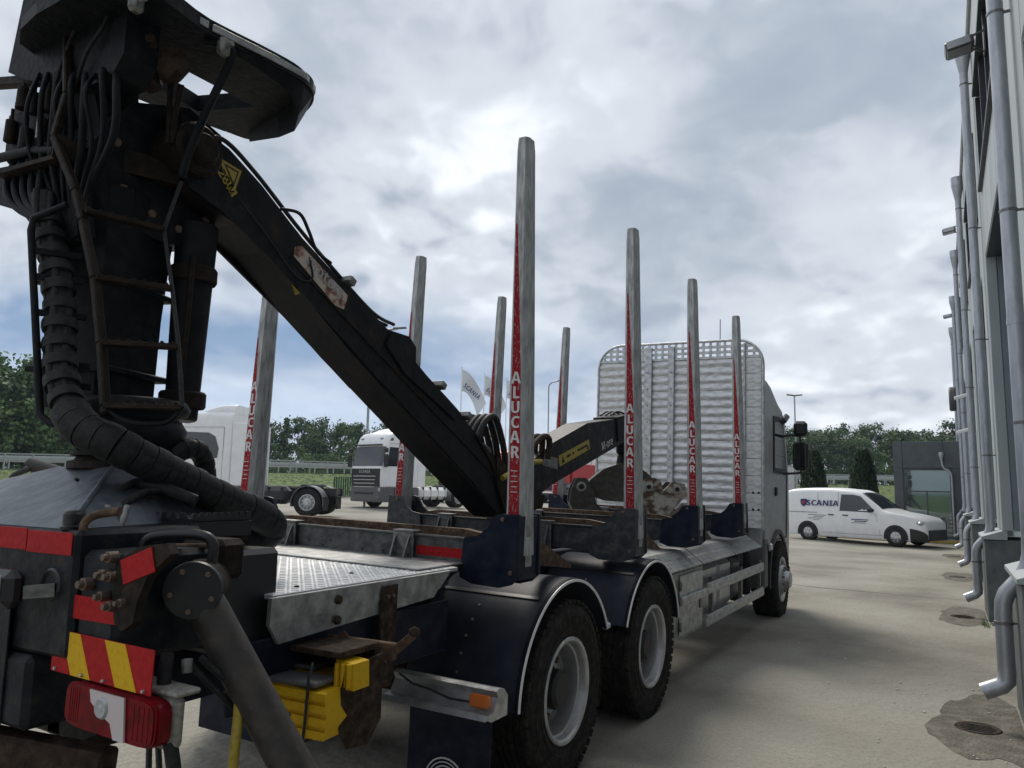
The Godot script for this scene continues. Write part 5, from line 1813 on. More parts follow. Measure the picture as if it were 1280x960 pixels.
	path.append(Vector3(hl + .01, 3.38, hz)); path.append(Vector3(hl + .01, 1.22, hz))
	m.tube(path, .020, 8)
	put(m, "headboard_rim", M.alu, t)
	for k in 3:
		m = Mb.new()
		var y := 3.52 + k * .075
		var ins := .36 - sqrt(maxf(0.0, .1225 - pow(y - 3.40, 2)))
		m.span(Vector3(hl + ins, y - .019, hz - .012), Vector3(hr - ins, y + .019, hz + .012), .004)
		put(m, "grille_bar", M.alu, t)
	m = Mb.new()
	var xx := hl + .10
	while xx < hr - .06:
		var ins := minf(xx - hl, hr - xx)
		var hy := 3.40 + sqrt(maxf(0.0, .1225 - pow(maxf(0.0, .36 - ins), 2)))
		if hy > 3.53: m.span(Vector3(xx - .016, 3.515, hz - .011), Vector3(xx + .016, hy, hz + .011))
		xx += .098
	put(m, "grille_upright", M.alu, t)
	# silver cab in front of the headboard
	m = Mb.new()
	var side := [Vector2(-10.69, .98), Vector2(-10.69, 3.10), Vector2(-10.75, 3.22), Vector2(-11.08, 3.16), Vector2(-11.58, 2.98), Vector2(-11.93, 2.90), Vector2(-12.18, 2.72), Vector2(-12.45, 1.95), Vector2(-12.49, 1.2), Vector2(-12.47, .62), Vector2(-12.28, .62), Vector2(-12.26, .98)]
	var cw := 1.17
	for s in [-1.0, 1.0]:
		pass
	m.prism(side, yz(CX - cw), cw * 2)
	var cab := put(m, "cab", M.lorry_silver, t)
	m = Mb.new()
	var rows := []
	for e in [[3.14, -11.48, 1.10], [3.32, -11.28, 1.06], [3.46, -11.05, 1.0], [3.52, -10.83, .92]]:
		var r := ring(e[0], e[1], -10.71, e[2], .3, .05)
		for q in r.size(): r[q].x += CX
		rows.append(r)
	m.grid(rows, true)
	m.face(rows[-1], Vector3(CX, 2, -11.03))
	put(m, "roof_spoiler", M.lorry_silver, t)
	for s in [-1.0, 1.0]:
		var x: float = CX + s * (cw + .002)
		m = Mb.new()
		m.prism([Vector2(-11.24, 1.98), Vector2(-11.24, 2.78), Vector2(-11.70, 2.80), Vector2(-12.0, 2.72), Vector2(-12.26, 1.98)], yz(x, s), .006)
		put(m, "window_frame", M.black, cab)
		m = Mb.new()
		m.prism([Vector2(-11.31, 2.05), Vector2(-11.31, 2.70), Vector2(-11.68, 2.72), Vector2(-11.95, 2.66), Vector2(-12.19, 2.05)], yz(x, s), .012)
		put(m, "side_window", M.window, cab)
		m = Mb.new()
		for q in 5:
			var pts := [Vector2(-11.27, 2.0), Vector2(-11.27, 2.76), Vector2(-11.99, 2.74), Vector2(-12.28, 2.0), Vector2(-12.23, 1.05), Vector2(-11.27, 1.05)]
			m.bar(Vector3(x, pts[q].y, pts[q].x), Vector3(x, pts[q + 1].y, pts[q + 1].x), .012, .02)
		put(m, "door_seam", M.black, cab)
		m = Mb.new()
		m.box(Vector3(x + s * .01, 1.72, -11.41), Vector3(.03, .13, .10), .01)
		put(m, "door_handle", M.black, cab)
		m = Mb.new()
		m.span(Vector3(CX + s * .98, .98, -10.67), Vector3(CX + s * 1.15, 2.95, -10.59), .02)
		put(m, "side_deflector", M.lorry_silver, t)
		m = Mb.new()
		m.arch(Vector3(0, .53, -11.53), .60, .66, -.15, PI + .05, CX + s * .85, CX + s * 1.20, 24)
		m.span(Vector3(CX + s * .85, .42, -12.48), Vector3(CX + s * 1.19, .62, -12.18), .03)
		put(m, "wheel_arch", M.black, t)
		m = Mb.new()
		m.span(Vector3(CX + s * .9, .45, -10.85), Vector3(CX + s * 1.18, 1.12, -10.61), .03)
		put(m, "rear_wing", M.trim_grey, t)
		m = Mb.new()
		m.box(Vector3(CX + s * 1.20, .98, -10.88), Vector3(.04, .10, .16), .02)
		put(m, "marker_lamp", M.lens_grey, t)
		# mirrors on their arm
		m = Mb.new()
		m.tube([Vector3(CX + s * 1.16, 2.52, -11.88), Vector3(CX + s * 1.30, 2.56, -11.95), Vector3(CX + s * 1.42, 2.54, -11.95)], .022, 8)
		m.tube([Vector3(CX + s * 1.42, 2.72, -11.95), Vector3(CX + s * 1.43, 2.0, -11.95), Vector3(CX + s * 1.18, 1.98, -11.93)], .020, 8)
		var ma := put(m, "mirror_arm", M.black, t)
		m = Mb.new()
		m.box(Vector3(CX + s * 1.43, 2.25, -11.95), Vector3(.21, .42, .12), .04)
		put(m, "mirror", M.black, ma)
		m = Mb.new()
		m.box(Vector3(CX + s * 1.43, 2.65, -11.95), Vector3(.19, .22, .11), .04)
		put(m, "mirror", M.black, ma)
		m = Mb.new()
		m.box(Vector3(CX + s * 1.43, 2.26, -11.89), Vector3(.17, .35, .006), .002)
		put(m, "mirror_glass", M.window, ma)
		m = Mb.new()
		m.box(Vector3(CX + s * 1.19, 2.80, -12.05), Vector3(.10, .10, .34), .04, Basis(Vector3.RIGHT, .35))
		put(m, "wind_deflector", M.black, cab)
	m = Mb.new()
	m.quad(Vector3(CX - 1.1, 1.98, -12.44), Vector3(CX + 1.1, 1.98, -12.44), Vector3(CX + 1.1, 2.70, -12.19), Vector3(CX - 1.1, 2.70, -12.19), Vector3(CX, 2, -11))
	put(m, "windscreen", M.window, cab)
	m = Mb.new()
	m.span(Vector3(CX - 1.15, .42, -12.63), Vector3(CX + 1.15, 1.0, -12.29), .06)
	put(m, "front_bumper", M.trim_grey, t)
	m = Mb.new()
	m.tube([Vector3(CX + .5, 3.5, -10.93), Vector3(CX + .5, 4.15, -10.93)], .006, 5)
	put(m, "aerial", M.black, t)
	# rear: striped plate, tail lamp, cables
	m = Mb.new()
	m.box(Vector3(TX + 1.0, 1.125, -1.60), Vector3(.46, .016, .09), .006)
	m.box(Vector3(TX + 1.00, 1.04, -1.585), Vector3(.445, .16, .05), .02)
	var lh := put(m, "lamp_housing", M.grey_plastic, t)
	var lx0 := TX + .77
	var lx1 := TX + 1.21
	m = Mb.new()
	for e in [[1.0, -1.56, .040], [.97, -1.52, .006], [.93, -1.514, .004]]:
		var outl := []
		for q in 32:
			var an := TAU * q / 32
			outl.append(Vector2((lx0 + lx1) * .5 + e[0] * .225 * signf(cos(an)) * pow(absf(cos(an)), .28), 1.045 + e[0] * .068 * signf(sin(an)) * pow(absf(sin(an)), .42)))
		m.prism(outl, Transform3D(Basis.IDENTITY, Vector3(0, 0, e[1])), e[2])
	var tl := put(m, "tail_lamp", M.lens_red, t)
	for q in 9:
		m = Mb.new()
		var rx: float = lx0 + (.03 + q * .011 if q < 5 else .34 + (q - 5) * .022)
		m.span(Vector3(rx, .995, -1.5105), Vector3(rx + .003, 1.095, -1.5088))
		put(m, "lens_rib", M.lens_red, tl)
	m = Mb.new()
	m.prism([Vector2(.135, .060), Vector2(.30, .060), Vector2(.315, -.062), Vector2(.265, -.062), Vector2(.245, -.02), Vector2(.19, .0), Vector2(.145, .025)], Transform3D(Basis.IDENTITY, Vector3(lx0, 1.045, -1.5085)), .006)
	put(m, "clear_lens", M.lens_clear, tl)
	m = Mb.new()
	m.lathe([Vector2(.032, 0), Vector2(.026, .006), Vector2(.012, .004), Vector2(0, .007)], Mb.along(Vector3(lx0 + .20, 1.06, -1.502), Vector3(lx0 + .20, 1.06, -1.4)), 18)
	put(m, "reflector_ring", M.lens_grey, tl)
	m = Mb.new()
	m.tube([Vector3(lx0 + .3, .97, -1.60), Vector3(lx0 + .31, .88, -1.60), Vector3(lx0 + .30, .70, -1.60)], .009, 6)
	m.tube([Vector3(lx0 + .34, .97, -1.60), Vector3(lx0 + .36, .88, -1.60), Vector3(lx0 + .40, .70, -1.60)], .009, 6)
	put(m, "lamp_cable", M.black, lh)
	var pt := Mb.new()
	var px0 := TX + .66
	var pw := .50
	pt.box(Vector3(px0 + pw * .5, 1.185, -1.525), Vector3(pw, .130, .004), .0015)
	var po := put(pt, "warning_plate", M.red, t)
	for e in [.06, .30]:
		m = Mb.new()
		var a = px0 + pw * e
		m.prism([Vector2(a, 1.249), Vector2(a + pw * .20, 1.249), Vector2(a + pw * .34, 1.121), Vector2(a + pw * .14, 1.121)], Transform3D(Basis.IDENTITY, Vector3(0, 0, -1.5228)), .0008)
		var o := put(m, "yellow_stripe", M.yellow, po)
		o.position.x += pw * (.02 if e < .1 else .23)
	for e in [.06, .34, .56, .94]:
		m = Mb.new()
		m.cyl(Vector3(px0 + pw * e, 1.131, -1.522), Vector3(px0 + pw * e, 1.131, -1.514), .006, .005, 8)
		put(m, "rivet", M.rim, po)
	# rear cross member and low tow beam
	m = Mb.new()
	m.span(Vector3(TX - .9, .80, -1.95), Vector3(TX + .6, 1.0, -1.75), .01)
	put(m, "cross_member", M.beam, t)
	m = Mb.new()
	m.bar(Vector3(TX - .2, .86, -1.35), Vector3(TX + .78, .80, -1.68), .09, .11, .01)
	m.cyl(Vector3(TX + .72, .72, -1.62), Vector3(TX + .60, .82, -1.75), .05, .045, 12)
	put(m, "underrun_bar", M.rust_dark, t)
	return t

# ---------- the log crane on the lorry's tail ----------
func hose_path(pts: Array, per := 8) -> Array:
	return smooth_line(pts, per)

func build_crane() -> void:
	var t := thing("log_crane", "black log loading crane with ladder, seat canopy and folded boom on the lorry's tail", "crane", Vector3(-3.2, .9, -2.2))
	var m: Mb
	# transverse beam at the tail with its reflectors
	m = Mb.new()
	m.span(Vector3(-4.15, 1.17, -2.0), Vector3(-2.44, 1.575, -1.515), .015)
	var beam := put(m, "rear_beam", M.beam, t)
	m = Mb.new()
	m.span(Vector3(-3.62, .93, -1.95), Vector3(-2.62, 1.165, -1.50), .02)
	m.span(Vector3(-3.62, .93, -1.50), Vector3(-2.74, 1.42, -1.492), .002)
	put(m, "lower_block", M.beam, beam)
	for e in [[-3.45, -2.72, 1.492], [-2.715, -2.462, 1.487]]:
		m = Mb.new()
		m.box(Vector3((e[0] + e[1]) * .5, e[2] + .045, -1.5125), Vector3(e[1] - e[0], .072, .004), .001)
		put(m, "red_reflector", M.red, beam)
	m = Mb.new()
	m.lathe([Vector2(.030, 0), Vector2(.045, .004), Vector2(.052, -.002)], Mb.along(Vector3(-2.56, 1.40, -1.512), Vector3(-2.56, 1.40, -1.4)), 16)
	put(m, "lamp_socket", M.black, beam)
	m = Mb.new()
	m.lathe([Vector2(0, 0.001), Vector2(.032, 0.001)], Mb.along(Vector3(-2.56, 1.40, -1.513), Vector3(-2.56, 1.40, -1.4)), 16)
	put(m, "socket_hole", M.dark, beam)
	# work lamp hanging out at the left
	m = Mb.new()
	m.box(Vector3(-2.655, 1.39, -1.42), Vector3(.15, .12, .07), .025)
	var wl := put(m, "reversing_lamp", M.black, t)
	m = Mb.new()
	m.box(Vector3(-2.665, 1.39, -1.382), Vector3(.115, .095, .012), .02)
	put(m, "lamp_lens", M.lens_grey, wl)
	m = Mb.new()
	m.bar(Vector3(-2.58, 1.38, -1.44), Vector3(-2.53, 1.385, -1.51), .025, .04)
	put(m, "lamp_bracket", M.steel, wl)
	# outrigger housing at the right end
	m = Mb.new()
	m.span(Vector3(-2.437, 1.18, -1.95), Vector3(-2.235, 1.515, -1.53), .02)
	var oh := put(m, "outrigger_housing", M.beam, t)
	m = Mb.new()
	m.box(Vector3(-2.335, 1.338, -1.5275), Vector3(.225, .072, .004), .001)
	put(m, "red_reflector", M.red, oh)
	m = Mb.new()
	m.prism([Vector2(-2.20, 1.31), Vector2(-2.22, 1.40), Vector2(-2.20, 1.50), Vector2(-2.10, 1.545), Vector2(-1.985, 1.56), Vector2(-1.96, 1.53), Vector2(-2.06, 1.46), Vector2(-2.10, 1.38), Vector2(-2.11, 1.32), Vector2(-2.16, 1.29)], Transform3D(Basis.IDENTITY, Vector3(-.02, 0, -1.545)), .03)
	var cp := put(m, "clamp_plate", M.crane_brown, t)
	m = Mb.new()
	m.box(Vector3(-2.125, 1.487, -1.5125), Vector3(.150, .075, .004), .001, Basis(Vector3.BACK, .33))
	put(m, "red_reflector", M.red, cp)
	for e in [[-2.255, 1.505, .020], [-2.285, 1.45, .018], [-2.245, 1.447, .018], [-2.28, 1.385, .018], [-2.235, 1.36, .018], [-2.37, 1.415, .022], [-2.18, 1.375, .014]]:
		m = Mb.new()
		m.cyl(Vector3(e[0], e[1], -1.53), Vector3(e[0], e[1], -1.498), e[2], e[2] * .95, 6)
		m.cyl(Vector3(e[0], e[1], -1.498), Vector3(e[0], e[1], -1.482), e[2] * .6, e[2] * .55, 10)
		put(m, "bolt", M.bolt, oh)
	# pivot drum and the outrigger leg
	var pv := Vector3(-2.14, 1.395, -1.735)
	var ax := Vector3(.66, .02, .75).normalized()
	m = Mb.new()
	m.lathe([Vector2(0, -.20), Vector2(.082, -.20), Vector2(.088, -.17), Vector2(.088, .02), Vector2(.084, .03)], Mb.along(pv, pv + ax), 30)
	var dr := put(m, "pivot_drum", M.crane_brown, t)
	m = Mb.new()
	m.lathe([Vector2(.090, .012), Vector2(.092, .030), Vector2(.088, .042), Vector2(0, .046)], Mb.along(pv, pv + ax), 30)
	put(m, "drum_cap", M.black, dr)
	for q in 5:
		var a := TAU * q / 5 + .4
		var tr := Mb.along(pv, pv + ax)
		var c: Vector3 = tr * Vector3(cos(a) * .066, .043, sin(a) * .066)
		m = Mb.new()
		m.cyl(c, c + ax * .010, .010, .009, 6)
		put(m, "bolt", M.bolt, dr)
	m = Mb.new()
	var l0 := Vector3(-2.145, 1.36, -1.77)
	var l1 := Vector3(-1.27, .10, -2.03)
	m.cyl(l0, l0.lerp(l1, .78), .064, .062, 26)
	var lg := put(m, "outrigger_leg", M.leg, t)
	m = Mb.new()
	m.cyl(l0.lerp(l1, .74), l0.lerp(l1, .98), .046, .046, 20)
	put(m, "inner_leg", M.steel, lg)
	m = Mb.new()
	m.lathe([Vector2(0, .0), Vector2(.14, .01), Vector2(.16, .03), Vector2(.10, .06), Vector2(.05, .12), Vector2(0, .12)], Transform3D(Basis.IDENTITY, Vector3(-1.27, .02, -2.03)), 24)
	put(m, "foot_plate", M.rust_dark, lg)
	# caps, bent rod and handle loop on top of the beam
	for e in [Vector3(-2.60, 1.575, -1.60), Vector3(-2.54, 1.575, -1.555)]:
		m = Mb.new()
		m.lathe([Vector2(.034, 0), Vector2(.036, .01), Vector2(.030, .014), Vector2(.030, .05), Vector2(.026, .058), Vector2(0, .060)], Transform3D(Basis.IDENTITY, e), 18)
		put(m, "filler_cap", M.black, beam)
	m = Mb.new()
	m.tube(hose_path([Vector3(-2.47, 1.56, -1.55), Vector3(-2.465, 1.60, -1.55), Vector3(-2.44, 1.625, -1.57), Vector3(-2.36, 1.64, -1.60)], 5), .014, 10)
	put(m, "bent_rod", M.rust, beam)
	m = Mb.new()
	m.tube(hose_path([Vector3(-2.40, 1.45, -1.72), Vector3(-2.395, 1.52, -1.72), Vector3(-2.35, 1.555, -1.74), Vector3(-2.21, 1.56, -1.80), Vector3(-2.17, 1.53, -1.82), Vector3(-2.17, 1.47, -1.82)], 6), .018, 10)
	put(m, "grab_loop", M.black, t)
	m = Mb.new()
	m.span(Vector3(-2.42, 1.40, -2.0), Vector3(-2.20, 1.54, -1.88), .02)
	put(m, "slide_box", M.crane_brown, t)
	m = Mb.new()
	m.cyl(Vector3(-2.36, 1.515, -1.80), Vector3(-2.22, 1.52, -1.86), .010, .010, 10)
	put(m, "slide_rod", M.rust, t)
	# control box with worn yellow label
	m = Mb.new()
	m.span(Vector3(-2.78, 1.10, -2.36), Vector3(-2.40, 1.475, -2.04), .02)
	var cb := put(m, "control_box", M.black, t)
	m = Mb.new()
	m.box(Vector3(-2.46, 1.40, -2.0385), Vector3(.065, .13, .002), .0005)
	put(m, "yellow_label", M.sign_yellow, cb)
	m = Mb.new()
	m.span(Vector3(-2.75, 1.48, -2.30), Vector3(-2.52, 1.59, -2.06), .02)
	put(m, "valve_box", M.crane_brown, cb)
	# serrated step
	m = Mb.new()
	m.span(Vector3(-3.0, 1.585, -2.28), Vector3(-2.50, 1.60, -1.98), .003)
	m.span(Vector3(-3.0, 1.525, -1.985), Vector3(-2.50, 1.585, -1.975), .002)
	m.span(Vector3(-2.505, 1.525, -2.28), Vector3(-2.495, 1.585, -1.98), .002)
	for q in 9:
		m.prism([Vector2(0, 0), Vector2(.030, 0), Vector2(.024, .022), Vector2(.006, .022)], Transform3D(Basis(Vector3(0, 0, -1), Vector3.UP, Vector3(1, 0, 0)), Vector3(-2.50, 1.598, -1.985 - q * .032)), .010)
		m.prism([Vector2(0, 0), Vector2(.034, 0), Vector2(.027, .022), Vector2(.006, .022)], Transform3D(Basis.IDENTITY, Vector3(-2.97 + q * .052, 1.598, -1.985)), .010)
	var sp := put(m, "step_plate", M.black, t)
	m = Mb.new()
	for i in 12:
		for j in 7:
			m.lathe([Vector2(.013, 0), Vector2(.010, .006), Vector2(.007, .006)], Transform3D(Basis.IDENTITY, Vector3(-2.97 + i * .041, 1.60, -2.25 + j * .042)), 7)
	put(m, "grip_stud", M.black, sp).set_meta("kind", "stuff")
	m = Mb.new()
	m.span(Vector3(-2.80, 1.30, -2.22), Vector3(-2.68, 1.584, -2.06), .01)
	put(m, "step_post", M.crane_brown, sp)
	# pyramid foot of the column
	m = Mb.new()
	var b0 := [Vector3(-4.05, 1.577, -1.53), Vector3(-2.42, 1.577, -1.53), Vector3(-2.42, 1.577, -2.55), Vector3(-4.05, 1.577, -2.55)]
	var b1 := [Vector3(-3.36, 1.79, -1.97), Vector3(-2.98, 1.79, -1.97), Vector3(-2.98, 1.79, -2.33), Vector3(-3.36, 1.79, -2.33)]
	# right face is cut back steeply
	b0[1].x = -2.52; b0[2].x = -2.80
	for k in 4: m.quad(b0[k], b0[(k + 1) % 4], b1[(k + 1) % 4], b1[k], Vector3(-3.15, 1.4, -2.1))
	m.face(b1, Vector3(-3.15, 1.4, -2.1))
	var ft := put(m, "column_foot", M.base, t)
	m = Mb.new()
	m.bar(b0[1], b1[1], .02, .02, .006)
	put(m, "weld_seam", M.base, ft)
	m = Mb.new()
	m.cyl(Vector3(-2.93, 1.735, -1.80), Vector3(-2.925, 1.74, -1.785), .007, .006, 8)
	put(m, "bolt_hole", M.dark, ft)
	var cc := Vector3(-3.17, 0, -2.14)
	m = Mb.new()
	m.lathe([Vector2(.19, 1.775), Vector2(.215, 1.785), Vector2(.215, 1.815), Vector2(.19, 1.82), Vector2(.18, 1.835), Vector2(.205, 1.84), Vector2(.205, 1.858), Vector2(.17, 1.862)], Transform3D(Basis.IDENTITY, cc), 36)
	put(m, "slewing_ring", M.crane_brown, t)
	m = Mb.new()
	m.lathe([Vector2(.19, 1.855), Vector2(.235, 1.90), Vector2(.245, 1.96), Vector2(.22, 2.0), Vector2(.20, 2.015), Vector2(.245, 2.03), Vector2(.255, 2.06), Vector2(.235, 2.09), Vector2(.18, 2.10)], Transform3D(Basis.IDENTITY, cc + Vector3(-.02, 0, -.03)), 36, true)
	put(m, "column_drum", M.crane, t)
	# column: main post and lifting cylinder beside it
	var turn := Basis(Vector3.UP, .35)
	m = Mb.new()
	var rows := []
	for e in [[2.05, .185, .20], [2.5, .19, .21], [2.9, .21, .23], [3.05, .22, .24]]:
		var r := []
		for q in [Vector2(-1, -.7), Vector2(-.7, -1), Vector2(.7, -1), Vector2(1, -.7), Vector2(1, .7), Vector2(.7, 1), Vector2(-.7, 1), Vector2(-1, .7)]:
			r.append(Vector3(-3.42, e[0], -2.16) + turn * Vector3(q.x * e[1], 0, q.y * e[2]))
		rows.append(r)
	for i in 3:
		for j in 8: m.quad(rows[i][j], rows[i][(j + 1) % 8], rows[i + 1][(j + 1) % 8], rows[i + 1][j], Vector3(-3.42, rows[i][0].y + .15, -2.16))
	m.face(rows[0], rows[1][0]); m.face(rows[3], rows[0][0])
	var colm := put(m, "column", M.crane, t)
	for y in [2.22, 2.62]:
		m = Mb.new()
		m.box(Vector3(-3.42, y, -2.16), Vector3(.41, .03, .45), .006, turn)
		put(m, "collar", M.crane, colm)
	m = Mb.new()
	m.cyl(Vector3(-3.17, 2.02, -2.42), Vector3(-3.20, 3.0, -2.46), .075, .10, 22)
	var lc := put(m, "lift_cylinder", M.crane, t)
	m = Mb.new()
	m.lathe([Vector2(.105, -.04), Vector2(.112, -.03), Vector2(.112, .03), Vector2(.105, .04)], Transform3D(Basis.IDENTITY, Vector3(-3.192, 2.74, -2.449)), 22)
	put(m, "cylinder_band", M.crane_brown, lc)
	m = Mb.new()
	m.lathe([Vector2(.10, -.04), Vector2(.107, -.03), Vector2(.107, .03), Vector2(.10, .04)], Transform3D(Basis.IDENTITY, Vector3(-3.173, 2.12, -2.424)), 22)
	put(m, "cylinder_band", M.crane_brown, lc)
	m = Mb.new()
	m.tube(hose_path([Vector3(-3.09, 2.8, -2.36), Vector3(-3.08, 2.5, -2.35), Vector3(-3.08, 2.3, -2.34), Vector3(-3.09, 2.1, -2.34)], 5), .014, 8)
	put(m, "pressure_pipe", M.crane_brown, lc)
	# head of the column
	m = Mb.new()
	m.prism([Vector2(-1.93, 3.02), Vector2(-1.88, 3.18), Vector2(-1.97, 3.36), Vector2(-2.08, 3.48), Vector2(-2.36, 3.58), Vector2(-2.56, 3.52), Vector2(-2.62, 3.2), Vector2(-2.52, 2.92), Vector2(-2.3, 2.86), Vector2(-1.98, 2.9)], yz(-3.50), .30)
	put(m, "column_head", M.crane, t)
	m = Mb.new()
	m.cyl(Vector3(-3.55, 3.30, -2.30), Vector3(-3.0, 3.30, -2.30), .13, .13, 24)
	m.cyl(Vector3(-3.0, 3.30, -2.30), Vector3(-2.96, 3.30, -2.30), .08, .07, 18)
	put(m, "boom_pivot", M.crane_brown, t)
	m = Mb.new()
	m.prism([Vector2(-1.98, 3.30), Vector2(-2.16, 3.36), Vector2(-2.12, 3.75), Vector2(-1.98, 3.75), Vector2(-1.92, 3.5)], yz(-3.44), .16)
	put(m, "seat_post", M.crane, t)
	for e in [[-2.05, 3.05], [-2.2, 2.98], [-2.35, 2.95], [-2.5, 3.05], [-2.0, 3.25]]:
		m = Mb.new()
		m.cyl(Vector3(-3.20, e[1], e[0]), Vector3(-3.185, e[1], e[0]), .022, .020, 6)
		put(m, "bolt", M.bolt, t)
	# boom: box section sloping down to the load bed
	m = Mb.new()
	var bp := [Vector2(-2.30, 3.10), Vector2(-2.58, 3.03), Vector2(-2.79, 2.95), Vector2(-3.03, 2.80), Vector2(-3.50, 2.51), Vector2(-3.98, 2.24), Vector2(-4.53, 1.93), Vector2(-4.96, 1.70), Vector2(-5.26, 1.53), Vector2(-5.36, 1.49), Vector2(-5.44, 1.50), Vector2(-5.46, 1.62), Vector2(-5.41, 1.79), Vector2(-5.22, 1.94), Vector2(-4.95, 2.11), Vector2(-4.72, 2.24), Vector2(-4.35, 2.44), Vector2(-4.13, 2.55), Vector2(-4.13, 2.66), Vector2(-4.06, 2.715), Vector2(-3.83, 2.72), Vector2(-3.37, 2.93), Vector2(-3.03, 3.10), Vector2(-2.73, 3.29), Vector2(-2.51, 3.40), Vector2(-2.37, 3.43), Vector2(-2.22, 3.47)]
	m.prism(bp, yz(-3.33), .26)
	var boom := put(m, "boom", M.boom, t)
	for x in [-3.345, -3.07]:
		m = Mb.new()
		m.prism([Vector2(-2.20, 3.40), Vector2(-2.28, 3.12), Vector2(-2.55, 3.04), Vector2(-3.20, 2.70), Vector2(-3.80, 2.35), Vector2(-3.84, 2.42), Vector2(-3.3, 2.74), Vector2(-2.9, 2.96), Vector2(-2.66, 3.12), Vector2(-2.52, 3.36), Vector2(-2.36, 3.42)], yz(x), .015)
		put(m, "boom_cheek", M.crane, boom)
		m = Mb.new()
		m.prism([Vector2(-3.86, 2.705), Vector2(-4.05, 2.70), Vector2(-4.115, 2.65), Vector2(-4.12, 2.55), Vector2(-4.6, 2.28), Vector2(-4.62, 2.20), Vector2(-4.0, 2.46), Vector2(-3.80, 2.62)], yz(x), .015)
		put(m, "knee_plate", M.crane, boom)
		m = Mb.new()
		m.prism([Vector2(-4.90, 2.12), Vector2(-5.25, 1.90), Vector2(-5.43, 1.78), Vector2(-5.47, 1.50), Vector2(-5.38, 1.52), Vector2(-5.15, 1.9)], yz(x - .004), .02)
		put(m, "end_plate", M.crane_brown, boom)
	for e in [[-2.62, 3.03, -5.15, 1.62], [-2.95, 2.95, -5.2, 1.82]]:
		m = Mb.new()
		m.bar(Vector3(-3.0665, e[1], e[0]), Vector3(-3.0665, e[3], e[2]), .006, .012)
		put(m, "weld_seam", M.crane_brown, boom)
	# pipes along the top of the boom
	for k in 3:
		m = Mb.new()
		var x := -3.12 - k * .06
		m.tube(hose_path([Vector3(x, 3.38, -2.35), Vector3(x, 3.46, -2.50), Vector3(x, 3.37, -2.72), Vector3(x, 3.18, -3.03 - k * .03), Vector3(x, 3.02, -3.32), Vector3(x, 2.82, -3.72), Vector3(x, 2.78, -3.95)], 6), .012, 8)
		put(m, "pressure_pipe", M.black, boom)
	m = Mb.new()
	m.tube(hose_path([Vector3(-3.10, 3.22, -2.90), Vector3(-3.08, 3.23, -3.02), Vector3(-3.08, 3.15, -3.10), Vector3(-3.09, 3.06, -3.18), Vector3(-3.09, 3.02, -3.30)], 6), .010, 8)
	m.tube(hose_path([Vector3(-3.06, 3.18, -2.55), Vector3(-3.055, 3.04, -2.75), Vector3(-3.055, 2.86, -3.0), Vector3(-3.055, 2.88, -3.12), Vector3(-3.07, 3.0, -3.10)], 6), .006, 6)
	put(m, "thin_hose", M.hose, boom)
	for k in 2:
		m = Mb.new()
		m.tube(hose_path([Vector3(-3.14 - k * .08, 2.66, -4.02), Vector3(-3.12 - k * .08, 2.50, -4.28), Vector3(-3.12 - k * .08, 2.27, -4.74), Vector3(-3.12 - k * .08, 2.10, -5.0), Vector3(-3.12 - k * .08, 2.14, -5.12)], 6), .016, 8)
		put(m, "pressure_pipe", M.crane_brown, boom)
	for e in [[-3.45, 2.93], [-4.45, 2.42], [-4.80, 2.235]]:
		m = Mb.new()
		m.box(Vector3(-3.15, e[1] + .015, e[0]), Vector3(.22, .05, .06), .008, Basis(Vector3.RIGHT, -.50))
		put(m, "pipe_clamp", M.steel, boom)
	# worn stickers
	var slope := Vector3(0, -.43, -.903).normalized()
	var upn := Vector3(0, .903, -.43).normalized()
	var lay := Basis(slope, upn, Vector3(1, 0, 0))
	m = Mb.new()
	m.prism([Vector2(-.22, -.04), Vector2(.18, -.075), Vector2(.25, -.05), Vector2(.24, .045), Vector2(-.20, .05), Vector2(-.24, .01)], Transform3D(lay, Vector3(-3.0685, 2.915, -3.20)), .0015)
	var stk := put(m, "worn_sticker", M.sticker, boom)
	text("motors", .07, M.print_grey, stk, Transform3D(lay, Vector3(-3.0665, 2.917, -3.24)), "lettering", 1.0, true, .001)
	m = Mb.new()
	m.prism([Vector2(-.05, -.01), Vector2(.0, -.045), Vector2(.03, -.01), Vector2(0, .03)], Transform3D(lay, Vector3(-3.068, 2.80, -3.03)), .0015)
	put(m, "yellow_scrap", M.sign_yellow, boom)
	var flat := Basis(Vector3(0, -.12, -.993), Vector3(0, .993, -.12), Vector3(1, 0, 0))
	m = Mb.new()
	m.prism([Vector2(-.075, .055), Vector2(.065, .055), Vector2(.045, -.075), Vector2(.02, -.095)], Transform3D(flat, Vector3(-3.054, 3.26, -2.51)), .0015)
	var wt := put(m, "warning_triangle", M.sign_yellow, boom)
	m = Mb.new()
	m.prism([Vector2(-.045, .042), Vector2(.050, .042), Vector2(.034, -.052)], Transform3D(flat, Vector3(-3.0522, 3.26, -2.51)), .0008)
	m.prism([Vector2(-.030, .034), Vector2(.042, .034), Vector2(.029, -.035)], Transform3D(flat, Vector3(-3.0510, 3.26, -2.51)), .0004)
	put(m, "triangle_border", M.dark, wt)
	m = Mb.new()
	m.prism([Vector2(-.026, .031), Vector2(.039, .031), Vector2(.028, -.030)], Transform3D(flat, Vector3(-3.0504, 3.26, -2.51)), .0004)
	put(m, "triangle_face", M.sign_yellow, wt)
	text("20M", .048, M.sign_yellow, wt, Transform3D(Basis(Vector3(0, -.70, -.714), Vector3(0, .714, -.70), Vector3(1, 0, 0)), Vector3(-3.053, 3.215, -2.50)), "lettering", 1.1, true, .001)
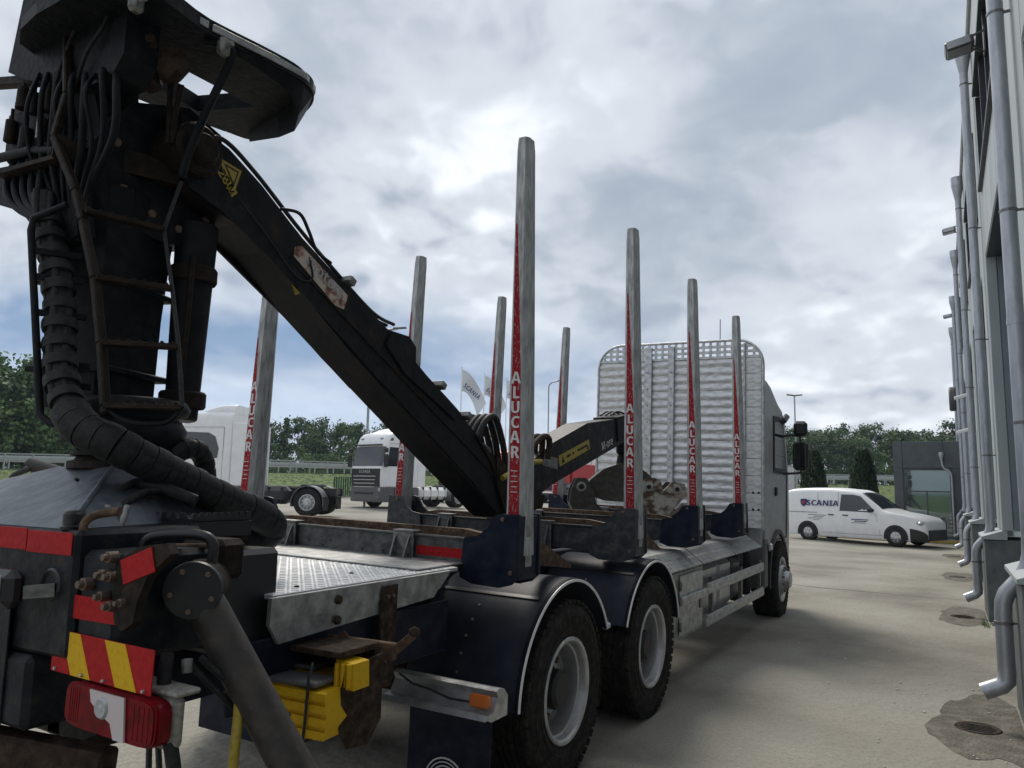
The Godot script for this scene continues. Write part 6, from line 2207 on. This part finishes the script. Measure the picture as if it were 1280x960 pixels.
	# elbow: link plates, pin, hose loops
	for x in [-3.36, -3.075]:
		m = Mb.new()
		m.prism([Vector2(-5.20, 1.98), Vector2(-5.42, 1.86), Vector2(-5.85, 1.72), Vector2(-6.05, 1.66), Vector2(-6.0, 1.56), Vector2(-5.6, 1.50), Vector2(-5.36, 1.52), Vector2(-5.22, 1.75)], yz(x), .03)
		put(m, "elbow_plate", M.crane_brown, t)
	m = Mb.new()
	m.cyl(Vector3(-3.42, 1.64, -5.55), Vector3(-3.02, 1.64, -5.55), .075, .075, 20)
	put(m, "elbow_pin", M.rust_dark, t)
	m = Mb.new()
	m.cyl(Vector3(-3.2, 2.10, -4.98), Vector3(-3.2, 2.0, -5.30), .05, .05, 14)
	put(m, "hose_union", M.steel, t)
	for k in 4:
		m = Mb.new()
		var x := -3.08 - k * .065
		m.tube(hose_path([Vector3(x, 2.08, -4.95), Vector3(x, 2.24, -5.08 - k * .02), Vector3(x, 2.27, -5.22), Vector3(x, 2.10, -5.34), Vector3(x, 1.86, -5.45), Vector3(x, 1.74, -5.7)], 6), .026, 9)
		put(m, "elbow_hose", M.hose, t)
	for k in 3:
		m = Mb.new()
		var x := -3.06 - k * .07
		m.tube(hose_path([Vector3(x, 1.86, -5.62), Vector3(x + .02, 2.02, -5.72), Vector3(x + .02, 2.16, -5.95), Vector3(x + .02, 2.15, -6.10), Vector3(x, 1.98, -6.12)], 6), .028, 9)
		put(m, "elbow_hose", M.rust_dark, t)
	m = Mb.new()
	m.tube(hose_path([Vector3(-3.02, 1.80, -5.25), Vector3(-2.99, 1.86, -5.42), Vector3(-3.0, 1.93, -5.65), Vector3(-3.02, 1.95, -5.9)], 6), .024, 10)
	put(m, "yellow_hose", M.sign_yellow, t)
	# jib rising to the grapple
	m = Mb.new()
	m.prism([Vector2(-5.70, 1.60), Vector2(-6.0, 1.64), Vector2(-6.29, 1.75), Vector2(-8.25, 2.28), Vector2(-8.34, 2.34), Vector2(-8.34, 2.50), Vector2(-8.21, 2.53), Vector2(-7.09, 2.375), Vector2(-6.30, 2.13), Vector2(-5.9, 1.95), Vector2(-5.70, 1.80)], yz(-3.35), .24)
	var jib := put(m, "jib", M.jib, t)
	m = Mb.new()
	m.prism([Vector2(-7.9, 2.24), Vector2(-8.30, 2.34), Vector2(-8.40, 2.34), Vector2(-8.62, 2.42), Vector2(-8.60, 2.54), Vector2(-8.20, 2.56), Vector2(-7.85, 2.50)], yz(-3.37), .28)
	put(m, "jib_head", M.crane, jib)
	var jl := Basis(Vector3(0, .27, -.963), Vector3(0, .963, .27), Vector3(1, 0, 0))
	m = Mb.new()
	m.prism([Vector2(-.36, -.05), Vector2(.36, -.05), Vector2(.36, .05), Vector2(-.36, .05)], Transform3D(jl, Vector3(-3.109, 2.07, -6.80)), .0015)
	var yl := put(m, "yellow_sign", M.sign_yellow, jib)
	m = Mb.new()
	m.prism([Vector2(-.32, -.035), Vector2(-.24, -.035), Vector2(-.28, .035)], Transform3D(jl, Vector3(-3.107, 2.07, -6.80)), .0006)
	for e in [[-.20, -.10], [-.06, -.02], [.06, .30]]: m.prism([Vector2(e[0], -.01), Vector2(e[1], -.01), Vector2(e[1], .015), Vector2(e[0], .015)], Transform3D(jl, Vector3(-3.107, 2.07, -6.80)), .0006)
	m.prism([Vector2(.28, -.04), Vector2(.34, -.04), Vector2(.31, .02)], Transform3D(jl, Vector3(-3.107, 2.07, -6.80)), .0006)
	put(m, "sign_print", M.dark, yl)
	text("M-ore", .085, M.lettering, jib, Transform3D(jl, Vector3(-3.1075, 2.20, -7.62)), "lettering", 1.0, false, .001)
	m = Mb.new()
	m.box(Vector3(-3.108, 1.96, -6.27), Vector3(.004, .10, .30), .001, Basis(Vector3.RIGHT, -.1))
	put(m, "worn_patch", M.steel, jib)
	for k in 3:
		m = Mb.new()
		m.tube(hose_path([Vector3(-3.30 + k * .06, 2.53, -7.9), Vector3(-3.30 + k * .06, 2.58, -8.05), Vector3(-3.28 + k * .06, 2.58, -8.2), Vector3(-3.26 + k * .06, 2.53, -8.35)], 4), .012, 7)
		put(m, "jib_hose", M.black, jib)
	# ladder
	var lr := [Vector3(-3.42, 3.75, -1.86), Vector3(-3.30, 3.42, -1.82), Vector3(-3.33, 3.22, -1.80), Vector3(-3.13, 2.94, -1.80), Vector3(-3.06, 2.80, -1.80), Vector3(-2.94, 2.54, -1.80), Vector3(-2.86, 2.27, -1.80), Vector3(-2.80, 2.02, -1.80), Vector3(-2.79, 1.99, -1.80)]
	var rr := [Vector3(-3.0, 3.10, -2.20), Vector3(-2.97, 2.84, -2.11), Vector3(-2.80, 2.54, -2.05), Vector3(-2.65, 2.27, -1.99), Vector3(-2.55, 2.02, -1.95)]
	m = Mb.new()
	for k in lr.size() - 1: m.bar(lr[k], lr[k + 1], .034, .034, .006)
	var ld := put(m, "ladder_rail", M.crane_brown, t)
	m = Mb.new()
	m.tube(rr, .009, 8)
	put(m, "ladder_cable", M.hose, t)
	for k in 4:
		var a: Vector3 = [lr[4] + Vector3(0, .04, 0), lr[5], lr[6], lr[7]][k]
		var b: Vector3 = rr[k + 1]
		m = Mb.new()
		m.bar(a, b, .05, .022, .004)
		for q in 7:
			m.box(a.lerp(b, (q + .5) / 7.0) + Vector3.UP * .013, Vector3(.012, .010, .05), .002, Basis(Vector3.UP, .8))
		put(m, "rung", M.crane_brown, ld)
	m = Mb.new()
	m.tube(hose_path([lr[7], lr[7].lerp(rr[4], .3) + Vector3(0, -.06, 0), lr[7].lerp(rr[4], .8) + Vector3(0, -.06, 0), rr[4]], 5), .010, 7)
	put(m, "bottom_loop", M.crane, ld)
	# guard on the far side of the hoses
	m = Mb.new()
	var gp := [Vector3(-3.22, 2.90, -1.82), Vector3(-3.35, 2.84, -1.76), Vector3(-3.345, 2.78, -1.75), Vector3(-3.16, 2.06, -1.75), Vector3(-3.14, 1.99, -1.75), Vector3(-3.08, 1.955, -1.76), Vector3(-2.96, 1.95, -1.80)]
	m.tube(gp, .015, 9)
	var sg := put(m, "side_guard", M.crane, t)
	for u in [.12, .28, .50, .80, .92]:
		var p: Vector3 = (gp[2] as Vector3).lerp(gp[3], u)
		m = Mb.new()
		m.bar(p, p + Vector3(.10, 0, -.16), .016, .028, .003)
		put(m, "rung", M.crane, sg)
	# thick guarded hose bundle
	var hp := hose_path([Vector3(-3.47, 3.0, -1.86), Vector3(-3.42, 2.84, -1.86), Vector3(-3.30, 2.62, -1.85), Vector3(-3.23, 2.44, -1.84), Vector3(-3.17, 2.26, -1.82), Vector3(-3.08, 2.09, -1.80), Vector3(-2.94, 1.95, -1.79), Vector3(-2.81, 1.875, -1.86), Vector3(-2.76, 1.80, -2.0), Vector3(-2.75, 1.74, -2.14), Vector3(-2.75, 1.66, -2.35), Vector3(-2.74, 1.60, -2.52), Vector3(-2.74, 1.545, -2.62), Vector3(-2.78, 1.50, -2.63), Vector3(-2.87, 1.48, -2.55), Vector3(-2.98, 1.49, -2.42)], 14)
	m = Mb.new()
	m.tube(hp, .050, 14)
	var hb := put(m, "hose_bundle", M.hose, t)
	var cum := [0.0]
	for k in hp.size() - 1: cum.append(cum[-1] + hp[k].distance_to(hp[k + 1]))
	var at := .12
	var n := 0
	while at < cum[-1] - .05:
		var open: bool = at < 1.02
		var ln := .046 if open else .064
		var pts := []
		for q in 5:
			var d := at + ln * q / 4.0
			var k := 0
			while k < cum.size() - 2 and cum[k + 1] < d: k += 1
			pts.append((hp[k] as Vector3).lerp(hp[k + 1], clampf((d - cum[k]) / maxf(.0001, cum[k + 1] - cum[k]), 0, 1)))
		m = Mb.new()
		var rad: float = (.068 if open else .0735) + .002 * sin(n * 2.3)
		m.tube(pts, [rad * .96, rad, rad, rad, rad * .95], 18)
		put(m, "hose_guard", M.hose, hb)
		at += .090 if open else .066
		n += 1
	for k in 5:
		m = Mb.new()
		var pts := []
		for q in 13:
			var f: Vector3 = hp[q * 6]
			var a := TAU * k / 5 + q * .15
			pts.append(f + Vector3(cos(a) * .045, sin(a) * .01, sin(a) * .045))
		m.tube(hose_path(pts, 3), .017, 7)
		put(m, "hose", M.hose, hb)
	# second hose loop behind it and small hoses by the foot
	m = Mb.new()
	m.tube(hose_path([Vector3(-3.06, 1.74, -2.20), Vector3(-3.0, 1.85, -2.27), Vector3(-2.98, 1.885, -2.35), Vector3(-3.0, 1.84, -2.43), Vector3(-3.02, 1.74, -2.47), Vector3(-3.02, 1.60, -2.48)], 8), .042, 14)
	var h2 := put(m, "hose_loop", M.hose, t)
	for k in 7:
		var p: Array = hose_path([Vector3(-3.06, 1.74, -2.20), Vector3(-3.0, 1.85, -2.27), Vector3(-2.98, 1.885, -2.35), Vector3(-3.0, 1.84, -2.43), Vector3(-3.02, 1.74, -2.47), Vector3(-3.02, 1.60, -2.48)], 8)
		m = Mb.new()
		m.tube([p[4 + k * 4], p[6 + k * 4], p[7 + k * 4]], .046, 14)
		put(m, "hose_guard", M.hose, h2)
	for e in [[Vector3(-2.95, 1.60, -1.90), Vector3(-2.86, 1.70, -1.95), Vector3(-2.76, 1.72, -2.0), Vector3(-2.62, 1.66, -2.1), .026], [Vector3(-2.72, 1.58, -1.76), Vector3(-2.78, 1.66, -1.83), Vector3(-2.80, 1.73, -1.95), Vector3(-2.78, 1.74, -2.05), .016], [Vector3(-2.66, 1.57, -1.74), Vector3(-2.70, 1.66, -1.86), Vector3(-2.72, 1.70, -1.98), Vector3(-2.70, 1.68, -2.1), .016], [Vector3(-2.60, 1.57, -1.74), Vector3(-2.66, 1.62, -1.80), Vector3(-2.74, 1.66, -1.92), Vector3(-2.76, 1.66, -2.0), .014]]:
		m = Mb.new()
		m.tube(hose_path([e[0], e[1], e[2], e[3]], 6), e[4], 9)
		put(m, "small_hose", M.hose, t)
	for e in [Vector3(-2.64, 1.575, -1.72), Vector3(-2.60, 1.575, -1.77), Vector3(-2.69, 1.575, -1.77)]:
		m = Mb.new()
		m.cyl(e, e + Vector3(-.03, .07, -.04), .013, .012, 8)
		put(m, "hose_fitting", M.steel, t)
	# seat deck, seat shell, valve bank, canopy
	m = Mb.new()
	m.prism([Vector2(0, 0), Vector2(.52, 0), Vector2(.52, .07), Vector2(.36, .11), Vector2(0, .10)], Transform3D(Basis(Vector3(.40, 0, -.9165), Vector3.UP, Vector3(.9165, 0, .40)), Vector3(-3.34, 3.13, -1.80)), .03)
	var pf := put(m, "seat_deck", M.crane_brown, t)
	m = Mb.new()
	m.prism([Vector2(-3.34, 1.82), Vector2(-3.12, 2.28), Vector2(-3.45, 2.40), Vector2(-3.85, 2.0), Vector2(-3.8, 1.80)], Transform3D(Basis(Vector3(1, 0, 0), Vector3(0, 0, -1), Vector3(0, 1, 0)), Vector3(0, 3.135, 0)), .02)
	put(m, "tread_floor", M.crane_brown, pf)
	m = Mb.new()
	m.prism([Vector2(-3.80, 4.25), Vector2(-3.90, 3.70), Vector2(-3.74, 3.62), Vector2(-3.56, 3.56), Vector2(-3.40, 3.50), Vector2(-3.22, 3.455), Vector2(-3.05, 3.47), Vector2(-2.98, 3.55), Vector2(-2.98, 3.72), Vector2(-3.02, 4.25)], Transform3D(Basis.IDENTITY, Vector3(0, 0, -2.02)), .16)
	var seat := put(m, "seat_shell", M.crane, t)
	for e in [[Vector3(-3.46, 3.52, -1.85), Vector3(-3.40, 3.62, -1.84), Vector3(-3.30, 3.80, -1.84), Vector3(-3.22, 4.0, -1.85)], [Vector3(-3.30, 3.47, -1.85), Vector3(-3.2, 3.6, -1.83), Vector3(-3.10, 3.72, -1.84), Vector3(-3.08, 3.9, -1.85)], [Vector3(-3.70, 3.82, -1.85), Vector3(-3.62, 3.9, -1.83), Vector3(-3.56, 4.02, -1.84), Vector3(-3.54, 4.2, -1.85)]]:
		m = Mb.new()
		m.tube(hose_path(e, 6), .009, 7)
		put(m, "seat_cable", M.hose, seat)
	for k in 9:
		m = Mb.new()
		var x := -3.62 + k * .075
		m.tube(hose_path([Vector3(x, 3.62 - k * .02, -1.86), Vector3(x + .04, 3.40 + .05 * sin(k * 2.0), -1.80 - .02 * (k % 3)), Vector3(x + .02, 3.18, -1.86), Vector3(-3.48 + k * .035, 2.98 - .02 * (k % 4), -1.90), Vector3(-3.44 + k * .03, 2.78, -1.93)], 6), .010 + .003 * (k % 3), 8)
		put(m, "control_hose", M.crane, seat)
	m = Mb.new()
	m.prism([Vector2(-3.98, 3.24), Vector2(-3.46, 3.20), Vector2(-3.30, 2.94), Vector2(-3.26, 2.80), Vector2(-3.40, 2.76), Vector2(-3.50, 2.88), Vector2(-3.58, 2.885), Vector2(-3.61, 2.92), Vector2(-3.66, 2.92), Vector2(-3.74, 2.985), Vector2(-3.98, 3.06)], Transform3D(Basis.IDENTITY, Vector3(0, 0, -2.02)), .12)
	put(m, "valve_cover", M.crane, t)
	m = Mb.new()
	m.tube([Vector3(-3.98, 3.265, -1.86), Vector3(-3.62, 3.24, -1.86), Vector3(-3.42, 3.20, -1.86)], .022, 9)
	put(m, "foot_rail", M.crane, t)
	m = Mb.new()
	m.span(Vector3(-3.95, 3.26, -2.05), Vector3(-3.48, 3.52, -1.90), .02)
	m.span(Vector3(-3.95, 3.50, -2.04), Vector3(-3.55, 3.60, -1.92), .02)
	var vb := put(m, "valve_bank", M.crane, t)
	for e in [[-3.86, 3.40, .028, M.crane_brown], [-3.78, 3.55, .03, M.crane_brown], [-3.68, 3.50, .022, M.crane], [-3.60, 3.36, .020, M.steel], [-3.55, 3.48, .026, M.crane_brown], [-3.72, 3.33, .030, M.crane]]:
		m = Mb.new()
		m.cyl(Vector3(e[0], e[1] - .06, -1.88), Vector3(e[0], e[1] + .05, -1.88), e[2], e[2] * .9, 14)
		m.cyl(Vector3(e[0], e[1] + .05, -1.88), Vector3(e[0], e[1] + .11, -1.88), .008, .008, 8)
		put(m, "spool_valve", e[3], vb)
	m = Mb.new()
	m.bar(Vector3(-4.1, 3.71, -1.90), Vector3(-3.58, 3.60, -1.90), .05, .05, .008)
	put(m, "lever_bar", M.crane_brown, vb)
	for k in 5:
		m = Mb.new()
		var x := -3.82 + k * .07
		m.tube(hose_path([Vector3(x, 3.27, -1.90), Vector3(x + .02, 3.10, -1.86), Vector3(x + .12 - k * .02, 2.98, -1.86), Vector3(-3.47 + k * .02, 2.88, -1.86)], 5), .017, 8)
		put(m, "valve_hose", M.crane, vb)
	# canopy over the seat: a shell with an opening, a front lip and a pale edge strip
	var key := [Vector2(-2.84, 1.72), Vector2(-2.80, 2.15), Vector2(-2.745, 2.45), Vector2(-2.725, 2.66), Vector2(-2.78, 2.78), Vector2(-2.90, 2.87), Vector2(-3.10, 2.94), Vector2(-3.45, 3.02), Vector2(-3.53, 2.86),
		Vector2(-3.47, 2.61), Vector2(-3.15, 2.72), Vector2(-3.17, 2.22), Vector2(-3.42, 2.24), Vector2(-3.472, 2.609), Vector2(-3.533, 2.855), Vector2(-3.62, 2.5), Vector2(-3.66, 1.78)]
	var hole := key.slice(9, 13)
	var edge3 := []
	for i in [15, 16, 0, 1, 2, 3, 4, 5, 6, 7, 8]: edge3.append(Vector3(key[i].x, 0, key[i].y))
	edge3 = smooth_line(edge3, 5)
	key = []
	for p in edge3: key.append(Vector2(p.x, p.z))
	var outer_n := key.size()
	key.append_array(hole); key.append(hole[0] + Vector2(-.002, -.001)); key.append(key[outer_n - 1] + Vector2(-.004, -.005))
	var lay3 := Transform3D(Basis(Vector3(1, 0, 0), Vector3(0, 0, -1), Vector3(0, 1, 0)), Vector3(0, 3.74, 0))
	m = Mb.new()
	m.prism(key, lay3, .06)
	var cano := put(m, "canopy", M.crane, t)
	m = Mb.new()
	var upper := []
	for i in key.size():
		var k: Vector2 = key[i]
		upper.append(k if i >= outer_n and i < outer_n + 5 else Vector2(-3.2 + (k.x + 3.2) * .93, 2.3 + (k.y - 2.3) * .95))
	m.prism(upper, Transform3D(lay3.basis, Vector3(0, 3.801, 0)), .03)
	put(m, "canopy_top", M.crane, cano)
	m = Mb.new()
	var lip := [Vector2(-2.84, 1.72), Vector2(-2.80, 2.15), Vector2(-2.745, 2.45), Vector2(-2.725, 2.66), Vector2(-2.78, 2.78), Vector2(-2.90, 2.87), Vector2(-3.10, 2.94), Vector2(-3.45, 3.02)]
	var low := [.0, .0, .03, .06, .12, .15, .12, .05]
	for k in lip.size() - 1:
		var a: Vector2 = lip[k]
		var b: Vector2 = lip[k + 1]
		var ia := a.lerp(Vector2(-3.2, 2.2), .10)
		var ib := b.lerp(Vector2(-3.2, 2.2), .10)
		var p := [Vector3(a.x, 3.75, -a.y), Vector3(b.x, 3.75, -b.y), Vector3(ib.x, 3.74 - low[k + 1], -ib.y), Vector3(ia.x, 3.74 - low[k], -ia.y)]
		m.quad(p[0], p[1], p[2], p[3], Vector3(-3.2, 3.7, -2.2))
		m.quad(p[0] + Vector3(0, .004, 0), p[1] + Vector3(0, .004, 0), Vector3(ib.x, 3.745, -ib.y), Vector3(ia.x, 3.745, -ia.y), Vector3(-3.2, 3.0, -2.2))
		m.quad(p[3], p[2], Vector3(ib.x, 3.74, -ib.y).lerp(Vector3(-3.2, 3.74, -2.2), .03), Vector3(ia.x, 3.74, -ia.y).lerp(Vector3(-3.2, 3.74, -2.2), .03), Vector3(a.x, 3.9, -a.y))
	put(m, "canopy_lip", M.crane, cano)
	for e in [[0, 1, .15, .95], [1, 5, 0.0, 1.0]]:
		m = Mb.new()
		for k in range(e[0], e[1]):
			var a: Vector2 = (lip[k] as Vector2)
			var b: Vector2 = (lip[k + 1] as Vector2)
			var a2 := a.lerp(b, e[2]) if e[1] == 1 else a
			var b2 := a.lerp(b, e[3]) if e[1] == 1 else b
			m.bar(Vector3(a2.x + .004, 3.775, -a2.y), Vector3(b2.x + .004, 3.775, -b2.y), .010, .034, .002)
		put(m, "edge_strip", M.alu_dull, cano)
	for e in [Vector3(-2.83, 3.70, -1.80), Vector3(-2.80, 3.72, -2.22)]:
		m = Mb.new()
		m.box(e, Vector3(.05, .09, .06), .015)
		m.cyl(e + Vector3(.02, 0, 0), e + Vector3(.06, 0, 0), .014, .012, 6)
		put(m, "canopy_bracket", M.steel, cano)
	# grab rail, arm rest linkages
	m = Mb.new()
	m.tube(hose_path([Vector3(-2.86, 3.73, -2.16), Vector3(-2.80, 3.735, -2.24), Vector3(-2.80, 3.67, -2.26), Vector3(-2.88, 3.44, -2.22), Vector3(-2.97, 3.22, -2.20), Vector3(-3.0, 3.12, -2.20)], 7), .019, 10)
	put(m, "grab_rail", M.crane, t)
	m = Mb.new()
	m.box(Vector3(-2.96, 3.60, -2.08), Vector3(.16, .14, .12), .04, Basis(Vector3(0, 0, 1), .5))
	m.cyl(Vector3(-3.02, 3.66, -2.02), Vector3(-2.96, 3.67, -1.96), .028, .022, 12)
	m.box(Vector3(-3.08, 3.54, -2.05), Vector3(.12, .10, .12), .04, Basis(Vector3(0, 0, 1), -.4))
	put(m, "arm_rest_hinge", M.rust_dark, t)
	for e in [[Vector3(-3.02, 3.56, -2.12), Vector3(-3.06, 3.28, -2.16)], [Vector3(-2.97, 3.54, -2.14), Vector3(-3.03, 3.40, -2.16)], [Vector3(-3.03, 3.40, -2.16), Vector3(-3.04, 3.28, -2.17)]]:
		m = Mb.new()
		m.tube([e[0], e[1]], .014, 8)
		put(m, "lever", M.crane_brown, t)
	# loose hoses hanging by the tail lamp
	m = Mb.new()
	m.tube(hose_path([Vector3(-2.10, 1.22, -1.62), Vector3(-2.08, 1.12, -1.60), Vector3(-2.02, 1.02, -1.58), Vector3(-1.98, .90, -1.58), Vector3(-1.98, .74, -1.60), Vector3(-2.0, .6, -1.64)], 6), .021, 10)
	put(m, "hanging_hose", M.hose, t)
	m = Mb.new()
	m.tube(hose_path([Vector3(-2.05, 1.20, -1.70), Vector3(-1.98, 1.10, -1.78), Vector3(-1.97, 1.02, -1.86), Vector3(-1.98, .97, -1.98), Vector3(-2.06, .93, -2.1)], 6), .011, 8)
	m.tube(hose_path([Vector3(-2.07, 1.18, -1.68), Vector3(-2.0, 1.07, -1.76), Vector3(-1.99, .99, -1.85), Vector3(-2.0, .94, -1.96), Vector3(-2.08, .90, -2.1)], 6), .010, 8)
	put(m, "hanging_hose", M.hose, t)
	m = Mb.new()
	m.tube(hose_path([Vector3(-1.98, 1.12, -1.80), Vector3(-1.955, 1.02, -1.78), Vector3(-1.94, .92, -1.76), Vector3(-1.945, .80, -1.76), Vector3(-1.97, .65, -1.78)], 6), .016, 10)
	put(m, "yellow_hose", M.sign_yellow, t)
	m = Mb.new()
	m.cyl(Vector3(-2.06, 1.20, -1.66), Vector3(-2.05, 1.16, -1.655), .018, .016, 10)
	put(m, "hose_ferrule", M.steel, t)
	# pole with a chain rack on the other side
	m = Mb.new()
	m.tube([Vector3(-3.9, 1.70, -2.55), Vector3(-4.6, 1.77, -2.72), Vector3(-5.25, 1.83, -2.90)], .035, 12)
	m.box(Vector3(-5.0, 1.76, -2.86), Vector3(.28, .12, .06), .02, Basis(Vector3(0, 0, 1), -.22))
	var arm := put(m, "far_arm", M.crane_brown, t)
	m = Mb.new()
	m.tube(hose_path([Vector3(-5.2, 1.80, -2.88), Vector3(-5.45, 1.74, -2.90), Vector3(-5.52, 1.62, -2.92), Vector3(-5.5, 1.45, -2.92)], 6), .02, 8)
	put(m, "far_hose", M.hose, arm)
	for k in 4:
		m = Mb.new()
		var o := Vector3(-5.50 + k * .085, 1.60 - k * .015, -2.94)
		m.prism([Vector2(-.05, 0), Vector2(.02, .05), Vector2(.05, .03), Vector2(.06, -.09), Vector2(.045, -.18), Vector2(.03, -.09), Vector2(-.02, -.06)], Transform3D(Basis.IDENTITY, o), .05)
		put(m, "far_tine", M.black, arm)

func build_grapple() -> void:
	var o := Vector3(-3.2, 1.45, -8.35)
	var t := thing("log_grapple", "dark worn log grapple hanging from the jib and resting on the bunks", "grapple", o)
	var u := Vector3(.873, 0, -.488)
	var b := Basis(u, Vector3.UP, u.cross(Vector3.UP)) * Basis.from_scale(Vector3(1.12, 1.08, 1.0))
	var tr := func(w: float) -> Transform3D: return Transform3D(b, o + b.z * w)
	var m := Mb.new()
	m.cyl(o + Vector3(0, .98, 0), o + Vector3(0, .80, 0), .05, .05, 12)
	m.box(o + Vector3(0, .74, 0), Vector3(.16, .16, .14), .03)
	m.cyl(o + Vector3(0, .66, 0), o + Vector3(0, .48, 0), .075, .10, 18)
	put(m, "rotator", M.crane, t)
	m = Mb.new()
	m.prism([Vector2(-.40, .20), Vector2(-.36, .34), Vector2(-.22, .46), Vector2(-.05, .52), Vector2(.10, .51), Vector2(.24, .40), Vector2(.34, .26), Vector2(.20, .16), Vector2(0, .12), Vector2(-.2, .13)], tr.call(-.16), .32)
	var bd := put(m, "body", M.grapple, t)
	for w in [-.20, .17]:
		m = Mb.new()
		m.prism([Vector2(-.55, .25), Vector2(-.50, .36), Vector2(-.40, .36), Vector2(-.33, .24), Vector2(-.30, .10), Vector2(-.18, -.01), Vector2(0, -.05), Vector2(.06, -.08), Vector2(-.1, -.10), Vector2(-.34, -.09), Vector2(-.50, .0), Vector2(-.57, .12)], tr.call(w), .04)
		put(m, "left_jaw", M.grapple, t)
		m = Mb.new()
		m.prism([Vector2(.10, .30), Vector2(.22, .38), Vector2(.34, .36), Vector2(.36, .24), Vector2(.46, .34), Vector2(.58, .32), Vector2(.60, .20), Vector2(.50, .10), Vector2(.40, -.02), Vector2(.28, -.09), Vector2(.06, -.11), Vector2(.12, -.02), Vector2(.16, .12)], tr.call(w), .04)
		put(m, "right_jaw", M.scraped if w > 0 else M.grapple, t)
	for s in [[-.57, -.34, .12, -.09], [.62, .12, .12, -.11]]:
		m = Mb.new()
		var rows := []
		for q in 8:
			var a := q / 7.0
			var x := lerpf(s[0], s[1], a)
			var y: float = s[2] + (s[3] - s[2]) * sqrt(a)
			rows.append([o + b * Vector3(x, y, -.20), o + b * Vector3(x, y, .20)])
		m.grid(rows)
		put(m, "jaw_sheet", M.grapple, t)
	m = Mb.new()
	m.prism([Vector2(.30, -.10), Vector2(.66, .14), Vector2(.70, .12), Vector2(.60, -.12)], tr.call(.0), .26)
	put(m, "jaw_tip", M.rust_dark, t)
	for e in [[Vector2(-.45, .27), .055], [Vector2(.22, .28), .045], [Vector2(.50, .26), .045]]:
		var c: Vector3 = o + b * Vector3(e[0].x, e[0].y, .212)
		m = Mb.new()
		m.lathe([Vector2(e[1] * .55, .0), Vector2(e[1] * .6, .014), Vector2(e[1], .010), Vector2(e[1] * 1.02, 0)], Mb.along(c, c + b.z), 18)
		put(m, "pin_ring", M.alu_dull, bd)
		m = Mb.new()
		m.cyl(c - b.z * .42, c + b.z * .012, e[1] * .54, e[1] * .5, 14)
		put(m, "pin", M.rust_dark, bd)

func build_chocks() -> void:
	var spots := [[Vector3(-2.23, .78, -2.36), 0.10, "front yellow wheel chock with a black band, strapped under the deck"], [Vector3(-2.38, .80, -2.50), .16, "rear yellow wheel chock, half hidden behind the front one"], [Vector3(-2.10, .79, -2.47), .05, "end-on yellow wheel chock beside the rusty holder"]]
	for k in 3:
		var o: Vector3 = spots[k][0]
		var t := thing("wheel_chock", spots[k][2], "wheel chock", o, "yellow wheel chocks under the deck")
		var bs := Basis(Vector3.UP, spots[k][1])
		var tr := Transform3D(bs, o)
		var m := Mb.new()
		if k < 2:
			m.prism([Vector2(-.15, 0), Vector2(.14, 0), Vector2(.15, .06), Vector2(.145, .12), Vector2(.135, .17), Vector2(-.13, .19), Vector2(-.145, .12)], tr.translated_local(Vector3(0, 0, -.07)), .13)
			put(m, "block", M.yellow, t)
			for q in 4:
				m = Mb.new()
				m.prism([Vector2(-.15, .012 + q * .046), Vector2(.15, .006 + q * .046), Vector2(.15, .034 + q * .046), Vector2(-.145, .042 + q * .046)], tr.translated_local(Vector3(0, 0, .061)), .012)
				put(m, "rib", M.yellow, t)
			m = Mb.new()
			m.box(tr * Vector3(-.02, .195, 0), Vector3(.24, .02, .14), .006, bs)
			put(m, "black_band", M.trim_grey, t)
		else:
			m.prism([Vector2(-.05, .15), Vector2(.05, .15), Vector2(.045, .25), Vector2(-.04, .26)], tr.translated_local(Vector3(0, 0, -.06)), .10)
			put(m, "block", M.yellow, t)
			for q in 3:
				m = Mb.new()
				m.cyl(tr * Vector3(-.03 + q * .03, .16, .045), tr * Vector3(-.028 + q * .028, .25, .045), .012, .012, 8)
				put(m, "rib", M.yellow, t)
	var st := thing("chock_strap", "black strap tied round the front yellow wheel chock", "strap", Vector3(-2.16, .77, -2.36))
	var m := Mb.new()
	m.tube([Vector3(-2.17, 1.05, -2.33), Vector3(-2.145, 1.0, -2.285), Vector3(-2.15, .88, -2.283), Vector3(-2.165, .77, -2.29), Vector3(-2.17, .765, -2.44)], .006, 6)
	put(m, "band", M.black, st)
	var h := thing("chock_holder", "rusty steel holder plate beside the yellow wheel chocks", "bracket", Vector3(-2.05, .7, -2.5))
	m = Mb.new()
	m.prism([Vector2(-2.66, .78), Vector2(-2.58, .70), Vector2(-2.46, .71), Vector2(-2.40, .80), Vector2(-2.42, 1.02), Vector2(-2.66, 1.04)], yz(-2.10), .012)
	put(m, "side_plate", M.rust_dark, h)
	m = Mb.new()
	m.span(Vector3(-2.56, .74, -2.64), Vector3(-2.102, 1.08, -2.625), .003)
	m.span(Vector3(-2.56, 1.06, -2.64), Vector3(-2.10, 1.085, -2.40), .003)
	put(m, "back_plate", M.rust_dark, h)

# ---------- everything ----------
func _ready() -> void:
	rng.seed = 4711
	make_camera_and_light()
	make_materials()
	soften()
	build_land()
	build_hall()
	build_annex()
	build_trees()
	build_flags_and_posts()
	build_background_vehicles()
	var lorry := build_lorry()
	var tilt := Basis(Vector3.BACK, -.022)      # the yard falls to the right
	var q := Vector3(-2.0, 0, 0)
	lorry.transform = Transform3D(tilt, q + tilt * (lorry.position - q))
	build_crane()
	build_grapple()
	build_chocks()
